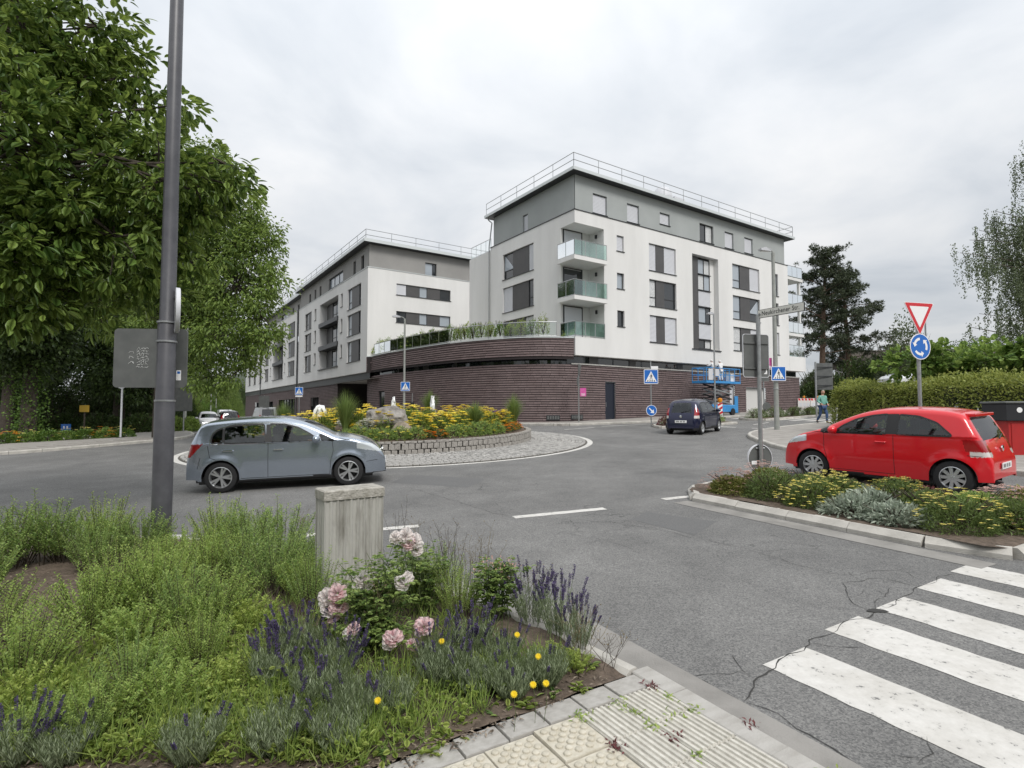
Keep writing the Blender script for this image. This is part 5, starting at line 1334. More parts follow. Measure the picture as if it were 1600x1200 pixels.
# 4/5 crossing signs by the building
t = empty('crossing_sign_post', gpos(-16.7, 43.2), 0, 'blue crossing sign on its own pole at the left street exit', 'sign'); pole(t, .04, 3.1); crossing_sign(t, frame_mtx((0, -.05, 2.72), (1, .0)), .62); plate(t, rrect(.56, .10, .02), 0, .01, M_swhite, 'lower_plate', frame_mtx((0, -.05, 2.32), (1, 0)))
t = empty('traffic_sign', gpos(-27.0, 60), 0, 'grey back of a sign on a pole beside the grey van', 'sign'); pole(t, .04, 3.4); plate(t, rrect(1.15, 1.3, .05), -.01, .01, M_signback, 'sign_plate', frame_mtx((0, -.05, 2.7), (1, 0)))
sl5 = street_lamp(-7.25, 37.0, 7.15, (-1, -.25), 'street lamp carrying a blue crossing sign before the curved brick wall', .085, .06, M_poleg, .3, .55)
crossing_sign(sl5, frame_mtx((.1, -.13, 2.55), (1, 0)), .62)
m = MB(); m.box((.42, -.1, .9), (.68, .1, 1.5)); m.build('post_box', M_black, sl5); MB().tube([(.55, 0, -.1), (.55, 0, 2.1)], .03, 6).build('side_pole', M_steel, sl5)
# 6. pole with edge-on signs and poster
t = empty('sign_pole', gpos(4.05, 33.4), 0, 'thin pole with edge-on signs and a pink poster before the brick wall', 'sign'); pole(t, .035, 3.65)
fe = frame_mtx((0, 0, 3.15), (.34, .94)); plate(t, [(-.45, .4), (.45, .4), (0, -.38)], .0, .012, M_signback, 'sign_plate', fe @ Matrix.Translation((0, -.06, .1))); plate(t, circ(.3), 0, .012, M_signback, 'sign_plate', fe @ Matrix.Translation((0, .05, -.55)))
plate(t, rrect(.36, .5, .01), 0, .01, M_pink, 'poster', frame_mtx((.26, -.06, 1.95), (1, 0)))
for k, zz in enumerate((1.84, 1.77)): plate(t, rrect(.26-.06*k, .03, .004), .011, .012, M_swhite, 'poster_text', frame_mtx((.26, -.06, zz), (1, 0)))
# 7. island sign: crossing + keep right
t = empty('crossing_sign_post', gpos(7.7, 30.5), 0, 'blue crossing sign above a keep-right disc on the far planted island', 'sign'); pole(t, .035, 3.6)
crossing_sign(t, frame_mtx((0, -.06, 2.75), (1, .05)), .80); plate(t, rrect(.4, .16, .02), 0, .01, M_swhite, 'upper_plate', frame_mtx((.2, -.06, 3.25), (1, .05)))
f = frame_mtx((0, -.07, .88), (1, .05)); p = plate(t, circ(.30), 0, .012, M_swhite, 'keep_right_sign', f); plate(p, circ(.275), .0125, .0135, M_blue, 'blue_field', f)
plate(p, [(-.15, .11), (-.11, .15), (.05, -.01), (.12, .06), (.15, -.16), (-.07, -.13), (.0, -.06)][::1], .0145, .0155, M_swhite, 'arrow', f)
# 8/9 lamps on the right
street_lamp(13.35, 36.2, 7.0, (-1, -.1), 'slim grey street lamp in front of the scissor lift', .06, .045, M_steel, .0, .45)
sl9 = street_lamp(12.05, 25.1, 8.25, (-1, -.15), 'tall grey-green street lamp carrying a blue crossing sign on the right footway', .115, .075, M_poleg, .12, .55)
crossing_sign(sl9, frame_mtx((.05, -.16, 2.65), (1, .0)), .66); MB().lathe([(.112, 1.94), (.117, 1.95), (.117, 1.99), (.112, 2.0)], 14).build('clamp', M_steel, sl9)
t = empty('poster_board', (0, 0, 0), 0, 'pink poster board fixed to the tall right street lamp', 'poster'); fq = frame_mtx((11.78, 25.2, gz(12, 25)+3.15), (1, .3)); p = plate(t, rrect(.36, .5, .01), -.01, .01, M_pink, 'board', fq)
for k in range(2): plate(p, rrect(.24, .04, .004), .0105, .0115, M_swhite, 'poster_text', fq @ Matrix.Translation((0, 0, -.14-.06*k)))
# 10. street name post on the near traffic island
t = empty('street_name_post', gpos(4.86, 10.8), 0, 'galvanised pole with street name plate, sign backs, in the near flower island', 'sign'); pole(t, .04, 3.42, None)
tz = t.location.z
f = frame_mtx((.235, -.43, 3.46-tz), (.47, -.88)); p = plate(t, rrect(.98, .165, .012), -.012, .012, M_sblack, 'name_plate', f)
plate(p, rrect(.965, .15, .01), .0125, .0135, mat('plate_face', (.66, .65, .6), .5), 'plate_face', f)
cu = bpy.data.curves.new('lettering', 'FONT'); cu.body = 'Neukirchener Str.'; cu.size = .122; cu.offset = .0016; cu.space_character = 1.06; cu.align_x = 'CENTER'; cu.align_y = 'CENTER'
tmp = bpy.data.objects.new('lettering_tmp', cu); col.objects.link(tmp); dg = bpy.context.evaluated_depsgraph_get(); me = bpy.data.meshes.new_from_object(tmp.evaluated_get(dg)); bpy.data.objects.remove(tmp)
me.materials.clear(); me.materials.append(M_sblack)
inst('lettering', me, p, f @ Matrix.Translation((0, -.0148, 0)) @ XZ @ Matrix.Diagonal((.84, 1, 1, 1)))
MB().tube([(0, 0, 3.40), (.03, -.06, 3.44)], .03, 6).build('plate_bracket', M_steel, t)
f = frame_mtx((-.03, .075, 2.62), (.97, .24)); p = plate(t, rrect(.60, .86, .05), -.008, .008, M_signback, 'sign_plate', f)
m = MB(); m.tube([tuple(f @ Vector((x, -.01, z))) for x, z in rrect(.59, .85, .05)+[rrect(.59, .85, .05)[0]]], .008, 4); m.build('plate_edge', M_shut, p)
for z in (-.25, .25): MB().box((-.28, -.03, z-.015), (.28, -.008, z+.015), f).build('stiffener', M_signback, p)
plate(p, [(-.03, -.06), (.05, -.06), (.05, .05), (.03, .05), (.02, -.02)], .009, .01, M_swhite, 'sticker', f @ Matrix.Translation((.2, 0, -.3)))
f = frame_mtx((.0, .06, .60), (.97, .24)); p = plate(t, circ(.27), -.01, .01, M_signback, 'round_sign', f); MB().lathe([(.262, -.022), (.278, -.018), (.278, .018), (.262, .022)], 28, f @ XZ, caps=False).build('sign_rim', M_shut, p, True)
plate(p, rrect(.12, .07, .005), .011, .012, M_swhite, 'sticker', f @ Matrix.Translation((-.13, 0, -.08)))
for z in (.2, -.2): MB().tube([tuple(f @ Vector((-.1, -.02, z))), tuple(f @ Vector((.1, -.02, z)))], .016, 5).build('bracket', M_steel, p)
# 11. give way + roundabout sign
t = empty('roundabout_sign_post', gpos(9.82, 13.25), 0, 'red and white give-way triangle above a blue roundabout sign, behind the red car', 'sign'); pole(t, .042, 3.85)
tz = t.location.z; f = frame_mtx((0, -.06, 3.90-tz), (.97, .25))
tri = lambda s: [tuple(v) for v in smooth_poly([(-.5*s, .289*s), (.5*s, .289*s), (0, -.577*s)], .05*s)]
p = plate(t, tri(.92), 0, .012, M_swhite, 'give_way_sign', f); plate(p, tri(.88), .0125, .0135, M_red, 'red_border', f); plate(p, tri(.60), .0145, .0155, M_swhite, 'white_field', f)
f = frame_mtx((0, -.06, 3.10-tz), (.97, .25)); p = plate(t, circ(.315), 0, .012, M_swhite, 'roundabout_sign', f); plate(p, circ(.295), .0125, .0135, M_blue, 'blue_field', f)
for k in range(3):
    a0 = math.radians(95+120*k); out = []
    for i in range(9): a = a0+math.radians(62)*i/8; out.append((.215*math.cos(a), .215*math.sin(a)))
    a = a0+math.radians(62)
    out += [(.26*math.cos(a), .26*math.sin(a)), (.185*math.cos(a+.44), .185*math.sin(a+.44)), (.11*math.cos(a), .11*math.sin(a))]
    for i in range(8, -1, -1): a = a0+math.radians(62)*i/8; out.append((.155*math.cos(a), .155*math.sin(a)))
    plate(p, out, .0145, .0155, M_swhite, 'arrow', f)
MB().lathe([(.046, .72), (.05, .74), (.05, .86), (.046, .88)], 12).build('pole_band', M_swhite, t, True); MB().lathe([(.046, 1.02), (.05, 1.04), (.05, 1.1), (.046, 1.12)], 12).build('pole_band', M_swhite, t, True)
# 12. red and black cabinet at the right edge
t = empty('utility_cabinet', gpos(13.6, 14.6), math.radians(-6), 'red utility cabinet with black upper section at the right edge', 'cabinet')
M_redc = mat('cabinet_red', (.42, .02, .02), .4, c2=(.36, .02, .02), scale=5)
MB().chamfer((-.42, 0, 0), (1.6, .7, 1.02), .02).build('body', M_redc, t); MB().chamfer((-.52, -.08, 1.02), (1.7, .8, 1.48), .03).build('hood', mat('cabinet_black', (.02, .021, .025), .4), t); MB().chamfer((-.55, -.11, 1.48), (1.72, .83, 1.53), .015).build('lid', M_signback, t)
for x in (-.36, .30, .96): MB().box((x, -.014, .08), (x+.62, -.002, .95)).build('door', M_redc, t)
for x in (.18, .85): MB().tube([(x, -.03, .5), (x, -.03, .65)], .015, 6).build('handle', M_black, t)
MB().lathe([(.07, 0), (.07, .004), (0, .004)], 14, Matrix.Translation((-.2, -.082, 1.3)) @ Matrix.Rotation(PI/2, 4, 'X')).build('sticker', M_swhite, t)
# 13. barrier boards and sign backs up the right street
M_barr = mat('barrier_white', (.62, .6, .57), .6)
for k, (px, d) in enumerate(((1257, 49.5), (1277, 48.5))):
    p_ = at(px, 640, d); x = p_.x
    t = empty('road_barrier', gpos(x, d), math.radians(6), ['left', 'right'][k]+' one of the red and white road barriers at the end of the brick wall', 'barrier')
    t.location.z = gz(x, d)+.1
    MB().box((-.62, -.03, .12), (.62, .03, 1.0)).build('board', M_barr, t)
    for i in range(4): MB().add([(-.55+i*.32, -.035, .80), (-.37+i*.32, -.035, .80), (-.43+i*.32, -.035, .98), (-.61+i*.32, -.035, .98)], [(0, 1, 2, 3)]).build('red_stripe', M_red, t)
    for s in (-.5, .5): MB().box((s-.05, -.25, 0), (s+.05, .25, .12)).build('foot', M_black, t)
    for i in range(3): MB().box((-.5+i*.36, -.034, .25), (-.22+i*.36, -.031, .6)).build('board_recess', M_shut, t)
    MB().lathe([(.0, 1.22), (.09, 1.2), (.11, 1.1), (.06, 1.0)], 10, Matrix.Translation((.1*k-.02, 0, 0))).build('warning_lamp', M_orange, t, True)
t = empty('traffic_sign', gpos(19.9, 36.0), 0, 'large dark sign back with ribs on a pole beside the pines', 'sign'); pole(t, .06, 3.7); p = plate(t, rrect(1.1, 1.75, .04), -.01, .01, M_signback, 'sign_plate', frame_mtx((.55, .05, 2.75), (1, -.15)))
for z in (2.15, 2.75, 3.35): MB().box((.05, -.05, z-.03), (1.05, -.01, z+.03)).build('rib', M_anth, p)
t = empty('traffic_sign', gpos(17.3, 37.8), 0, 'small grey sign back with round disc below on the far island', 'sign'); pole(t, .035, 3.3); plate(t, rrect(.58, .8, .04), -.01, .01, M_signback, 'sign_plate', frame_mtx((.1, -.05, 2.9), (1, .2))); plate(t, circ(.32), -.01, .01, M_signback, 'round_sign', frame_mtx((.15, -.05, .75), (1, .2)))
# 14. warning beacon
t = empty('warning_beacon', gpos(14.2, 37.6), 0, 'red and white warning beacon with orange lamp beside the scissor lift', 'beacon')
MB().box((-.16, -.03, .1), (.16, .03, 1.1)).build('board', M_swhite, t); MB().chamfer((-.25, -.3, 0), (.25, .3, .1), .02).build('foot', M_black, t)
for i in range(3): MB().add([(-.16, -.034, .2+i*.32), (.16, -.034, .38+i*.32), (.16, -.034, .54+i*.32 if i < 2 else 1.1), (-.16, -.034, .36+i*.32)], [(0, 1, 2, 3)]).build('red_stripe', M_red, t)
MB().lathe([(.0, 1.42), (.14, 1.38), (.17, 1.25), (.1, 1.1)], 12).build('warning_lamp', M_orange, t, True)
# 15. scissor lift
M_lift = mat('lift_blue', (.03, .22, .52), .45, c2=(.05, .27, .58), scale=6)
lf = empty('scissor_lift', (*far(12.2, -1.5), gz(*far(12.2, -1.5))+.12), BROT, 'blue scissor lift raised against the brick wall with two workers aboard', 'lift')
lz = lf.location.z
MB().chamfer((-1.35, -.6, .25), (1.35, .6, .75), .04).build('chassis', M_lift, lf)
for x in (-1.0, 1.0):
    for y in (-.55, .55): MB().lathe([(.0, -.1), (.25, -.1), (.27, 0), (.25, .1), (0, .1)], 14, Matrix.Translation((x, y, .25)) @ Matrix.Rotation(PI/2, 4, 'X')).build('wheel', M_black, lf, True)
zA, zB = .8, 2.25; st_ = 4
for i in range(st_):
    z0, z1 = zA+(zB-zA)*i/st_, zA+(zB-zA)*(i+1)/st_
    for y in (-.42, .42):
        for s in (-1, 1):
            MB().tube([(-1.05*s, y+.05*s, z0), (1.05*s, y+.05*s, z1)], .065, 4).build('scissor_arm', M_steel if (i+s) % 2 else M_black, lf)
zf = 2.3
MB().box((-2.0, -.62, zf), (2.0, .62, zf+.16)).build('platform', M_lift, lf)
rl = MB()
for z in (zf+.6, zf+1.08):
    for a, b in (((-1.97, -.6), (1.97, -.6)), ((-1.97, .6), (1.97, .6)), ((-1.97, -.6), (-1.97, .6)), ((1.97, -.6), (1.97, .6))): rl.tube([(*a, z), (*b, z)], .03, 5)
for x in np.linspace(-1.97, 1.97, 7):
    for y in (-.6, .6): rl.tube([(x, y, zf+.1), (x, y, zf+1.08)], .028, 5)
rl.build('guard_rail', M_lift, lf)
MB().box((-1.78, -.64, zf+.2), (-1.3, -.62, zf+1.0)).build('mesh_panel', M_shut, lf); MB().box((-1.1, -.64, zf+.5), (-.6, -.62, zf+1.0)).build('sign_panel', M_shut, lf); MB().box((1.0, -.5, zf+.16), (1.5, -.1, zf+.7)).build('control_box', M_swhite, lf)
t = empty('blue_panel', (*far(16.0, -.5), gz(*far(16.0, -.5))+.1), BROT, 'narrow blue panel leaning on the brick wall beside the grey door', 'panel'); MB().box((-.2, -.04, 0), (.2, .04, 1.35)).build('board', M_lift, t); MB().box((-.25, -.15, 0), (.25, .15, .06)).build('foot', M_black, t)

# concrete stele in the planting bed
M_stele = mat('weathered_concrete', (.43, .42, .385), .92, c2=(.15, .14, .115), scale=2.2, detail=8, lo=.50, hi=.74, bump=.5, bscale=45, stretch=(5, 5, .55))
t = empty('concrete_stele', (-1.54, 5.28, bed_z(-1.54, 5.28)), math.radians(35), 'weathered fluted concrete block standing upright among the plants', 'stele')
zt = .98; m = MB(); outl = []
def flute(a, b, n_, dep):
    out = []; a = Vector(a); b = Vector(b); t_ = (b-a); nn = Vector((t_.y, -t_.x)).normalized()
    for i in range(n_):
        for s, d in ((.08, 0), (.30, -dep), (.70, -dep), (.92, 0)): out.append(tuple(a+t_*((i+s)/n_)+nn*d))
    return out
outl = flute((-.28, -.14), (.28, -.14), 9, .011)+flute((.28, -.14), (.28, .14), 4, .010)+flute((.28, .14), (-.28, .14), 9, .011)+flute((-.28, .14), (-.28, -.14), 4, .010)
m.prism(outl, -.15, zt-.09); m.build('shaft', M_stele, t)
MB().chamfer((-.286, -.146, zt-.09), (.286, .146, zt), .012).build('cap', mat('stele_cap', (.26, .245, .21), .95, c2=(.42, .40, .36), scale=14, bump=.7, bscale=40), t)
# yellow notice board and blue panel in the left planting, white caravan and green bin behind the hedge
t = empty('notice_board', gpos(-25.2, 32.5), 0, 'small yellow notice board under the dark left trees', 'sign'); pole(t, .04, 1.6, M_bark); MB().box((-.28, -.05, 1.5), (.28, -.02, 1.9)).build('board', mat('yellow_board', (.5, .32, .03), .6), t)
t = empty('information_panel', gpos(-27.0, 33.4), 0, 'low blue information panel behind the left flower bed', 'sign'); MB().box((-.28, -.03, .45), (.28, .03, .82)).build('board', M_blue, t); MB().tube([(0, 0, -.05), (0, 0, .5)], .03, 6).build('post', M_steel, t)
for k in range(2): MB().box((-.14+k*.2, -.034, .55), (-.05+k*.2, -.031, .7)).build('white_mark', M_swhite, t)
t = empty('caravan', gpos(21.9, 31.0), math.radians(-12), 'white caravan roof showing above the hedge', 'caravan'); MB().chamfer((-.8, -.9, .4), (.9, .9, 2.62), .18).build('body', WHITEP, t); MB().box((-.5, -.92, 1.2), (.3, -.905, 1.9)).build('window', M_pane, t); MB().box((-.5, -.6, 2.62), (.6, .6, 2.7)).build('roof_box', M_shut, t)
for s in (-.9, .9): wheel(t, .1, s*.92, .32, .2, -1 if s > 0 else 1, .2, 5, False)
t = street_lamp(27.2, 36.0, 6.3, (-1, -.2), 'street lamp rising behind the big-leaved tree on the right', .06, .05, M_steel, .25, .7)
# low roof behind the right trees
t = empty('house', gpos(40, 62), math.radians(-8), 'low house with long dark roof behind the right trees', 'building'); MB().box((0, 0, 0), (16, 8, 4.6)).build('wall', M_white, t); MB().add([(-.5, -.5, 4.6), (16.5, -.5, 4.6), (16.5, 8.5, 4.6), (-.5, 8.5, 4.6), (-.5, 4, 6.6), (16.5, 4, 6.6)], [(0, 1, 5, 4), (2, 3, 4, 5), (0, 4, 3), (1, 2, 5)]).build('roof', M_bark, t)

# ------------------------------------------------------------------ people
def skin(name, chain, mt, parent, sub=2, mtx=None):
    """chain: list of (vertex, radius, parent index)"""
    me = bpy.data.meshes.new(name); me.from_pydata([c[0] for c in chain], [(i, c[2]) for i, c in enumerate(chain) if c[2] is not None], [])
    o = bpy.data.objects.new(name, me); col.objects.link(o)
    md = o.modifiers.new('skin', 'SKIN'); sv = me.skin_vertices[0].data
    for i, c in enumerate(chain):
        r = c[1]; sv[i].radius = (r, r) if isinstance(r, (int, float)) else r; sv[i].use_root = (i == 0)
    ss = o.modifiers.new('sub', 'SUBSURF'); ss.levels = ss.render_levels = sub
    dg = bpy.context.evaluated_depsgraph_get(); m2 = bpy.data.meshes.new_from_object(o.evaluated_get(dg)); bpy.data.objects.remove(o)
    m2.materials.clear(); m2.materials.append(mt); m2.polygons.foreach_set('use_smooth', [True]*len(m2.polygons))
    return inst(name, m2, parent, mtx)
def head_mesh(par, p, face, skin_mt, hair_mt, bald=False):
    """head with face towards unit vector `face` (2D); built from an ellipsoid pulled into skull, jaw, nose, ears"""
    f = frame_mtx(p, (-face[1], face[0])) if True else None
    m = MB(); n_, k_ = 20, 14; vs = []
    for i in range(k_+1):
        th = PI*i/k_
        for j in range(n_):
            g = 2*PI*j/n_; x, y, z = .078*math.sin(th)*math.cos(g), .098*math.sin(th)*math.sin(g), -.118*math.cos(th)
            if z < -.03: x *= 1-.35*(-.03-z)/.09; y = y*(1-.2*(-.03-z)/.09)
            if y > .05:                      # face side
                if abs(x) < .016 and -.03 < z < .02: y += .022*(1-abs(x)/.016)*(1-(z+.03)/.05*.7)
                if abs(abs(x)-.032) < .014 and .0 < z < .03: y -= .010
                if abs(x) < .025 and -.062 < z < -.045: y -= .004
            vs.append((x, y, z))
    m.add(vs, [(i*n_+j, i*n_+(j+1) % n_, (i+1)*n_+(j+1) % n_, (i+1)*n_+j) for i in range(k_) for j in range(n_)])
    for s in (-1, 1): m.ball((s*.08, 0, -.005), (.012, .022, .032), 8, 6)
    h = m.build('head', skin_mt, par, 'all', mtx=f)
    for s in (-1, 1): MB().ball((s*.032, .084, .014), (.011, .007, .008), 8, 6).build('eye', M_sblack, h, 'all')
    MB().cbox((0, .088, -.053), (.036, .008, .005)).build('mouth', mat('lip', (.3, .1, .09), .5), h)
    if hair_mt:
        m = MB(); vs = []
        for i in range(8):
            th = PI/2*(i/7)*(1.1 if not bald else .6)
            for j in range(n_):
                g = 2*PI*j/n_; vs.append((.084*math.sin(th)*math.cos(g), -.012+.103*math.sin(th)*math.sin(g)*(1 if math.sin(g) < 0 else .85), .124*math.cos(th)+.004))
        m.add(vs, [(i*n_+j, i*n_+(j+1) % n_, (i+1)*n_+(j+1) % n_, (i+1)*n_+j) for i in range(7) for j in range(n_)]); m.build('hair', hair_mt, h, 'all')
    return h
def hand(par, wrist, dirn, side, mt, curl=.5):
    """palm with four fingers and thumb"""
    w_ = Vector(wrist); d = Vector(dirn).normalized(); a = Vector((0, 0, 1)).cross(d); a = a.normalized() if a.length > .1 else Vector((1, 0, 0)); u = d.cross(a)
    ch = [(tuple(w_), .026, None), (tuple(w_+d*.045), (.036, .018), 0), (tuple(w_+d*.085), (.036, .016), 1)]
    for i, ln in enumerate((.062, .075, .07, .055)):
        b = w_+d*.088+a*(-.027+.018*i); k = len(ch)
        ch += [(tuple(b), .0095, 2), (tuple(b+d*ln*.55-u*side*ln*.25*curl), .0088, k), (tuple(b+d*ln*.85-u*side*ln*.7*curl), .0075, k+1)]
    k = len(ch); b = w_+d*.03-a*.03
    ch += [(tuple(b), .012, 1), (tuple(b+d*.03-a*.025), .010, k), (tuple(b+d*.06-a*.03), .0085, k+1)]
    return skin('hand', ch, mt, par, 1)
def person(name, label, loc, rz, J, top, legs, shoes, hair, cover=None):
    """J: joint positions; body is one continuous skin surface, clothes are children"""
    o = empty(name, loc, rz, label, 'person'); V3 = lambda k: tuple(J[k])
    ch = [(V3('pelvis'), (.15, .11), None), (V3('waist'), (.135, .10), 0), (V3('chest'), (.165, .115), 1), (V3('neckb'), (.085, .075), 2), (V3('neck'), .052, 3), (V3('headc'), .06, 4)]
    for s in 'LR':
        k = len(ch); ch += [(V3('sh'+s), .062, 2), (V3('el'+s), .044, k), (V3('wr'+s), .03, k+1)]
        k = len(ch); ch += [(V3('hip'+s), .085, 0), (V3('kn'+s), .062, k), (V3('an'+s), .042, k+1), (V3('toe'+s), .036, k+2)]
    skin('body', ch, M_skin, o)
    head_mesh(o, Vector(J['headc']), J['face'], M_skin, hair, J.get('bald', False))
    g = 1.14
    tc_ = [(V3('pelvis'), (.175, .135), None), (V3('waist'), (.165, .125), 0), (V3('chest'), (.19, .135), 1), (V3('neckb'), (.09, .08), 2)]
    for s in 'LR':
        k = len(tc_); tc_ += [(V3('sh'+s), .08, 2), (V3('el'+s), .06, k), (tuple(Vector(J['el'+s]).lerp(Vector(J['wr'+s]), .92)), .046, k+1)]
    skin('jacket', tc_, top, o)
    lc = [(tuple(Vector(J['pelvis'])-Vector((0, 0, .02))), (.165, .125), None)]
    for s in 'LR':
        k = len(lc); lc += [(V3('hip'+s), .098, 0), (V3('kn'+s), .075, k), (tuple(Vector(J['kn'+s]).lerp(Vector(J['an'+s]), .93)), .058, k+1)]
    skin('trousers', lc, legs, o)
    for s in 'LR':
        a, t_ = Vector(J['an'+s]), Vector(J['toe'+s]); skin('shoe', [(tuple(a+(a-t_)*.25-Vector((0, 0, .01))), .045, None), (tuple(a-Vector((0, 0, .0))), .05, 0), (tuple(t_), .045, 1)], shoes, o, 1)
        hand(o, J['wr'+s], Vector(J['wr'+s])-Vector(J['el'+s]), 1 if s == 'L' else -1, M_skin, .7)
    return o
M_hairg = mat('grey_hair', (.35, .30, .25), .8)
M_hoodw = mat('white_overall', (.72, .72, .71), .8)
JP = dict(pelvis=(0, 0, .92), waist=(0, .01, 1.08), chest=(0, .02, 1.30), neckb=(0, .01, 1.46), neck=(0, .02, 1.53), headc=(0, .045, 1.63), face=(0, 1), bald=True,
          shL=(-.19, .01, 1.40), elL=(-.27, -.04, 1.14), wrL=(-.20, .14, 1.02), shR=(.19, .01, 1.40), elR=(.28, .0, 1.15), wrR=(.24, .17, 1.04),
          hipL=(-.10, .02, .86), knL=(-.10, .17, .48), anL=(-.09, .17, .09), toeL=(-.09, .32, .04), hipR=(.10, -.01, .86), knR=(.10, -.06, .47), anR=(.10, -.30, .13), toeR=(.10, -.20, .04))
ppos = (16.35, 29.0)
person('person', 'person in green jacket and blue jeans walking down the right footway', (*ppos, gz(*ppos)+.115), PI+.25, JP, mat('green_jacket', (.14, .36, .30), .8, c2=(.2, .44, .36), scale=12), mat('blue_jeans', (.05, .09, .19), .9), mat('dark_shoe', (.02, .02, .022), .6), M_hairg)
JW = dict(pelvis=(0, 0, .92), waist=(0, .02, 1.08), chest=(0, .05, 1.29), neckb=(0, .07, 1.44), neck=(0, .09, 1.51), headc=(0, .12, 1.60), face=(0, 1),
          shL=(-.19, .06, 1.39), elL=(-.30, .18, 1.20), wrL=(-.16, .40, 1.25), shR=(.19, .06, 1.39), elR=(.30, .2, 1.22), wrR=(.15, .42, 1.32),
          hipL=(-.10, .0, .86), knL=(-.12, .05, .48), anL=(-.12, -.02, .09), toeL=(-.13, .13, .04), hipR=(.10, .0, .86), knR=(.12, .04, .48), anR=(.12, -.02, .09), toeR=(.13, .13, .04))
for k, (dx, rz, lb_) in enumerate(((-.45, .2, 'left of the two workers in white overalls on the scissor lift platform'), (.45, -.25, 'right of the two workers in white overalls on the scissor lift platform'))):
    mt = lf.matrix_basis if False else Matrix.Translation(lf.location) @ Matrix.Rotation(BROT, 4, 'Z')
    q = mt @ Vector((dx, -.05, zf+.16))
    wk = person('person', lb_, tuple(q), BROT+rz, JW, M_hoodw, M_hoodw, M_black, M_hoodw)
    wk.scale = (.93,)*3; hdv = JW['headc']
    skin('hood', [((hdv[0], hdv[1]-.03, hdv[2]-.10), .085, None), ((hdv[0], hdv[1]-.045, hdv[2]+.04), (.105, .10), 0), ((hdv[0], hdv[1]-.03, hdv[2]+.09), .07, 1)], M_hoodw, wk)
# drivers
def driver(par_loc, h, S, label, shirt, hair):
    o = Matrix.Translation(par_loc) @ Matrix.Rotation(h, 4, 'Z'); p = o @ Vector((.02, .36, .30))
    J = dict(pelvis=(0, 0, .30), waist=(0, -.06, .46), chest=(0, -.12, .68), neckb=(0, -.13, .82), neck=(0, -.12, .88), headc=(0, -.09, .97), face=(0, 1),
             shL=(-.18, -.10, .76), elL=(-.24, .12, .58), wrL=(-.13, .34, .62), shR=(.18, -.10, .76), elR=(.24, .12, .58), wrR=(.13, .34, .62),
             hipL=(-.10, .04, .28), knL=(-.12, .42, .36), anL=(-.12, .62, .06), toeL=(-.12, .74, .06), hipR=(.10, .04, .28), knR=(.12, .42, .36), anR=(.12, .62, .06), toeR=(.12, .74, .06))
    person('person', label, tuple(p), h-PI/2, J, shirt, mat('dark_trousers', (.03, .03, .04), .9), M_black, hair)
driver(lo_, hd_, silver, 'driver sitting at the wheel of the silver blue hatchback', mat('shirt_dark', (.05, .05, .06), .9), mat('brown_hair', (.06, .035, .02), .8))
driver(lo2, hd2, red, 'driver sitting at the wheel of the red hatchback', mat('shirt_pale', (.45, .42, .40), .9), M_hairg)
# ------------------------------------------------------------------ vegetation
def unit(a): return a/np.maximum(1e-9, np.linalg.norm(a, axis=-1, keepdims=True))
def rdir(n): return unit(NP.normal(size=(n, 3)))
def leaf_geo(pos, dirs, ups, Ln, Wd, big=False, fold=.2, droop=.15):
    """returns V, F(tris) for leaves; every leaf is an island of its own"""
    n = len(pos); Ln = np.broadcast_to(Ln, (n,))[:, None]; Wd = np.broadcast_to(Wd, (n,))[:, None]
    side = unit(np.cross(dirs, ups)); up = np.cross(side, dirs)
    if not big:
        md = pos+dirs*Ln*.5-up*Ln*droop*(.42 if np.mean(Wd/Ln) < .22 else .12)
        P = [pos, md+side*Wd*.5+up*Wd*fold, pos+dirs*Ln-up*Ln*droop, md-side*Wd*.5+up*Wd*fold]
        V = np.stack(P, 1).reshape(-1, 3); b = np.arange(n)[:, None]*4
        F = np.concatenate([b+np.array([[0, 1, 2]]), b+np.array([[0, 2, 3]])], 1).reshape(-1, 3)
        return V, F
    s = [0, .28, .58, .82, 1.]; w_ = [0, .40, .5, .33, 0]; P = []
    for a in s: P.append(pos+dirs*Ln*a-up*Ln*droop*a*a)
    for sg in (1, -1):
        for a, ww in list(zip(s, w_))[1:4]: P.append(pos+dirs*Ln*a-up*Ln*droop*a*a+side*Wd*ww*sg+up*Wd*fold*ww)
    V = np.stack(P, 1).reshape(-1, 3); b = np.arange(n)[:, None]*11
    T = []
    for o in (5, 8): T += [(0, 1, o), (1, 2, o+1), (1, o+1, o), (2, 3, o+2), (2, o+2, o+1), (3, 4, o+2)]
    F = np.concatenate([b+np.array([t]) for t in T], 1).reshape(-1, 3); return V, F
def leaf_mesh(name, pos, dirs, ups, Ln, Wd, mt, **k):
    V, F = leaf_geo(pos, dirs, ups, Ln, Wd, **k); return npmesh(name, V, F, mt)
def merge(name, parts, mt):
    V = []; F = []; o = 0
    for v, f in parts: V.append(v); F.append(f+o); o += len(v)
    return npmesh(name, np.concatenate(V), np.concatenate(F), mt)
def sphere_pts(c, r, n, shell=.45, flat=1.):
    d = rdir(n); q = (shell+(1-shell)*NP.random(n)**.6)[:, None]; p = d*q*r; p[:, 2] *= flat; return p+np.array(c), d
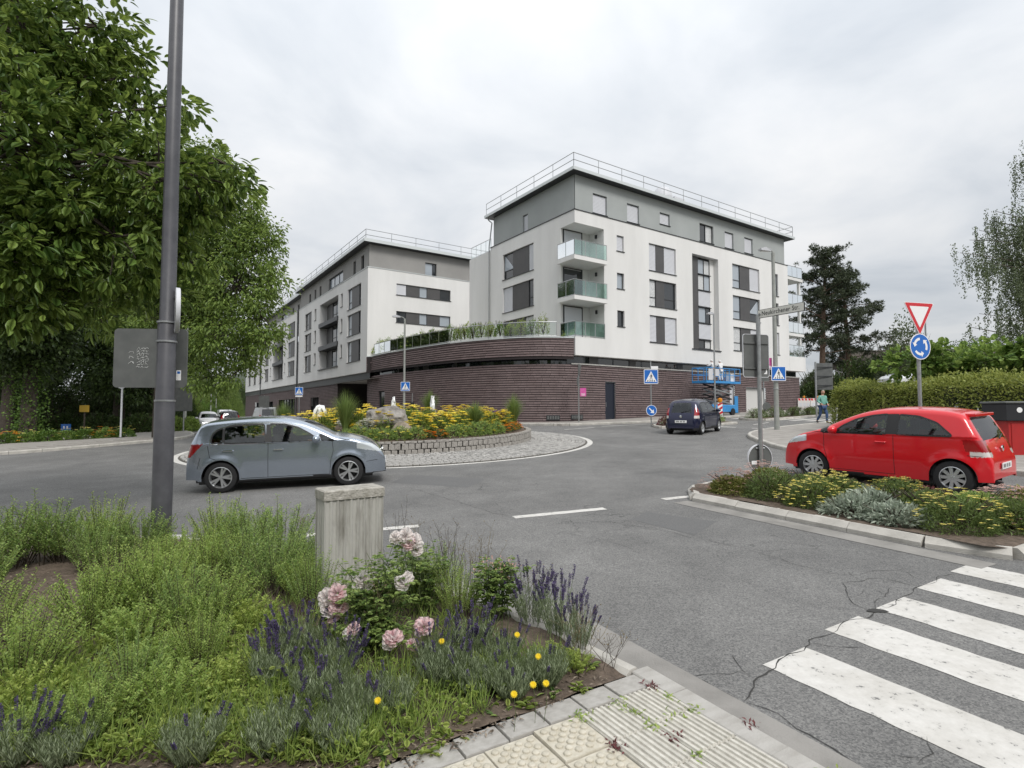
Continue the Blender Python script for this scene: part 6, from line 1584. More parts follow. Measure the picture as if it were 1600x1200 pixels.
LM = {
 'bigleaf': leafmat('big_leaf', (.06, .115, .022), (.26, .365, .08), .42, .38),
 'ash': leafmat('ash_leaf', (.085, .145, .03), (.26, .36, .09), .45),
 'wood': leafmat('dark_wood_leaf', (.024, .045, .014), (.085, .135, .036), .3),
 'ivy': leafmat('ivy_leaf', (.05, .11, .02), (.15, .25, .045), .3),
 'pine': leafmat('pine_needle', (.032, .045, .026), (.085, .105, .055), .2),
 'birch': leafmat('birch_leaf', (.06, .085, .04), (.14, .175, .085), .25),
 'plane': leafmat('plane_leaf', (.08, .16, .028), (.27, .39, .10), .45),
 'hedge': leafmat('hedge_leaf', (.14, .185, .036), (.40, .445, .13), .42),
 'shrub': leafmat('shrub_leaf', (.17, .275, .06), (.42, .53, .15), .5),
 'shrub2': leafmat('shrub_leaf_dark', (.13, .225, .06), (.34, .45, .135), .48),
 'cover': leafmat('ground_cover_leaf', (.19, .28, .05), (.42, .50, .13), .48),
 'lav': leafmat('lavender_leaf', (.16, .205, .11), (.33, .385, .24), .2),
 'lavf': leafmat('lavender_flower', (.04, .028, .085), (.10, .07, .165), .2),
 'rose': leafmat('rose_leaf', (.09, .16, .04), (.30, .40, .11), .3),
 'rosebud': leafmat('rose_petal_pink', (.85, .60, .61), (.90, .80, .78), .5),
 'rosew': leafmat('rose_petal_white', (.86, .80, .77), (.90, .87, .84), .5),
 'yellow': leafmat('yellow_petal', (.86, .68, .03), (.90, .82, .13), .3),
 'paley': leafmat('pale_yellow_petal', (.72, .62, .10), (.82, .75, .25), .3),
 'orange': leafmat('orange_petal', (.78, .27, .015), (.85, .42, .04), .3),
 'purple': leafmat('purple_flower', (.06, .02, .09), (.15, .06, .19), .2),
 'whitef': leafmat('white_flower', (.62, .62, .5), (.8, .8, .7), .3),
 'silver': leafmat('silver_leaf', (.25, .30, .23), (.42, .47, .38), .2),
 'dkgreen': leafmat('dark_green_leaf', (.075, .12, .035), (.19, .26, .08), .3),
 'sedum': leafmat('spirea_leaf', (.13, .16, .04), (.27, .27, .08), .3),
 'pinkf': leafmat('dusty_pink_flower', (.45, .26, .22), (.64, .44, .37), .25),
 'grass': leafmat('tall_grass', (.09, .15, .035), (.24, .32, .10), .3),
 'dry': leafmat('dry_stem', (.14, .11, .06), (.26, .21, .12), .2),
 'redleaf': leafmat('red_brown_leaf', (.09, .025, .025), (.17, .05, .05), .2),
}
M_stem = mat('green_stem', (.07, .10, .03), .8); M_wood = mat('twig_wood', (.06, .045, .032), .9)

def limb(m, a, b, r0, r1, bend=.15, k=4, n=6):
    a = Vector(a); b = Vector(b); L_ = (b-a).length; pts = []; off = Vector((RN.uniform(-1, 1), RN.uniform(-1, 1), RN.uniform(0, 1)))*L_*bend
    for i in range(k+1):
        t = i/k; pts.append(a.lerp(b, t)+off*math.sin(PI*t)*.6)
    m.tube(pts, [r0+(r1-r0)*i/k for i in range(k+1)], n, False)
def tree(name, label, base, trunk, balls, lm, Ln, Wd, dens, big=False, cl=.35, cat='tree', nclump=None, tr=.25, flat=1., group=None, droop=.2, single=0, hang=.25, fork=.55, keep_trunk=True):
    """balls: [(centre, radius)]; leaves gather in clumps inside each ball, limbs run from the trunk to the clumps"""
    o = empty(name, base, 0, label, cat, group); bz = Vector(base); m = MB(); top = Vector(trunk)-bz
    forkp = top*fork
    m.tube([Vector((0, 0, -.2)), forkp*.4+Vector((.05, .03, 0)), forkp, top], [tr*1.25, tr, tr*.85, tr*.3], 10, False)
    pos = []; dr = []
    for c, r in balls:
        c = np.array(c)-np.array(base); nc = max(3, int(dens*r**2.2)); cc, cd = sphere_pts(c, r, nc, .35, flat)
        k = max(1, nc//7)
        limb(m, forkp if RN.random() < .6 else top*.8, c, tr*(.16 if single else .28), tr*.07, .15, 5)
        for j in range(nc):
            if j % 3 == 0: limb(m, c, cc[j], tr*.10, tr*.025, .2, 3, 4)
        n_ = nclump or 26
        for j in range(nc):
            rr = cl*NP.uniform(.7, 1.4); p, d = sphere_pts(cc[j], rr, n_, .1, .62); pos.append(p)
            dr.append(unit(d*.8+cd[j]*.5+NP.normal(size=(n_, 3))*.35+np.array([0, 0, -hang])))
    pos = np.concatenate(pos); dr = np.concatenate(dr); n = len(pos)
    ups = unit(np.array([0, 0, 1.])+NP.normal(size=(n, 3))*.45); LL = Ln*NP.uniform(.65, 1.25, n); WW = Wd*NP.uniform(.75, 1.2, n)
    if keep_trunk: m.build('trunk', M_bark, o, True)
    if single:
        cw = pos+np.array(base); px = 800+860*cw[:, 0]/cw[:, 1]; ok = (cw[:, 1] > 1) & (px > 0) & (px < 1600)
        sc_ = np.where(ok, LL/cw[:, 1], 0); idx = np.argsort(-sc_)[:single]; mask = np.ones(n, bool); mask[idx] = False
        vm = []
        for v in range(3):
            V, F = leaf_geo(np.zeros((1, 3)), np.array([[1., 0, 0]]), np.array([[0, 0, 1.]]), 1., Wd/Ln, big=True, droop=droop+.05*v)
            vm.append(npmesh('leaf', V, F, leafmat('single_leaf_%d' % v, *[(.08, .15, .03), (.13, .215, .045), (.20, .30, .065)][v:v+1]*2, .38, .38)))
        for i in idx:
            X = dr[i]; Yv = np.cross(ups[i], X); Yv /= np.linalg.norm(Yv); Z = np.cross(X, Yv); s = LL[i]
            inst('leaf', RN.choice(vm), o, Matrix(((X[0]*s, Yv[0]*s, Z[0]*s, pos[i][0]), (X[1]*s, Yv[1]*s, Z[1]*s, pos[i][1]), (X[2]*s, Yv[2]*s, Z[2]*s, pos[i][2]), (0, 0, 0, 1))))
        pos, dr, ups, LL, WW = pos[mask], dr[mask], ups[mask], LL[mask], WW[mask]
    cr = inst('crown', leaf_mesh('crown', pos, dr, ups, LL, WW, LM[lm] if isinstance(lm, str) else lm, big=big, droop=droop), o); cr['kind'] = 'stuff'
    return o
def A3(px, py, d): v = at(px, py, d); return (v.x, v.y, v.z)
# near big-leaved tree overhanging from the left
tb = (-9.9, 6.6, gz(-9.9, 6.6)+.1)
tree('broadleaf_tree', 'large-leaved tree reaching in from the left edge of the picture', tb, (-8.6, 7.4, 7.0),
     [(A3(40, 60, 8.2), 1.25), (A3(150, 40, 8.6), .75), (A3(110, 130, 8.4), .8), (A3(20, 230, 7.7), 1.3), (A3(120, 270, 8.2), 1.0), (A3(215, 120, 8.8), .42), (A3(270, 165, 8.8), .40), (A3(190, 200, 8.6), .5), (A3(245, 290, 8.4), .8),
      (A3(350, 255, 8.6), .36), (A3(365, 290, 8.6), .30), (A3(310, 300, 8.6), .45), (A3(70, 390, 7.9), 1.0), (A3(180, 370, 8.2), .85), (A3(10, 420, 7.6), .9), (A3(290, 380, 9), .55), (A3(130, 460, 8.2), .55), (A3(40, 480, 8), .5), (A3(230, 450, 8.8), .5), (A3(310, 340, 8.8), .4), (A3(265, 240, 8.6), .4), ((-9.6, 6.9, 6.0), 1.6), ((-9.2, 8.4, 8.2), 1.3), ((-10.8, 8.8, 4.8), 1.3), ((-11.4, 6.4, 6.4), 1.5)],
     'bigleaf', .175, .088, 42, True, .30, nclump=30, tr=.22, droop=.22, single=290, hang=.35)
# feathery tree overhanging the left street
tree('ash_tree', 'feathery-leaved tree hanging over the left street beside the white block', (-17.72, 27.8, gz(-17.72, 27.8)+.1), (-17.6, 27.0, 13.5),
     [(A3(300, 290, 25), 2.1), (A3(350, 350, 24.5), 1.7), (A3(395, 400, 24), 1.3), (A3(405, 365, 24), .9), (A3(370, 450, 24), 1.7), (A3(410, 495, 23.5), 1.0), (A3(345, 520, 24), 1.5), (A3(300, 420, 25), 2.3), (A3(280, 500, 25.5), 1.9), (A3(385, 545, 24), .8), (A3(240, 360, 26), 2.6), (A3(230, 260, 27), 2.2), (A3(330, 265, 25), .9), (A3(200, 470, 27), 2.2), (A3(415, 530, 23.5), .8), (A3(370, 580, 24), .8), (A3(330, 590, 24.5), 1.0), (A3(425, 450, 23.5), .7), (A3(265, 570, 26), 1.3), (A3(395, 330, 24), .7)],
     'ash', .18, .085, 27, False, .50, nclump=44, tr=.3, droop=.3, hang=.5)
# wood behind the left footway
for k, (x, y, h, r, lb_) in enumerate(((-26.0, 29.6, 14, 3.0, 'tall dark tree with ivy-clad trunk at the left edge'), (-33, 36, 17, 3.8, 'tall dark tree deep in the left wood, second from the left edge'), (-27.5, 38.5, 15, 3.4, 'dark tree standing behind the grey sign back on the left'), (-30, 46, 17, 3.8, 'dark tree furthest back in the left wood'), (-40, 44, 16, 4.0, 'dark tree at the back left of the wood beyond the frame edge'), (-33, 52, 13, 3.0, 'dark tree at the street end of the left wood'))):
    b = (x, y, gz(x, y)+.1); z = b[2]
    bl = [((x+RN.uniform(-.6, .6)*r, y+RN.uniform(-.5, .5)*r, z+h*f), r*RN.uniform(.6, .95)) for f in (.32, .42, .5, .58, .66, .75, .86, .95)]
    tree('wood_tree', lb_, b, (x, y, z+h*.95), bl, 'wood', .27, .15, 13, False, .8, nclump=44, tr=.32, hang=.3, group='trees of the left wood')
# ivy on the first trunk
pos = []; b = (-26.0, 29.6, gz(-26, 29.6))
p = np.stack([NP.normal(size=2600)*.42, NP.normal(size=2600)*.42, NP.random(2600)*5.5], 1); iv = empty('ivy', b, 0, 'bright green ivy climbing the tree trunk at the left edge', 'ivy')
inst('foliage', leaf_mesh('foliage', p, unit(rdir(2600)+np.array([0, -.6, -.5])), rdir(2600), .12, .11, LM['ivy']), iv)['kind'] = 'stuff'
for k in range(3): MB().tube([(.3*math.cos(k*2), .3*math.sin(k*2), 0), (.28*math.cos(k*2+.5), .28*math.sin(k*2+.5), 2.5), (.2*math.cos(k*2+1), .2*math.sin(k*2+1), 5)], .03, 5).build('stem', M_bark, iv)

def bush(name, label, base, rx, ry, h, n, Ln, Wd, lm, group=None, cat='bush', flowers=(), z0=.05, big=False, stems=10, core=True):
    """rounded bush: lumpy shell of leaves over stems"""
    o = empty(name, base, RN.uniform(0, 6), label, cat, group); lum = [(rdir(1)[0], NP.uniform(.1, .3)) for _ in range(7)]
    d = rdir(n); d[:, 2] = np.abs(d[:, 2])*1.0-.12*NP.random(n); q = .55+.45*NP.random(n)**.5
    for v, a in lum: q *= 1+a*np.clip((d@v), 0, 1)**3-.06
    p = d*q[:, None]*np.array([rx, ry, h]); p[:, 2] = np.maximum(p[:, 2], z0*NP.random(n))
    f = inst('foliage', leaf_mesh('foliage', p, unit(d+NP.normal(size=(n, 3))*.6+np.array([0, 0, .15])), unit(np.array([0, 0, 1.])+NP.normal(size=(n, 3))*.6), Ln*NP.uniform(.6, 1.3, n), Wd*NP.uniform(.7, 1.2, n), LM[lm], big=big), o); f['kind'] = 'stuff'
    m = MB()
    for _ in range(stems):
        a = RN.uniform(0, 6.28); rr = RN.uniform(.3, .8); m.tube([(0, 0, -.05), (rx*rr*.5*math.cos(a), ry*rr*.5*math.sin(a), h*.45), (rx*rr*math.cos(a), ry*rr*math.sin(a), h*.75)], [.012+.012*h, .008+.006*h, .004], 4, False)
    m.build('stems', M_wood, o)['kind'] = 'stuff'
    for (fm, cnt, size, pet) in flowers:
        dd = rdir(cnt); dd[:, 2] = np.abs(dd[:, 2])*1.2+.15; dd = unit(dd); c = dd*np.array([rx, ry, h])*NP.uniform(.88, 1.04, (cnt, 1)); P, D, U = [], [], []
        for j in range(pet):
            a = 2*PI*j/pet+NP.random(cnt); v = np.stack([np.cos(a), np.sin(a), .15*np.ones(cnt)], 1)+np.array([0, -.25, 0]); P.append(c); D.append(unit(v)); U.append(np.tile([0, -.3, 1.], (cnt, 1)))
        fo = inst('flowers', leaf_mesh('flowers', np.concatenate(P), np.concatenate(D), unit(np.concatenate(U)), size, size*.62, LM[fm], fold=.1, droop=.1), o); fo['kind'] = 'stuff'
    return o
def spot(px, py, off=.1): v = gp(px, py, off); return (v.x, v.y, v.z)
# left verge: flower bed and bushes
for k, px in enumerate((8, 38, 70, 104, 138, 168, 192)):
    x = -24.2+k*.62; y = 26.4+k*.45; b = (x, y, gz(x, y)+.1)
    bush('flower_clump', 'bright green clump of the left roadside flower bed with pale flower spikes' if k not in (0, 5) else ('green clump with orange flowers at the left end of the roadside bed' if k == 0 else 'green clump with orange flowers near the thin pale pole'), b, .75, .65, .62, 900, .13, .05, 'plane' if k % 2 else 'ivy', 'left roadside flower bed', 'plant', (('orange', 26, .10, 5),) if k in (0, 5) else (('paley', 14, .08, 5),))
for k, (px, d, r, h, lm) in enumerate(((275, 37, 1.3, 1.5, 'ash'), (297, 39, 1.1, 1.25, 'ash'), (315, 60, 1.8, 2.6, 'ivy'), (322, 84, 3.2, 5, 'ivy'), (308, 96, 4, 9, 'ash'), (325, 112, 4, 8, 'ivy'), (342, 120, 4.5, 7.5, 'ash'), (336, 140, 7, 14, 'ash'), (315, 130, 7, 15, 'wood'), (352, 150, 7, 13, 'wood'), (370, 160, 8, 14, 'wood'), (250, 41, 1.6, 2.2, 'wood'), (215, 37, 1.5, 1.9, 'wood'), (160, 36, 1.8, 2.0, 'wood'), (100, 37, 1.8, 2.2, 'wood'), (60, 36, 1.6, 1.8, 'wood'), (228, 43, 2, 3.6, 'wood'), (140, 42, 2.4, 4.2, 'wood'), (30, 40, 2.2, 3.8, 'wood'), (190, 45, 2.4, 4.8, 'wood'), (296, 62, 2.6, 6.5, 'ash'), (280, 58, 2.6, 7.5, 'wood'), (85, 44, 2.6, 5, 'wood'), (0, 50, 3.4, 8, 'wood'), (45, 52, 3.4, 8, 'wood'), (90, 51, 3.4, 8, 'wood'), (135, 53, 3.4, 8, 'wood'), (180, 52, 3.4, 8, 'wood'), (222, 54, 3.4, 8, 'wood'), (258, 52, 3, 7.5, 'wood'), (20, 38, 2, 2.4, 'wood'), (0, 45, 3, 5, 'wood'))):
    x = (px-800)/860*d; bush('roadside_bush', ('pale green bush' if lm in ('ash', 'ivy') else ('low dark bush in the shade of the left wood' if h < 3 else 'tall dark bush at the back of the left wood' if d > 48 else 'dark bush in the middle of the left wood'))+(' beside the left street' if lm in ('ash', 'ivy') else ''), (x, d, gz(x, d)+.05), r, r, h, int(900+r*h*420), .17, .085, lm, 'bushes along the left street' if lm != 'wood' else 'dark understorey of the left wood')
# wooded hill closing the left street
hv = []; hf = []
for i in range(25):
    for j in range(9):
        x = -260+i*22; y = 190+j*30; hv.append((x, y, -8+34*math.exp(-((x+120)/110)**2)*math.sin(PI*min(1, j/5)/2)+RN.uniform(-1.5, 1.5)))
for i in range(24):
    for j in range(8): hf.append((i*9+j, (i+1)*9+j, (i+1)*9+j+1, i*9+j+1))
tag(MB().add(hv, hf).build('wooded_hill', mat('far_wood', (.018, .028, .016), .95, c2=(.045, .06, .03), scale=.25, bump=.8, bscale=.4), None, 'all'), kind='structure')

# right: pines
def pine(label, x, y, top, bare, rad, lean=0):
    b = (x, y, gz(x, y)); H = top-b[2]; o = empty('pine_tree', b, 0, label, 'tree', 'pines beside the right street'); m = MB()
    m.tube([(0, 0, -.2), (lean*.3, 0, H*.35), (lean*.7, 0, H*.7), (lean, 0, H)], [.34, .27, .17, .04], 9, False); P, D = [], []
    nb = 40
    for k in range(nb):
        f = bare+(1-bare)*(k/nb)**.9; a = k*2.4+RN.uniform(-.4, .4); ln = rad*(1-.68*((f-bare)/(1-bare))**1.8)*RN.uniform(.35, 1.15)
        s = Vector((lean*f, 0, H*f)); e_ = s+Vector((math.cos(a)*ln, math.sin(a)*ln, ln*RN.uniform(-.15, .45))); limb(m, s, e_, .07, .015, .1, 4, 4)
        for t in np.linspace(.35, 1.05, 6):
            for q in range(3):
                c = s.lerp(e_, t)+Vector((RN.gauss(0, .4), RN.gauss(0, .4), RN.gauss(.15, .22))); n_ = 32; dd = unit(rdir(n_)+np.array([0, 0, .5])); P.append(np.tile(c, (n_, 1))+dd*.08); D.append(dd)
    m.build('trunk', mat('pine_bark', (.10, .065, .045), .95, c2=(.16, .11, .08), scale=5, bump=.7, bscale=20), o, True)
    P = np.concatenate(P); D = np.concatenate(D); n = len(P); inst('crown', leaf_mesh('crown', P, D, rdir(n), .34*NP.uniform(.7, 1.2, n), .075, LM['pine'], fold=.1), o)['kind'] = 'stuff'
pine('left of the two tall dark pines beside the right street', 32.6, 58, 18.4, .34, 4.4, .8)
pine('right of the two tall dark pines beside the right street', 37.0, 60, 16.6, .24, 5.0, -.6)
for k, (px, d, r, h, lm) in enumerate(((1275, 56, 2.4, 4.2, 'wood'), (1305, 54, 2.6, 5.2, 'wood'), (1340, 56, 3.0, 6.2, 'wood'), (1375, 54, 2.8, 7.5, 'wood'), (1400, 50, 2.4, 8.5, 'birch'), (1420, 52, 2.6, 9.2, 'birch'), (1360, 70, 4, 9, 'wood'), (1440, 58, 3.4, 7, 'wood'), (1275, 66, 3, 6, 'birch'), (1490, 60, 4, 7.5, 'wood'), (1550, 55, 4, 7, 'wood'), (1600, 50, 4, 7, 'wood'))):
    x = (px-800)/860*d; bush('tall_bush', ('grey-green airy bush' if lm == 'birch' else 'dark evergreen bush')+' in the belt behind the right hedge', (x, d, gz(x, d)), r, r, h, int(1400+r*h*170), .30, .13, lm, 'bushes behind the right hedge')
# weeping birch
bb = (30.2, 30.0, gz(30.2, 30)); o = empty('birch_tree', bb, 0, 'weeping birch with hanging strands at the upper right edge', 'tree'); m = MB()
m.tube([(0, 0, -.2), (-.3, 0, 4), (-.1, 0, 8), (.5, .2, 12), (.8, .3, 14.5)], [.22, .18, .12, .06, .02], 9, False); P = []; D = []
tips = [A3(*t) for t in ((1500, 395, 29), (1515, 375, 29.5), (1530, 360, 30), (1545, 345, 30), (1555, 330, 29.5), (1520, 400, 30.5), (1535, 410, 29), (1560, 380, 30), (1575, 340, 30), (1590, 320, 30), (1600, 290, 30.5), (1598, 250, 30), (1605, 350, 29), (1580, 420, 30), (1560, 440, 30), (1595, 420, 30.5), (1610, 380, 31), (1550, 400, 31), (1570, 470, 30), (1545, 450, 30), (1600, 470, 30), (1620, 300, 30), (1640, 340, 30), (1640, 420, 30), (1530, 490, 30), (1510, 510, 30), (1580, 500, 30), (1600, 230, 30.5))]
for tp in tips:
    e_ = Vector(tp)-Vector(bb); s = Vector((-.1, 0, max(3, e_.z-1.0))); limb(m, s, e_, .05, .012, .12, 5, 4)
    for q in range(22):
        c = s.lerp(e_, RN.uniform(.45, 1.04))+Vector((RN.gauss(0, .35), RN.gauss(0, .35), RN.gauss(0, .2))); L_ = RN.uniform(.5, 2.3); n_ = int(L_*34); t = NP.random(n_)
        P.append(np.stack([c.x+NP.normal(size=n_)*.06+t*.1, c.y+NP.normal(size=n_)*.06, c.z-t*L_], 1)); D.append(unit(np.stack([NP.normal(size=n_)*.5, NP.normal(size=n_)*.5, -np.ones(n_)], 1)))
m.build('trunk', M_bark, o, True); P = np.concatenate(P); D = np.concatenate(D); n = len(P); inst('crown', leaf_mesh('crown', P, D, rdir(n), .105, .06, LM['birch']), o)['kind'] = 'stuff'
# trained plane trees behind the hedge
for k, (px, d) in enumerate(((1452, 21.0), (1520, 20.4), (1590, 19.8), (1670, 19.2))):
    x = (px-800)/860*d; b = (x, d, gz(x, d)+.1); bl = [((x+dx, d+RN.uniform(-.4, .4), 3.35+RN.uniform(-.25, .45)), RN.uniform(.62, .85)) for dx in (-1.3, -.75, -.2, .35, .9, 1.4)]
    tree('plane_tree', ['leftmost', 'second', 'third', 'rightmost'][k]+' of the flat-trained big-leaved trees behind the hedge', b, (x, d, 3.3), bl, 'plane', .24, .2, 20, True, .26, nclump=13, tr=.12, flat=.7, hang=.1, group='trained trees behind the hedge')
# belt of trees on the far side of the street, behind the viewpoint
n = 7000; P = np.stack([NP.uniform(-42, 42, n), NP.uniform(-26, -15, n), NP.random(n)**.8*8.5], 1); P[:, 2] *= 1+.25*np.sin(P[:, 0]*.55)+.12*np.sin(P[:, 0]*1.7)
tb_ = inst('tree_belt', leaf_mesh('tree_belt', P, rdir(n), rdir(n), 1.1, .8, LM['wood'])); tag(tb_, 'belt of leafy trees across the street behind the viewpoint', 'trees', None, 'stuff')
# hedge
def hedge(name, label, pts, h, thick, n, Ln, lm):
    o = empty(name, (0, 0, 0), 0, label, 'hedge'); P = resample([Vector((*p, 0)) for p in pts], .5); k = len(P)-1; pos = []; dr = []
    u = NP.random(n)*k; i = u.astype(int); f = (u-i)[:, None]; A_ = np.array([tuple(p) for p in P]); c = A_[i]*(1-f)+A_[i+1]*f; t = unit(A_[i+1]-A_[i]); nn = np.stack([t[:, 1], -t[:, 0], 0*t[:, 0]], 1)
    g0 = np.array([gz(p[0], p[1]) for p in c])
    bul = 1+.15*np.sin(c[:, 0]*1.3+c[:, 1]*1.1)+.08*np.sin(c[:, 0]*3.3+c[:, 1]*2.1+1)+.06*np.sin(c[:, 1]*6.1)
    fr_ = NP.random(n) < .55; zz = NP.random(n)
    ang = np.where(fr_, .5*zz**2, .5+NP.random(n)*PI*.62); rad_ = (.86+.14*NP.random(n))*bul
    off = np.where(fr_, thick/2*(.80+.2*np.sin(zz*PI*.8+.5))*rad_, np.cos(ang-.0)*thick/2*rad_); z = np.where(fr_, zz*h*.86, h*.62+np.sin(ang)*h*.38*rad_)
    pos = c+nn*off[:, None]+t*NP.normal(size=(n, 1))*.12; pos[:, 2] = g0+.1+z+NP.normal(size=n)*.09
    out = unit(nn*np.cos(ang)[:, None]+np.array([0, 0, 1.])*np.sin(ang)[:, None]+NP.normal(size=(n, 3))*.55)
    inst('foliage', leaf_mesh('foliage', pos, out, unit(np.array([0, 0, 1.])+NP.normal(size=(n, 3))*.5), Ln*NP.uniform(.6, 1.3, n), Ln*.55, LM[lm]), o)['kind'] = 'stuff'
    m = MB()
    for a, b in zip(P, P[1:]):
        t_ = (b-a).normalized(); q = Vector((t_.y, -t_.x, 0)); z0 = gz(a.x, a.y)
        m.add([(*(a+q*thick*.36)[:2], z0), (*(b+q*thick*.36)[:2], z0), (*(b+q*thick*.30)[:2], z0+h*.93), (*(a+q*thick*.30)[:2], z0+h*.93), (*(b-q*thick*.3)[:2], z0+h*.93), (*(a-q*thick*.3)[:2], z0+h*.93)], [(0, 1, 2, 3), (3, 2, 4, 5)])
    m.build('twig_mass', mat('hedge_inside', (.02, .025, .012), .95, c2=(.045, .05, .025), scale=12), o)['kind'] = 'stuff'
hedge('clipped_hedge', 'bushy yellow-green hedge behind the red car', [(14.35, 23.3), (14.5, 20.8), (15.2, 18.2), (17.0, 15.2), (20.5, 11.0)], 2.05, 1.8, 34000, .10, 'hedge')
hedge('clipped_hedge', 'back row of the hedge running up the right street', [(24, 33), (20.0, 29.2), (15.2, 24.4)][::-1], 1.85, 1.5, 14000, .10, 'hedge')

# ---- roundabout planting
def tuft(name, label, base, h, r, n, lm='grass', group=None, w_=.011):
    o = empty(name, base, RN.uniform(0, 6), label, 'grass', group); V = []; F = []; k = 4
    for i in range(n):
        a = NP.random()*6.28; lean = NP.random()**.7; r0 = .12*r*NP.random(); L_ = h*NP.uniform(.7, 1.08); d = np.array([math.cos(a), math.sin(a), 0]); sd = np.array([-d[1], d[0], 0]); b0 = len(V)
        for j in range(k+1):
            t = j/k; p = d*(r0+r*lean*t**1.8)+np.array([0, 0, L_*(t-.30*lean*t*t)]); ww = w_*(1-t*.95)
            V += [p-sd*ww, p+sd*ww]
        F += [(b0+2*j, b0+2*j+1, b0+2*j+3, b0+2*j+2) for j in range(k)]
    inst('blades', npmesh('blades', np.array(V), F, LM[lm]), o)['kind'] = 'stuff'; return o
def isl(px, d): x = (px-800)/860*d; return (x, d, isl_z(x, d))
for k, (px, d, h, r, lb_) in enumerate(((540, 18.8, 1.05, .55, 'tall ornamental grass above the bonnet of the silver car'), (742, 20.1, .75, .5, 'broad arching grass in front of the yellow flowers'), (803, 22.6, 1.0, .5, 'upright grass at the right end of the roundabout bed'), (672, 24.6, .95, .5, 'grass tuft behind the right fountain jet'), (443, 24.6, 1.0, .55, 'grass tuft above the silver car roof'))):
    tuft('ornamental_grass', lb_, isl(px, d), h*1.45, r*1.15, 700, 'grass', 'grasses on the roundabout')
wherei = ['left of the boulder', 'behind the boulder', 'right of the boulder', 'in the middle of the roundabout bed', 'towards the right end of the roundabout bed']
yl = [(505, 19.6), (520, 21.5), (560, 19.4), (575, 21.3), (600, 18.9), (655, 18.8), (668, 20.2), (690, 19.2), (700, 21.0), (715, 19.8), (725, 22.0), (745, 21.6), (770, 20.9), (760, 23.0), (785, 22.0), (790, 23.8), (640, 21.6), (615, 23.2), (420, 22.5), (450, 21.5), (480, 20.6), (400, 21.0)]
for k, (px, d) in enumerate(yl):
    bush('coneflower', 'mound of yellow daisy flowers '+(wherei[0] if px < 580 else wherei[2] if px < 680 else wherei[3] if px < 750 else wherei[4]), isl(px, d), .55, .5, .70, 760, .13, .034, 'shrub2', 'yellow daisies on the roundabout', 'plant', (('yellow', 50, .10, 7), ('paley', 12, .08, 6)))
for k in range(30):
    a = math.radians(-150+k*5.2); x, y = RC[0]+4.75*math.cos(a), RC[1]+4.75*math.sin(a)
    if k % 8 in (0, 1) or k > 25: bush('marigold', 'low orange marigolds along the granite rim of the roundabout bed', (x, y, isl_z(x, y)), .34, .32, .26, 320, .07, .03, 'dkgreen', 'marigolds on the roundabout rim', 'plant', (('orange', 34, .06, 6),))
    else: bush('rim_plant', 'low green rim planting of the roundabout bed', (x, y, isl_z(x, y)), .45, .4, .46, 460, .12, .03, 'shrub2', 'green rim plants of the roundabout', 'plant', (('yellow', 8, .06, 6),))
for px, d, lb_ in ((778, 22.0, 'purple flowering sage at the right of the roundabout bed'), (840-60, 23.2, 'purple flowering sage behind the upright grass')):
    bush('sage', lb_, isl(px, d), .45, .4, .62, 500, .12, .03, 'shrub2', None, 'plant', (('purple', 130, .10, 4),))
bush('white_flower', 'white flowering mound left of the boulder', isl(575, 18.7), .5, .45, .5, 500, .1, .03, 'silver', None, 'plant', (('whitef', 120, .06, 5),)); bush('white_flower', 'pale flowering mound behind the silver car bonnet', isl(545, 20.4), .4, .4, .5, 400, .1, .03, 'silver', None, 'plant', (('whitef', 60, .06, 5),))
def boulder(label, base, rx, ry, rz_, seed, mt, cat='rock'):
    bm = bmesh.new(); bmesh.ops.create_icosphere(bm, subdivisions=4, radius=1); from mathutils import noise as mn
    for v in bm.verts:
        p = v.co.copy(); f = 1+.28*mn.noise(p*1.3+Vector((seed, 0, 0)))+.12*mn.noise(p*3.1+Vector((0, seed, 0)))+.04*mn.noise(p*9); v.co = Vector((p.x*rx*f, p.y*ry*f, p.z*rz_*f))
    me = bpy.data.meshes.new('boulder'); bm.to_mesh(me); bm.free(); me.materials.append(mt); o = inst('boulder', me); o.location = base; return tag(o, label, cat)
M_rock = mat('grey_rock', (.12, .11, .10), .9, c2=(.32, .30, .275), scale=3.5, detail=9, bump=.9, bscale=9)
b = isl(606, 19.2); boulder('large grey boulder lying in the roundabout flower bed', (b[0], b[1], b[2]+.36), .74, .55, .45, 3.1, M_rock)
b = isl(628, 18.4); boulder('smaller brown boulder in front of the large one', (b[0], b[1], b[2]+.1), .36, .33, .28, 7.7, mat('brown_rock', (.14, .115, .085), .9, c2=(.27, .23, .18), scale=4, bump=.8, bscale=10))
M_water = mat('foaming_water', (.86, .88, .88), .35, spec=.6, bump=.5, bscale=20)
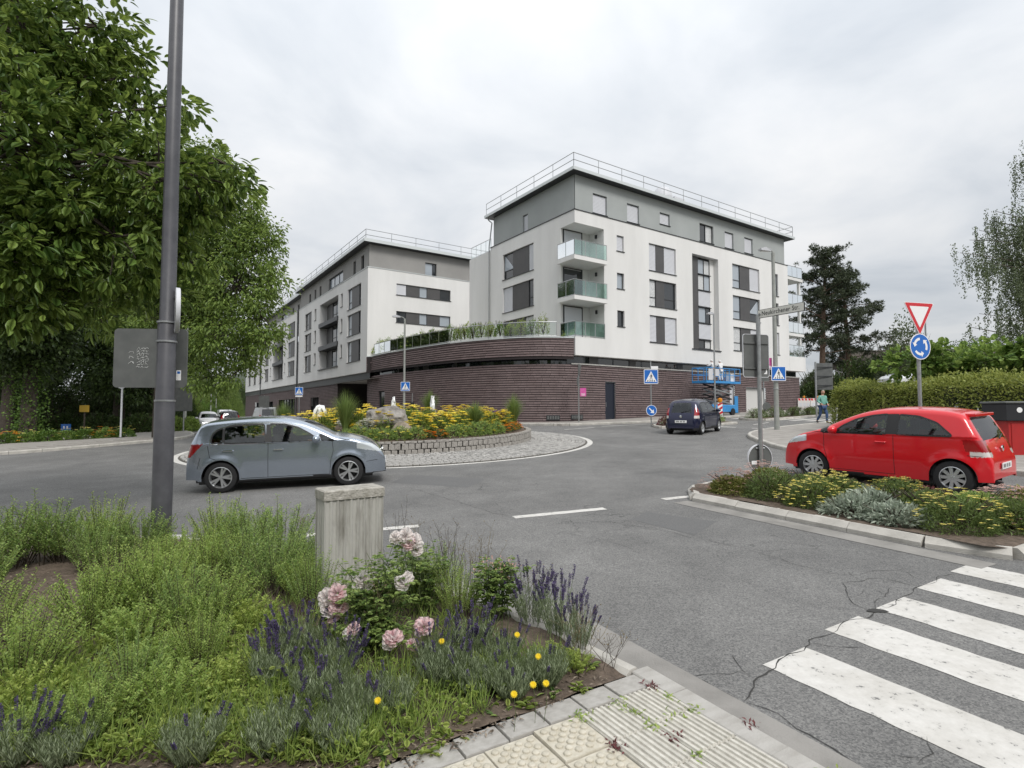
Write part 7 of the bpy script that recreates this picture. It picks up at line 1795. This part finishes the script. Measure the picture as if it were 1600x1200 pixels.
for k, (px, d, h, lb_) in enumerate(((500, 21.5, .6, 'white foaming fountain jet behind the bonnet of the silver car'), (615, 23.0, .72, 'white fountain jet just behind the boulder'), (676, 22.5, .75, 'white fountain jet at the right among yellow flowers'))):
    b = isl(px, d); o = empty('fountain_jet', b, 0, lb_, 'fountain'); m = MB(); m.lathe([(.0, 0), (.10, .02), (.12, .15), (.13, .3), (.125, h*.5), (.11, h*.62), (.10, h*.75), (.08, h*.85), (.05, h), (0, h*1.03)], 14)
    m.v = [(x*.8+RN.gauss(0, .022), y*.8+RN.gauss(0, .022), z*.85+.28+RN.gauss(0, .035)) for x, y, z in m.v]; m.build('jet', M_water, o, 'all')
    if k == 0:
        m = MB()
        for a in (2.9, .2, 3.6): m.tube([(0, 0, .2+h), (.1*math.cos(a), .1*math.sin(a), .22+h*.9), (.17*math.cos(a), .17*math.sin(a), .2+h*.7), (.22*math.cos(a), .22*math.sin(a), .2+h*.45), (.25*math.cos(a), .25*math.sin(a), .3)], [.05, .07, .07, .06, .03], 7)
        m.v = [(x+RN.gauss(0, .02), y+RN.gauss(0, .02), z+RN.gauss(0, .02)) for x, y, z in m.v]; m.build('spray', M_water, o, 'all')
    MB().lathe([(.16, 0), (.16, .38), (.12, .4), (0, .4)], 12).build('nozzle_stone', M_rock, o)

# ---- terrace hedge plants and the planted islands of the far street
for k, p in enumerate(resample(uc, .72)[1:-3]):
    h = RN.uniform(1.15, 1.5)
    bush('terrace_shrub', 'leafy shrub in the row of plants behind the terrace railing', (p.x+.2, p.y+.62, 6.45), .55, .42, h*.92, 420, .15, .045, 'plane' if k % 3 == 1 else 'cover', 'terrace plants')
for k in range(9):
    c = far(.6+k*.62, -6.6+.2*(k % 3)); bush('island_shrub', 'low green shrub on the far planted island with the crossing sign' if k % 3 else 'reddish shrub on the far planted island with the crossing sign', (c.x, c.y, gz(c.x, c.y)+.1), .62, .55, .62, 600, .09, .035, 'shrub2' if k % 3 else 'redleaf', 'far island shrubs', 'plant')
for k in range(15):
    c = far(9.7+k*.72, -6.0+.2*(k % 3)); bush('island_shrub', 'low green shrub on the long far island before the scissor lift' if k % 4 else 'greyish heather on the long far island before the scissor lift', (c.x, c.y, gz(c.x, c.y)+.1), .62, .5, .78, 560, .09, .035, 'dkgreen' if k % 4 else 'lav', 'long island shrubs', 'plant')

# ---- near traffic island: labelled plants, left to right
def it(a, b):   # a along the kerb edge from the tip (0..1), b across (0..1)
    p0, p1 = Vector((3.45, 9.95)), Vector((5.55, 6.45)); nrm = Vector((.864, .504)); q = p0.lerp(p1, a)+nrm*(1.65*b+.12); return (q.x, q.y, gz(q.x, q.y)+.12)
IP = [(.06, .25, .42, .34, 'sedum', 'pinkf', 'pink-tinged spirea at the tip of the near island'), (.10, .65, .46, .40, 'sedum', 'pinkf', 'pink spirea beside the street name pole'), (.24, .3, .48, .42, 'dkgreen', None, 'dark green mound next to the tip spirea'), (.26, .75, .45, .48, 'dkgreen', None, 'dark green mound behind the street name pole'),
      (.42, .22, .40, .34, 'dkgreen', 'paley', 'green mound dotted with pale yellow flowers, left of the silver plants'), (.40, .58, .42, .38, 'dkgreen', 'paley', 'yellow flowering mound in the middle of the near island'), (.38, .9, .35, .36, 'dkgreen', None, 'dark mound on the car side of the near island'), (.58, .14, .34, .24, 'silver', None, 'leftmost silver-leaved mound at the near kerb'), (.60, .42, .34, .30, 'silver', None, 'silver-leaved mound set back behind the other two'), (.73, .13, .36, .24, 'silver', None, 'rightmost silver-leaved mound at the near kerb'),
      (.60, .82, .42, .42, 'dkgreen', 'paley', 'bright yellow flowering mound before the red car'), (.73, .55, .36, .36, 'dkgreen', None, 'dark green mound between silver plants and red car'), (.70, .88, .3, .35, 'redleaf', None, 'reddish stems beside the yellow flowers'), (.88, .30, .46, .40, 'dkgreen', 'paley', 'green mound with few yellow flowers near the island corner'), (.86, .72, .48, .52, 'shrub2', None, 'feathery green mound before the rear wheel of the red car'), (.985, .55, .42, .36, 'dkgreen', None, 'dark green mound at the right end of the near island'), (.97, .88, .48, .46, 'sedum', 'pinkf', 'pink spirea at the right end of the near island'), (.90, 1.0, .4, .42, 'sedum', 'pinkf', 'pink-tipped spirea beside the red car bumper')]
for a, b_, r, h, lm, fl, lb_ in IP:
    sv = lm == 'silver'
    bush('border_plant', lb_, it(a, b_-.08 if b_ < .35 else b_), r*1.34, r*1.34, h*(1.28 if b_ < .7 else 1.08), 4000 if not sv else 900, .055 if not sv else .10, .014 if lm == 'dkgreen' else .026 if not sv else .034, lm, 'plants of the near traffic island', 'plant', ((fl, 150 if fl == 'pinkf' else 120, .04, 5),) if fl else (), stems=14)

# ---- foreground bed
def sprigs(seed, n, h, spread, per, Ln, Wd, lm, upright=.8):
    """shrub of many leafy upright shoots; returns (leaf mesh, stem mesh)"""
    g = np.random.default_rng(seed); P, D = [], []; m = MB()
    for i in range(n):
        a = g.random()*6.28; rr = spread*math.sqrt(g.random()); L_ = h*g.uniform(.65, 1.08)*(1-.35*(rr/spread)**2); b0 = np.array([math.cos(a)*rr*.45, math.sin(a)*rr*.45, 0.]); t1 = np.array([math.cos(a)*rr, math.sin(a)*rr, L_])+g.normal(size=3)*.02
        mid = (b0+t1)/2+np.array([0, 0, .04]); t = np.linspace(.25, 1, per)[:, None]; c = (1-t)**2*b0+2*t*(1-t)*mid+t*t*t1
        ang = np.arange(per)*2.4+g.random()*6; sp = np.stack([np.cos(ang), np.sin(ang), np.full(per, .55)], 1); P.append(c); D.append(unit(sp+np.array([0, 0, .25])))
        if i % 2 == 0: m.tube([tuple(b0), tuple(mid), tuple(t1)], [.004, .003, .0015], 3, False)
    P = np.concatenate(P); D = np.concatenate(D); k = len(P)
    return leaf_mesh('foliage', P, D, unit(np.array([0, 0, 1.])+g.normal(size=(k, 3))*.3), Ln*g.uniform(.6, 1.25, k), Wd, LM[lm]), m.mesh('stems', M_wood)
SH = [sprigs(1, 130, .46, .36, 32, .026, .012, 'shrub'), sprigs(2, 120, .44, .36, 32, .026, .012, 'shrub2'), sprigs(3, 90, .36, .30, 32, .030, .014, 'shrub'), sprigs(4, 46, .60, .30, 40, .030, .011, 'shrub2'), sprigs(5, 70, .30, .36, 26, .034, .020, 'cover'), sprigs(6, 100, .50, .30, 36, .022, .010, 'shrub')]
def put(name, label, meshes, pos, s, group, cat='plant', sz=1.):
    o = empty(name, pos, RN.uniform(0, 6.28), label, cat, group); o.scale = (s, s, s*sz)
    for nm, me in meshes: inst(nm, me, o)['kind'] = 'stuff'
    return o
shrubs = [(-45, 905, 1.25, 1), (12, 885, 1.3, 1), (66, 880, 1.3, 3), (112, 874, 1.25, 1), (165, 866, 1.25, 5), (222, 870, 1.05, 1), (150, 890, .95, 1), (-60, 950, 1.2, 1), (296, 884, 1.1, 0), (345, 868, 1.15, 5), (395, 872, 1.2, 1), (440, 876, 1.2, 3), (472, 892, 1.05, 1), (330, 912, 1.0, 0), (388, 915, .95, 3), (430, 925, 1.05, 1), (474, 932, .8, 0), (250, 905, .9, 0), (150, 985, .95, 0), (190, 962, 1.1, 5), (245, 958, 1.05, 0), (210, 1012, .9, 2), (292, 985, .9, 3), (335, 975, 1.0, 0), (252, 1058, .8, 2), (312, 1045, .75, 5), (205, 1100, .7, 3), (262, 1115, .75, 2), (30, 1075, .95, 0), (-25, 1010, 1.15, 5), (45, 1110, .7, 4), (490, 958, .8, 3), (395, 985, .7, 4), (355, 1085, .7, 4), (150, 1150, .7, 0), (80, 1165, .7, 2), (690, 930, .8, 3), (715, 965, .75, 5), (655, 935, .85, 5), (860, 1040, .5, 4), (900, 1050, .4, 4)]
def zone(px, py): return ('behind the lamp post, along the road edge' if py < 900 and px < 250 else 'between lamp post and concrete block' if py < 935 and 250 <= px < 600 else 'in the middle of the foreground bed' if 130 < px < 600 else 'beside the roses at the road edge' if px >= 600 else 'at the left edge of the foreground bed')
for px, py, s, v in shrubs:
    p = spot(px, py, .1); mesh = SH[v]; kd = ['bushy yellow-green shrub', 'bushy deeper green shrub', 'low rounded green shrub', 'loose tall-shooted green shrub', 'low lime-green leafy clump', 'dense upright yellow-green shrub'][v]
    put('cinquefoil_shrub', kd+' '+zone(px, py), (('foliage', mesh[0]), ('stems', mesh[1])), p, s*1.02, kd+'s '+zone(px, py), 'shrub', RN.uniform(.85, 1.25))
# ground cover: lobed pale leaves, uncountable
def scatter(poly_px, n, off=.1):
    xs_ = [p[0] for p in poly_px]; ys_ = [p[1] for p in poly_px]; out = []
    while len(out) < n:
        x, y = RN.uniform(min(xs_), max(xs_)), RN.uniform(min(ys_), max(ys_))
        if inpoly(x, y, poly_px): out.append(spot(x, y, off))
    return np.array(out)
gcp = [(-80, 1040), (120, 1000), (420, 1010), (500, 1090), (540, 1199), (-80, 1199)]
c = np.concatenate([scatter(gcp, 1050), scatter([(500, 1000), (860, 1060), (640, 1195), (530, 1199)], 170), scatter([(150, 950), (420, 960), (500, 1000), (120, 1030)], 220)]); n_ = 4; P = np.repeat(c, n_, 0)+NP.normal(size=(len(c)*n_, 3))*np.array([.03, .03, .02]); P[:, 2] += .02+NP.random(len(P))*.10; D = unit(NP.normal(size=(len(P), 3))*np.array([1, 1, .35])+np.array([0, -.2, .2]))
gc = inst('ground_cover', leaf_mesh('ground_cover', P, D, unit(np.array([0, -.2, 1.])+NP.normal(size=(len(P), 3))*.3), .036*NP.uniform(.5, 1.3, len(P)), .03, LM['cover'], big=True, droop=.25)); tag(gc, 'low pale green leafy ground cover spreading through the foreground bed', 'ground cover', None, 'stuff')
c = scatter([(140, 900), (600, 900), (880, 1055), (590, 1199), (-60, 1199), (-60, 1060), (120, 1020)], 1500)[:1000]; P = np.repeat(c, 9, 0)+NP.normal(size=(9000, 3))*np.array([.02, .02, .0]); D = unit(NP.normal(size=(9000, 3))*np.array([.45, .45, .1])+np.array([0, 0, 1.]))
wg = inst('weed_grass', leaf_mesh('weed_grass', P, D, rdir(9000), NP.uniform(.06, .24, 9000), .006, LM['shrub'], fold=.0, droop=.3)); tag(wg, 'thin grass and seedlings between the bed plants', 'grass', None, 'stuff')
# mulch and fallen leaves on bare soil
c = scatter([(-60, 890), (500, 900), (960, 1060), (640, 1199), (-60, 1199)], 6500, .115); D = unit(NP.normal(size=(6500, 3))*np.array([1, 1, .15]))
mu = inst('mulch', leaf_mesh('mulch', c, D, unit(np.array([0, 0, 1.])+NP.normal(size=(6500, 3))*.3), NP.uniform(.015, .05, 6500), .012, leafmat('mulch_bits', (.05, .035, .025), (.26, .21, .16), .0))); tag(mu, 'dry mulch and leaf litter on the soil', 'mulch', None, 'stuff')
# lavender
def lavender(seed, n=90, h=.42, spread=.26, fl=.5):
    g = np.random.default_rng(seed); P, D, FP, FD = [], [], [], []; m = MB()
    for i in range(n):
        a = g.random()*6.28; rr = spread*math.sqrt(g.random()); L_ = h*g.uniform(.6, 1.1); b0 = np.array([math.cos(a)*rr*.35, math.sin(a)*rr*.35, 0]); t1 = np.array([math.cos(a)*rr, math.sin(a)*rr, L_]); k = 30; t = np.linspace(.10, .62, k)[:, None]; c = b0*(1-t)+t1*t
        ang = np.arange(k)*1.9+g.random()*6; P.append(c); D.append(unit(np.stack([np.cos(ang)*.6, np.sin(ang)*.6, np.ones(k)], 1)))
        m.tube([tuple(b0), tuple(t1)], [.002, .0013], 3, False)
        if g.random() < fl:
            k = 26; t = np.linspace(.80, 1.02, k)[:, None]; c = b0*(1-t)+t1*t; ang = np.arange(k)*2.1; FP.append(c); FD.append(unit(np.stack([np.cos(ang), np.sin(ang), np.full(k, .8)], 1)))
    P = np.concatenate(P); D = np.concatenate(D); r = [('foliage', leaf_mesh('foliage', P, D, rdir(len(P)), .05, .0062, LM['lav'], fold=0, droop=.08)), ('stems', m.mesh('stems', MATS['green_stem']))]
    if FP: FP = np.concatenate(FP); FD = np.concatenate(FD); r.append(('flower_spikes', leaf_mesh('flower_spikes', FP, FD, rdir(len(FP)), .018, .012, LM['lavf'])))
    return r
LV = [lavender(21, 100, .40, .26, .30), lavender(22, 120, .38, .28, .12), lavender(23, 130, .35, .27, .04), lavender(24, 34, .48, .26, .75)]
lav = [(470, 1035, .95, 0), (528, 1060, .85, 0), (430, 1075, .85, 0), (500, 1105, .9, 1), (560, 1130, .9, 2), (690, 1072, .9, 2), (735, 1030, .9, 0), (680, 1045, .7, 0), (785, 1045, .75, 1), (832, 975, .95, 3), (872, 995, .95, 3), (850, 1070, .8, 2), (800, 1090, .75, 2), (300, 1190, .8, 2), (30, 1195, .75, 0), (430, 1175, .85, 2), (615, 1115, .75, 2), (745, 1085, .8, 2), (530, 1172, .8, 2), (100, 1195, .7, 2), (905, 1012, .75, 3)]
for px, py, s, v in lav:
    z_ = 'in the lower left corner of the bed' if px < 200 else 'at the bottom edge of the bed' if py > 1140 else 'at the road edge beside the rose bush' if px > 760 else 'in front of the roses'
    put('lavender', ('lavender with dense purple spikes ' if v in (0, 3) else 'grey-green lavender with few flowers ')+z_, LV[v], spot(px, py, .1), s, 'lavender '+z_)
# roses
def rose_bloom(m_outer, r=.045, n=22):
    g = NP; P, D, U = [], [], []
    for i in range(n):
        a = i*2.4; q = (i/n); el = 1.25-1.0*q; d = np.array([math.cos(a)*math.cos(el), math.sin(a)*math.cos(el), math.sin(el)]); P.append(np.array([0, 0, 0.])+d*r*.15); D.append(d); U.append(np.array([-math.cos(a)*math.sin(el), -math.sin(a)*math.sin(el), math.cos(el)]))
    n_ = len(P); return leaf_mesh('bloom', np.array(P), np.array(D), np.array(U), r*NP.uniform(.75, 1.1, n_), r*.95, m_outer, big=True, fold=-.25, droop=.28)
BL = [rose_bloom(LM['rosebud'], .066, 26), rose_bloom(LM['rosew'], .064, 26), rose_bloom(LM['rosebud'], .044, 18), rose_bloom(LM['rosew'], .05, 20)]
def rose_bush(label, base, h, r, n, blooms, buds=0):
    o = empty('rose_bush', base, 0, label, 'rose'); bz = Vector(base); P, D = [], []; m = MB()
    heads = [Vector(b)-bz for b, v in blooms]+[Vector((RN.gauss(0, r*.5), RN.gauss(0, r*.5), h*RN.uniform(.75, 1.2))) for _ in range(n)]
    for i, hd in enumerate(heads):
        b0 = Vector((RN.gauss(0, .06), RN.gauss(0, .06), 0)); mid = b0.lerp(hd, .5)+Vector((RN.gauss(0, .04), RN.gauss(0, .04), .05)); pts = crom([b0, mid, hd], 5); m.tube(pts, [.005-.0003*k for k in range(len(pts))], 4, False)
        for k in range(2, len(pts)-1):
            if RN.random() < .9:
                a = RN.uniform(0, 6.28); ax = Vector((math.cos(a), math.sin(a), .25)); c = pts[k]
                for j in range(5):
                    q = c+ax*(.03+.028*(j//2+1)); s = Vector((-ax.y, ax.x, 0))*(1 if j % 2 else -1)*.9 if j < 4 else ax; P.append(tuple(q)); D.append(tuple((s+ax*.5+Vector((0, 0, -.1))).normalized()))
    m.build('stems', M_stem, o)['kind'] = 'stuff'; k = len(P); inst('foliage', leaf_mesh('foliage', np.array(P), np.array(D), unit(np.array([0, 0, 1.])+NP.normal(size=(k, 3))*.3), .045*NP.uniform(.7, 1.2, k), .03, LM['rose'], big=True), o)['kind'] = 'stuff'
    for (b, v), hd in zip(blooms, heads):
        inst('bloom', BL[v], o, Matrix.Translation(hd) @ Matrix.Rotation(RN.uniform(.4, 1.1), 4, 'X') @ Matrix.Rotation(RN.uniform(0, 6), 4, 'Z'))
    if buds:
        q = np.array([tuple(h_+Vector((RN.gauss(0, .03), RN.gauss(0, .03), 0))) for h_ in heads for _ in range(buds)]); inst('buds', leaf_mesh('buds', q, unit(NP.normal(size=(len(q), 3))*.4+np.array([0, 0, 1])), rdir(len(q)), .022, .014, LM['pinkf']), o)['kind'] = 'stuff'
rb = spot(585, 1010, .1); D0 = rb[1]
def bloom_at(px, py, v, dd=0): return (A3(px, py, D0-.05+dd), v)
rose_bush('rose bush with pale pink blooms in front of the concrete block', rb, .52, .28, 36,
          [bloom_at(512, 935, 1, -.1), bloom_at(528, 928, 0, -.12), bloom_at(515, 955, 1, -.12), bloom_at(530, 950, 0, -.14), bloom_at(522, 965, 2, -.13), bloom_at(566, 910, 1), bloom_at(560, 916, 3), bloom_at(573, 914, 3), bloom_at(630, 912, 1), bloom_at(548, 990, 3, -.3), bloom_at(553, 983, 2, -.3), bloom_at(615, 1000, 0, -.32), bloom_at(608, 1004, 3, -.32), bloom_at(663, 980, 0, -.25), bloom_at(645, 1008, 2, -.3), bloom_at(636, 905, 3, .02), bloom_at(618, 840, 3, .2), bloom_at(634, 838, 1, .2), bloom_at(648, 848, 1, .2), bloom_at(652, 862, 3, .2), bloom_at(640, 850, 0, .2)], 0)
rose_bush('rose bush without open flowers, brown seed heads, at the road edge', spot(775, 965, .1), .40, .2, 30, [], 3)
rose_bush('bright green rose shoots right of the concrete block', spot(665, 960, .1), .50, .24, 26, [])
# dandelion-like yellow flowers, dock, wispy dry stems
fl = []
for a in range(14): fl.append((2*PI*a/14))
def disc_flower(r=.02):
    P = np.zeros((24, 3)); a = np.arange(24)*2*PI/12; D = np.stack([np.cos(a), np.sin(a), np.where(np.arange(24) < 12, .15, .6)], 1); return leaf_mesh('flower_head', P, unit(D), np.tile([0, 0, 1.], (24, 1)), r, r*.5, LM['paley'])
DF = leaf_mesh('flower_head', np.zeros((26, 3)), unit(np.stack([np.cos(np.arange(26)*2*PI/13), np.sin(np.arange(26)*2*PI/13), np.where(np.arange(26) < 13, .15, .7)], 1)), np.tile([0, 0, 1.], (26, 1)), .021, .011, leafmat('hawkbit_yellow', (.80, .60, .02), (.84, .68, .04), .25))
for k, (px, py) in enumerate(((808, 992), (841, 1026), (833, 1070), (853, 1068), (803, 1085), (690, 1002), (590, 1095))):
    d = spot(px, py+60, .1)[1]; hd = Vector(A3(px, py, d)); b = Vector((hd.x+RN.gauss(0, .03), d, gz(hd.x, d)+.1))
    o = empty('hawkbit_flower', b, 0, ['topmost', 'upper right', 'lower middle', 'lower right', 'lowest', 'single', 'leftmost'][k]+' yellow dandelion-like flower near the pavement corner', 'flower', 'yellow flowers near the pavement')
    h_ = hd-b; MB().tube([(0, 0, 0), tuple(h_*.5+Vector((.01, 0, .0))), tuple(h_)], .0018, 4).build('stem', M_stem, o); inst('flower_head', DF, o, Matrix.Translation(h_) @ Matrix.Rotation(.7, 4, 'X'))
n = 16; a = np.arange(n)*2.4; inst_d = empty('dock_plant', spot(765, 1060, .1), 0, 'broad-leaved bright green dock among the lavender', 'plant'); P = np.zeros((n, 3)); D = unit(np.stack([np.cos(a), np.sin(a), NP.uniform(.6, 1.6, n)], 1)); inst('leaves', leaf_mesh('leaves', P, D, unit(np.array([0, 0, 1.])+NP.normal(size=(n, 3))*.2), .22, .075, LM['cover'], big=True, droop=.3), inst_d)
for k, (px, py, h, cnt) in enumerate(((640, 925, .62, 14), (700, 930, .6, 16), (740, 940, .62, 14), (820, 960, .42, 12), (905, 1030, .34, 10), (950, 1040, .26, 8), (330, 850, .38, 12), (400, 845, .4, 14), (470, 860, .5, 14), (60, 855, .42, 14), (150, 850, .4, 12), (625, 905, .75, 6), (590, 1020, .5, 8), (545, 960, .4, 8))):
    b = spot(px, py, .1); m = MB(); P = []; D = []
    for j in range(cnt):
        tx, ty = RN.gauss(0, .10), RN.gauss(0, .08); L_ = h*RN.uniform(.6, 1.1); s0 = Vector((RN.gauss(0, .04), RN.gauss(0, .04), 0)); e_ = Vector((tx, ty, L_)); m.tube([s0, s0.lerp(e_, .5)+Vector((RN.gauss(0, .02), 0, 0)), e_], [.0024, .0018, .001], 3, False)
        for q in range(5):
            f_ = s0.lerp(e_, RN.uniform(.55, 1)); g_ = f_+Vector((RN.gauss(0, .04), RN.gauss(0, .04), RN.uniform(.02, .08))); m.tube([f_, g_], .0009, 3, False); P.append(tuple(g_)); D.append((0, 0, 1))
    o = empty('dry_stalks', b, 0, 'wispy dry seed stalks '+('beside the roses' if px > 540 else 'rising along the road edge of the bed'), 'weed', 'dry stalks '+('by the roses' if px > 540 else 'along the road edge')); m.build('stalks', MATS['twig_wood'] if k % 2 else LM['dry'], o)['kind'] = 'stuff'
    P = np.array(P); inst('seed_heads', leaf_mesh('seed_heads', P, unit(NP.normal(size=P.shape)*.5+np.array([0, 0, 1.])), rdir(len(P)), .014, .009, LM['dry']), o)['kind'] = 'stuff'
for k, (px, py) in enumerate(((655, 1150), (700, 1150), (640, 1125), (735, 1125), (780, 1118), (820, 1102), (870, 1085), (905, 1075), (600, 1180), (680, 1175), (925, 1040), (560, 1195))):
    n = RN.randint(9, 18); a = NP.random(n)*6.28; o = empty('leafy_weed', spot(px, py, .1), 0, 'small leafy weed on the bare soil strip beside the paving', 'weed', 'weeds on the soil strip')
    inst('leaves', leaf_mesh('leaves', NP.normal(size=(n, 3))*np.array([.02, .02, .004]), unit(np.stack([np.cos(a), np.sin(a), NP.uniform(.2, .9, n)], 1)), unit(np.array([0, 0, 1.])+NP.normal(size=(n, 3))*.2), NP.uniform(.04, .085, n), .026, LM['cover' if k % 2 else 'rose'], big=True, droop=.3), o)
# weeds in the joints of the tactile paving
for k, (a, b_) in enumerate(((-.02, .18), (-.30, .20), (-.31, .33), (-.31, .48), (-.30, .62), (-.60, .21), (-.02, .32), (.0, .5), (-.61, .50), (-.3, .8), (-.15, .47), (.15, 1.2), (.15, .75))):
    x, y = fr(C0, a, b_); n = RN.randint(14, 40); p = np.stack([NP.normal(size=n)*.03, NP.normal(size=n)*.03, np.zeros(n)], 1); o = empty('joint_weed', (x, y, gz(x, y)+.1), 0, 'small weed growing in a joint of the tactile paving', 'weed', 'weeds in the paving joints')
    inst('leaves', leaf_mesh('leaves', p, unit(NP.normal(size=(n, 3))*np.array([1, 1, .3])+np.array([0, 0, .5])), unit(np.array([0, 0, 1.])+NP.normal(size=(n, 3))*.3), .03*NP.uniform(.5, 1.4, n), .012, LM['shrub' if k % 4 else 'redleaf']), o)['kind'] = 'stuff'
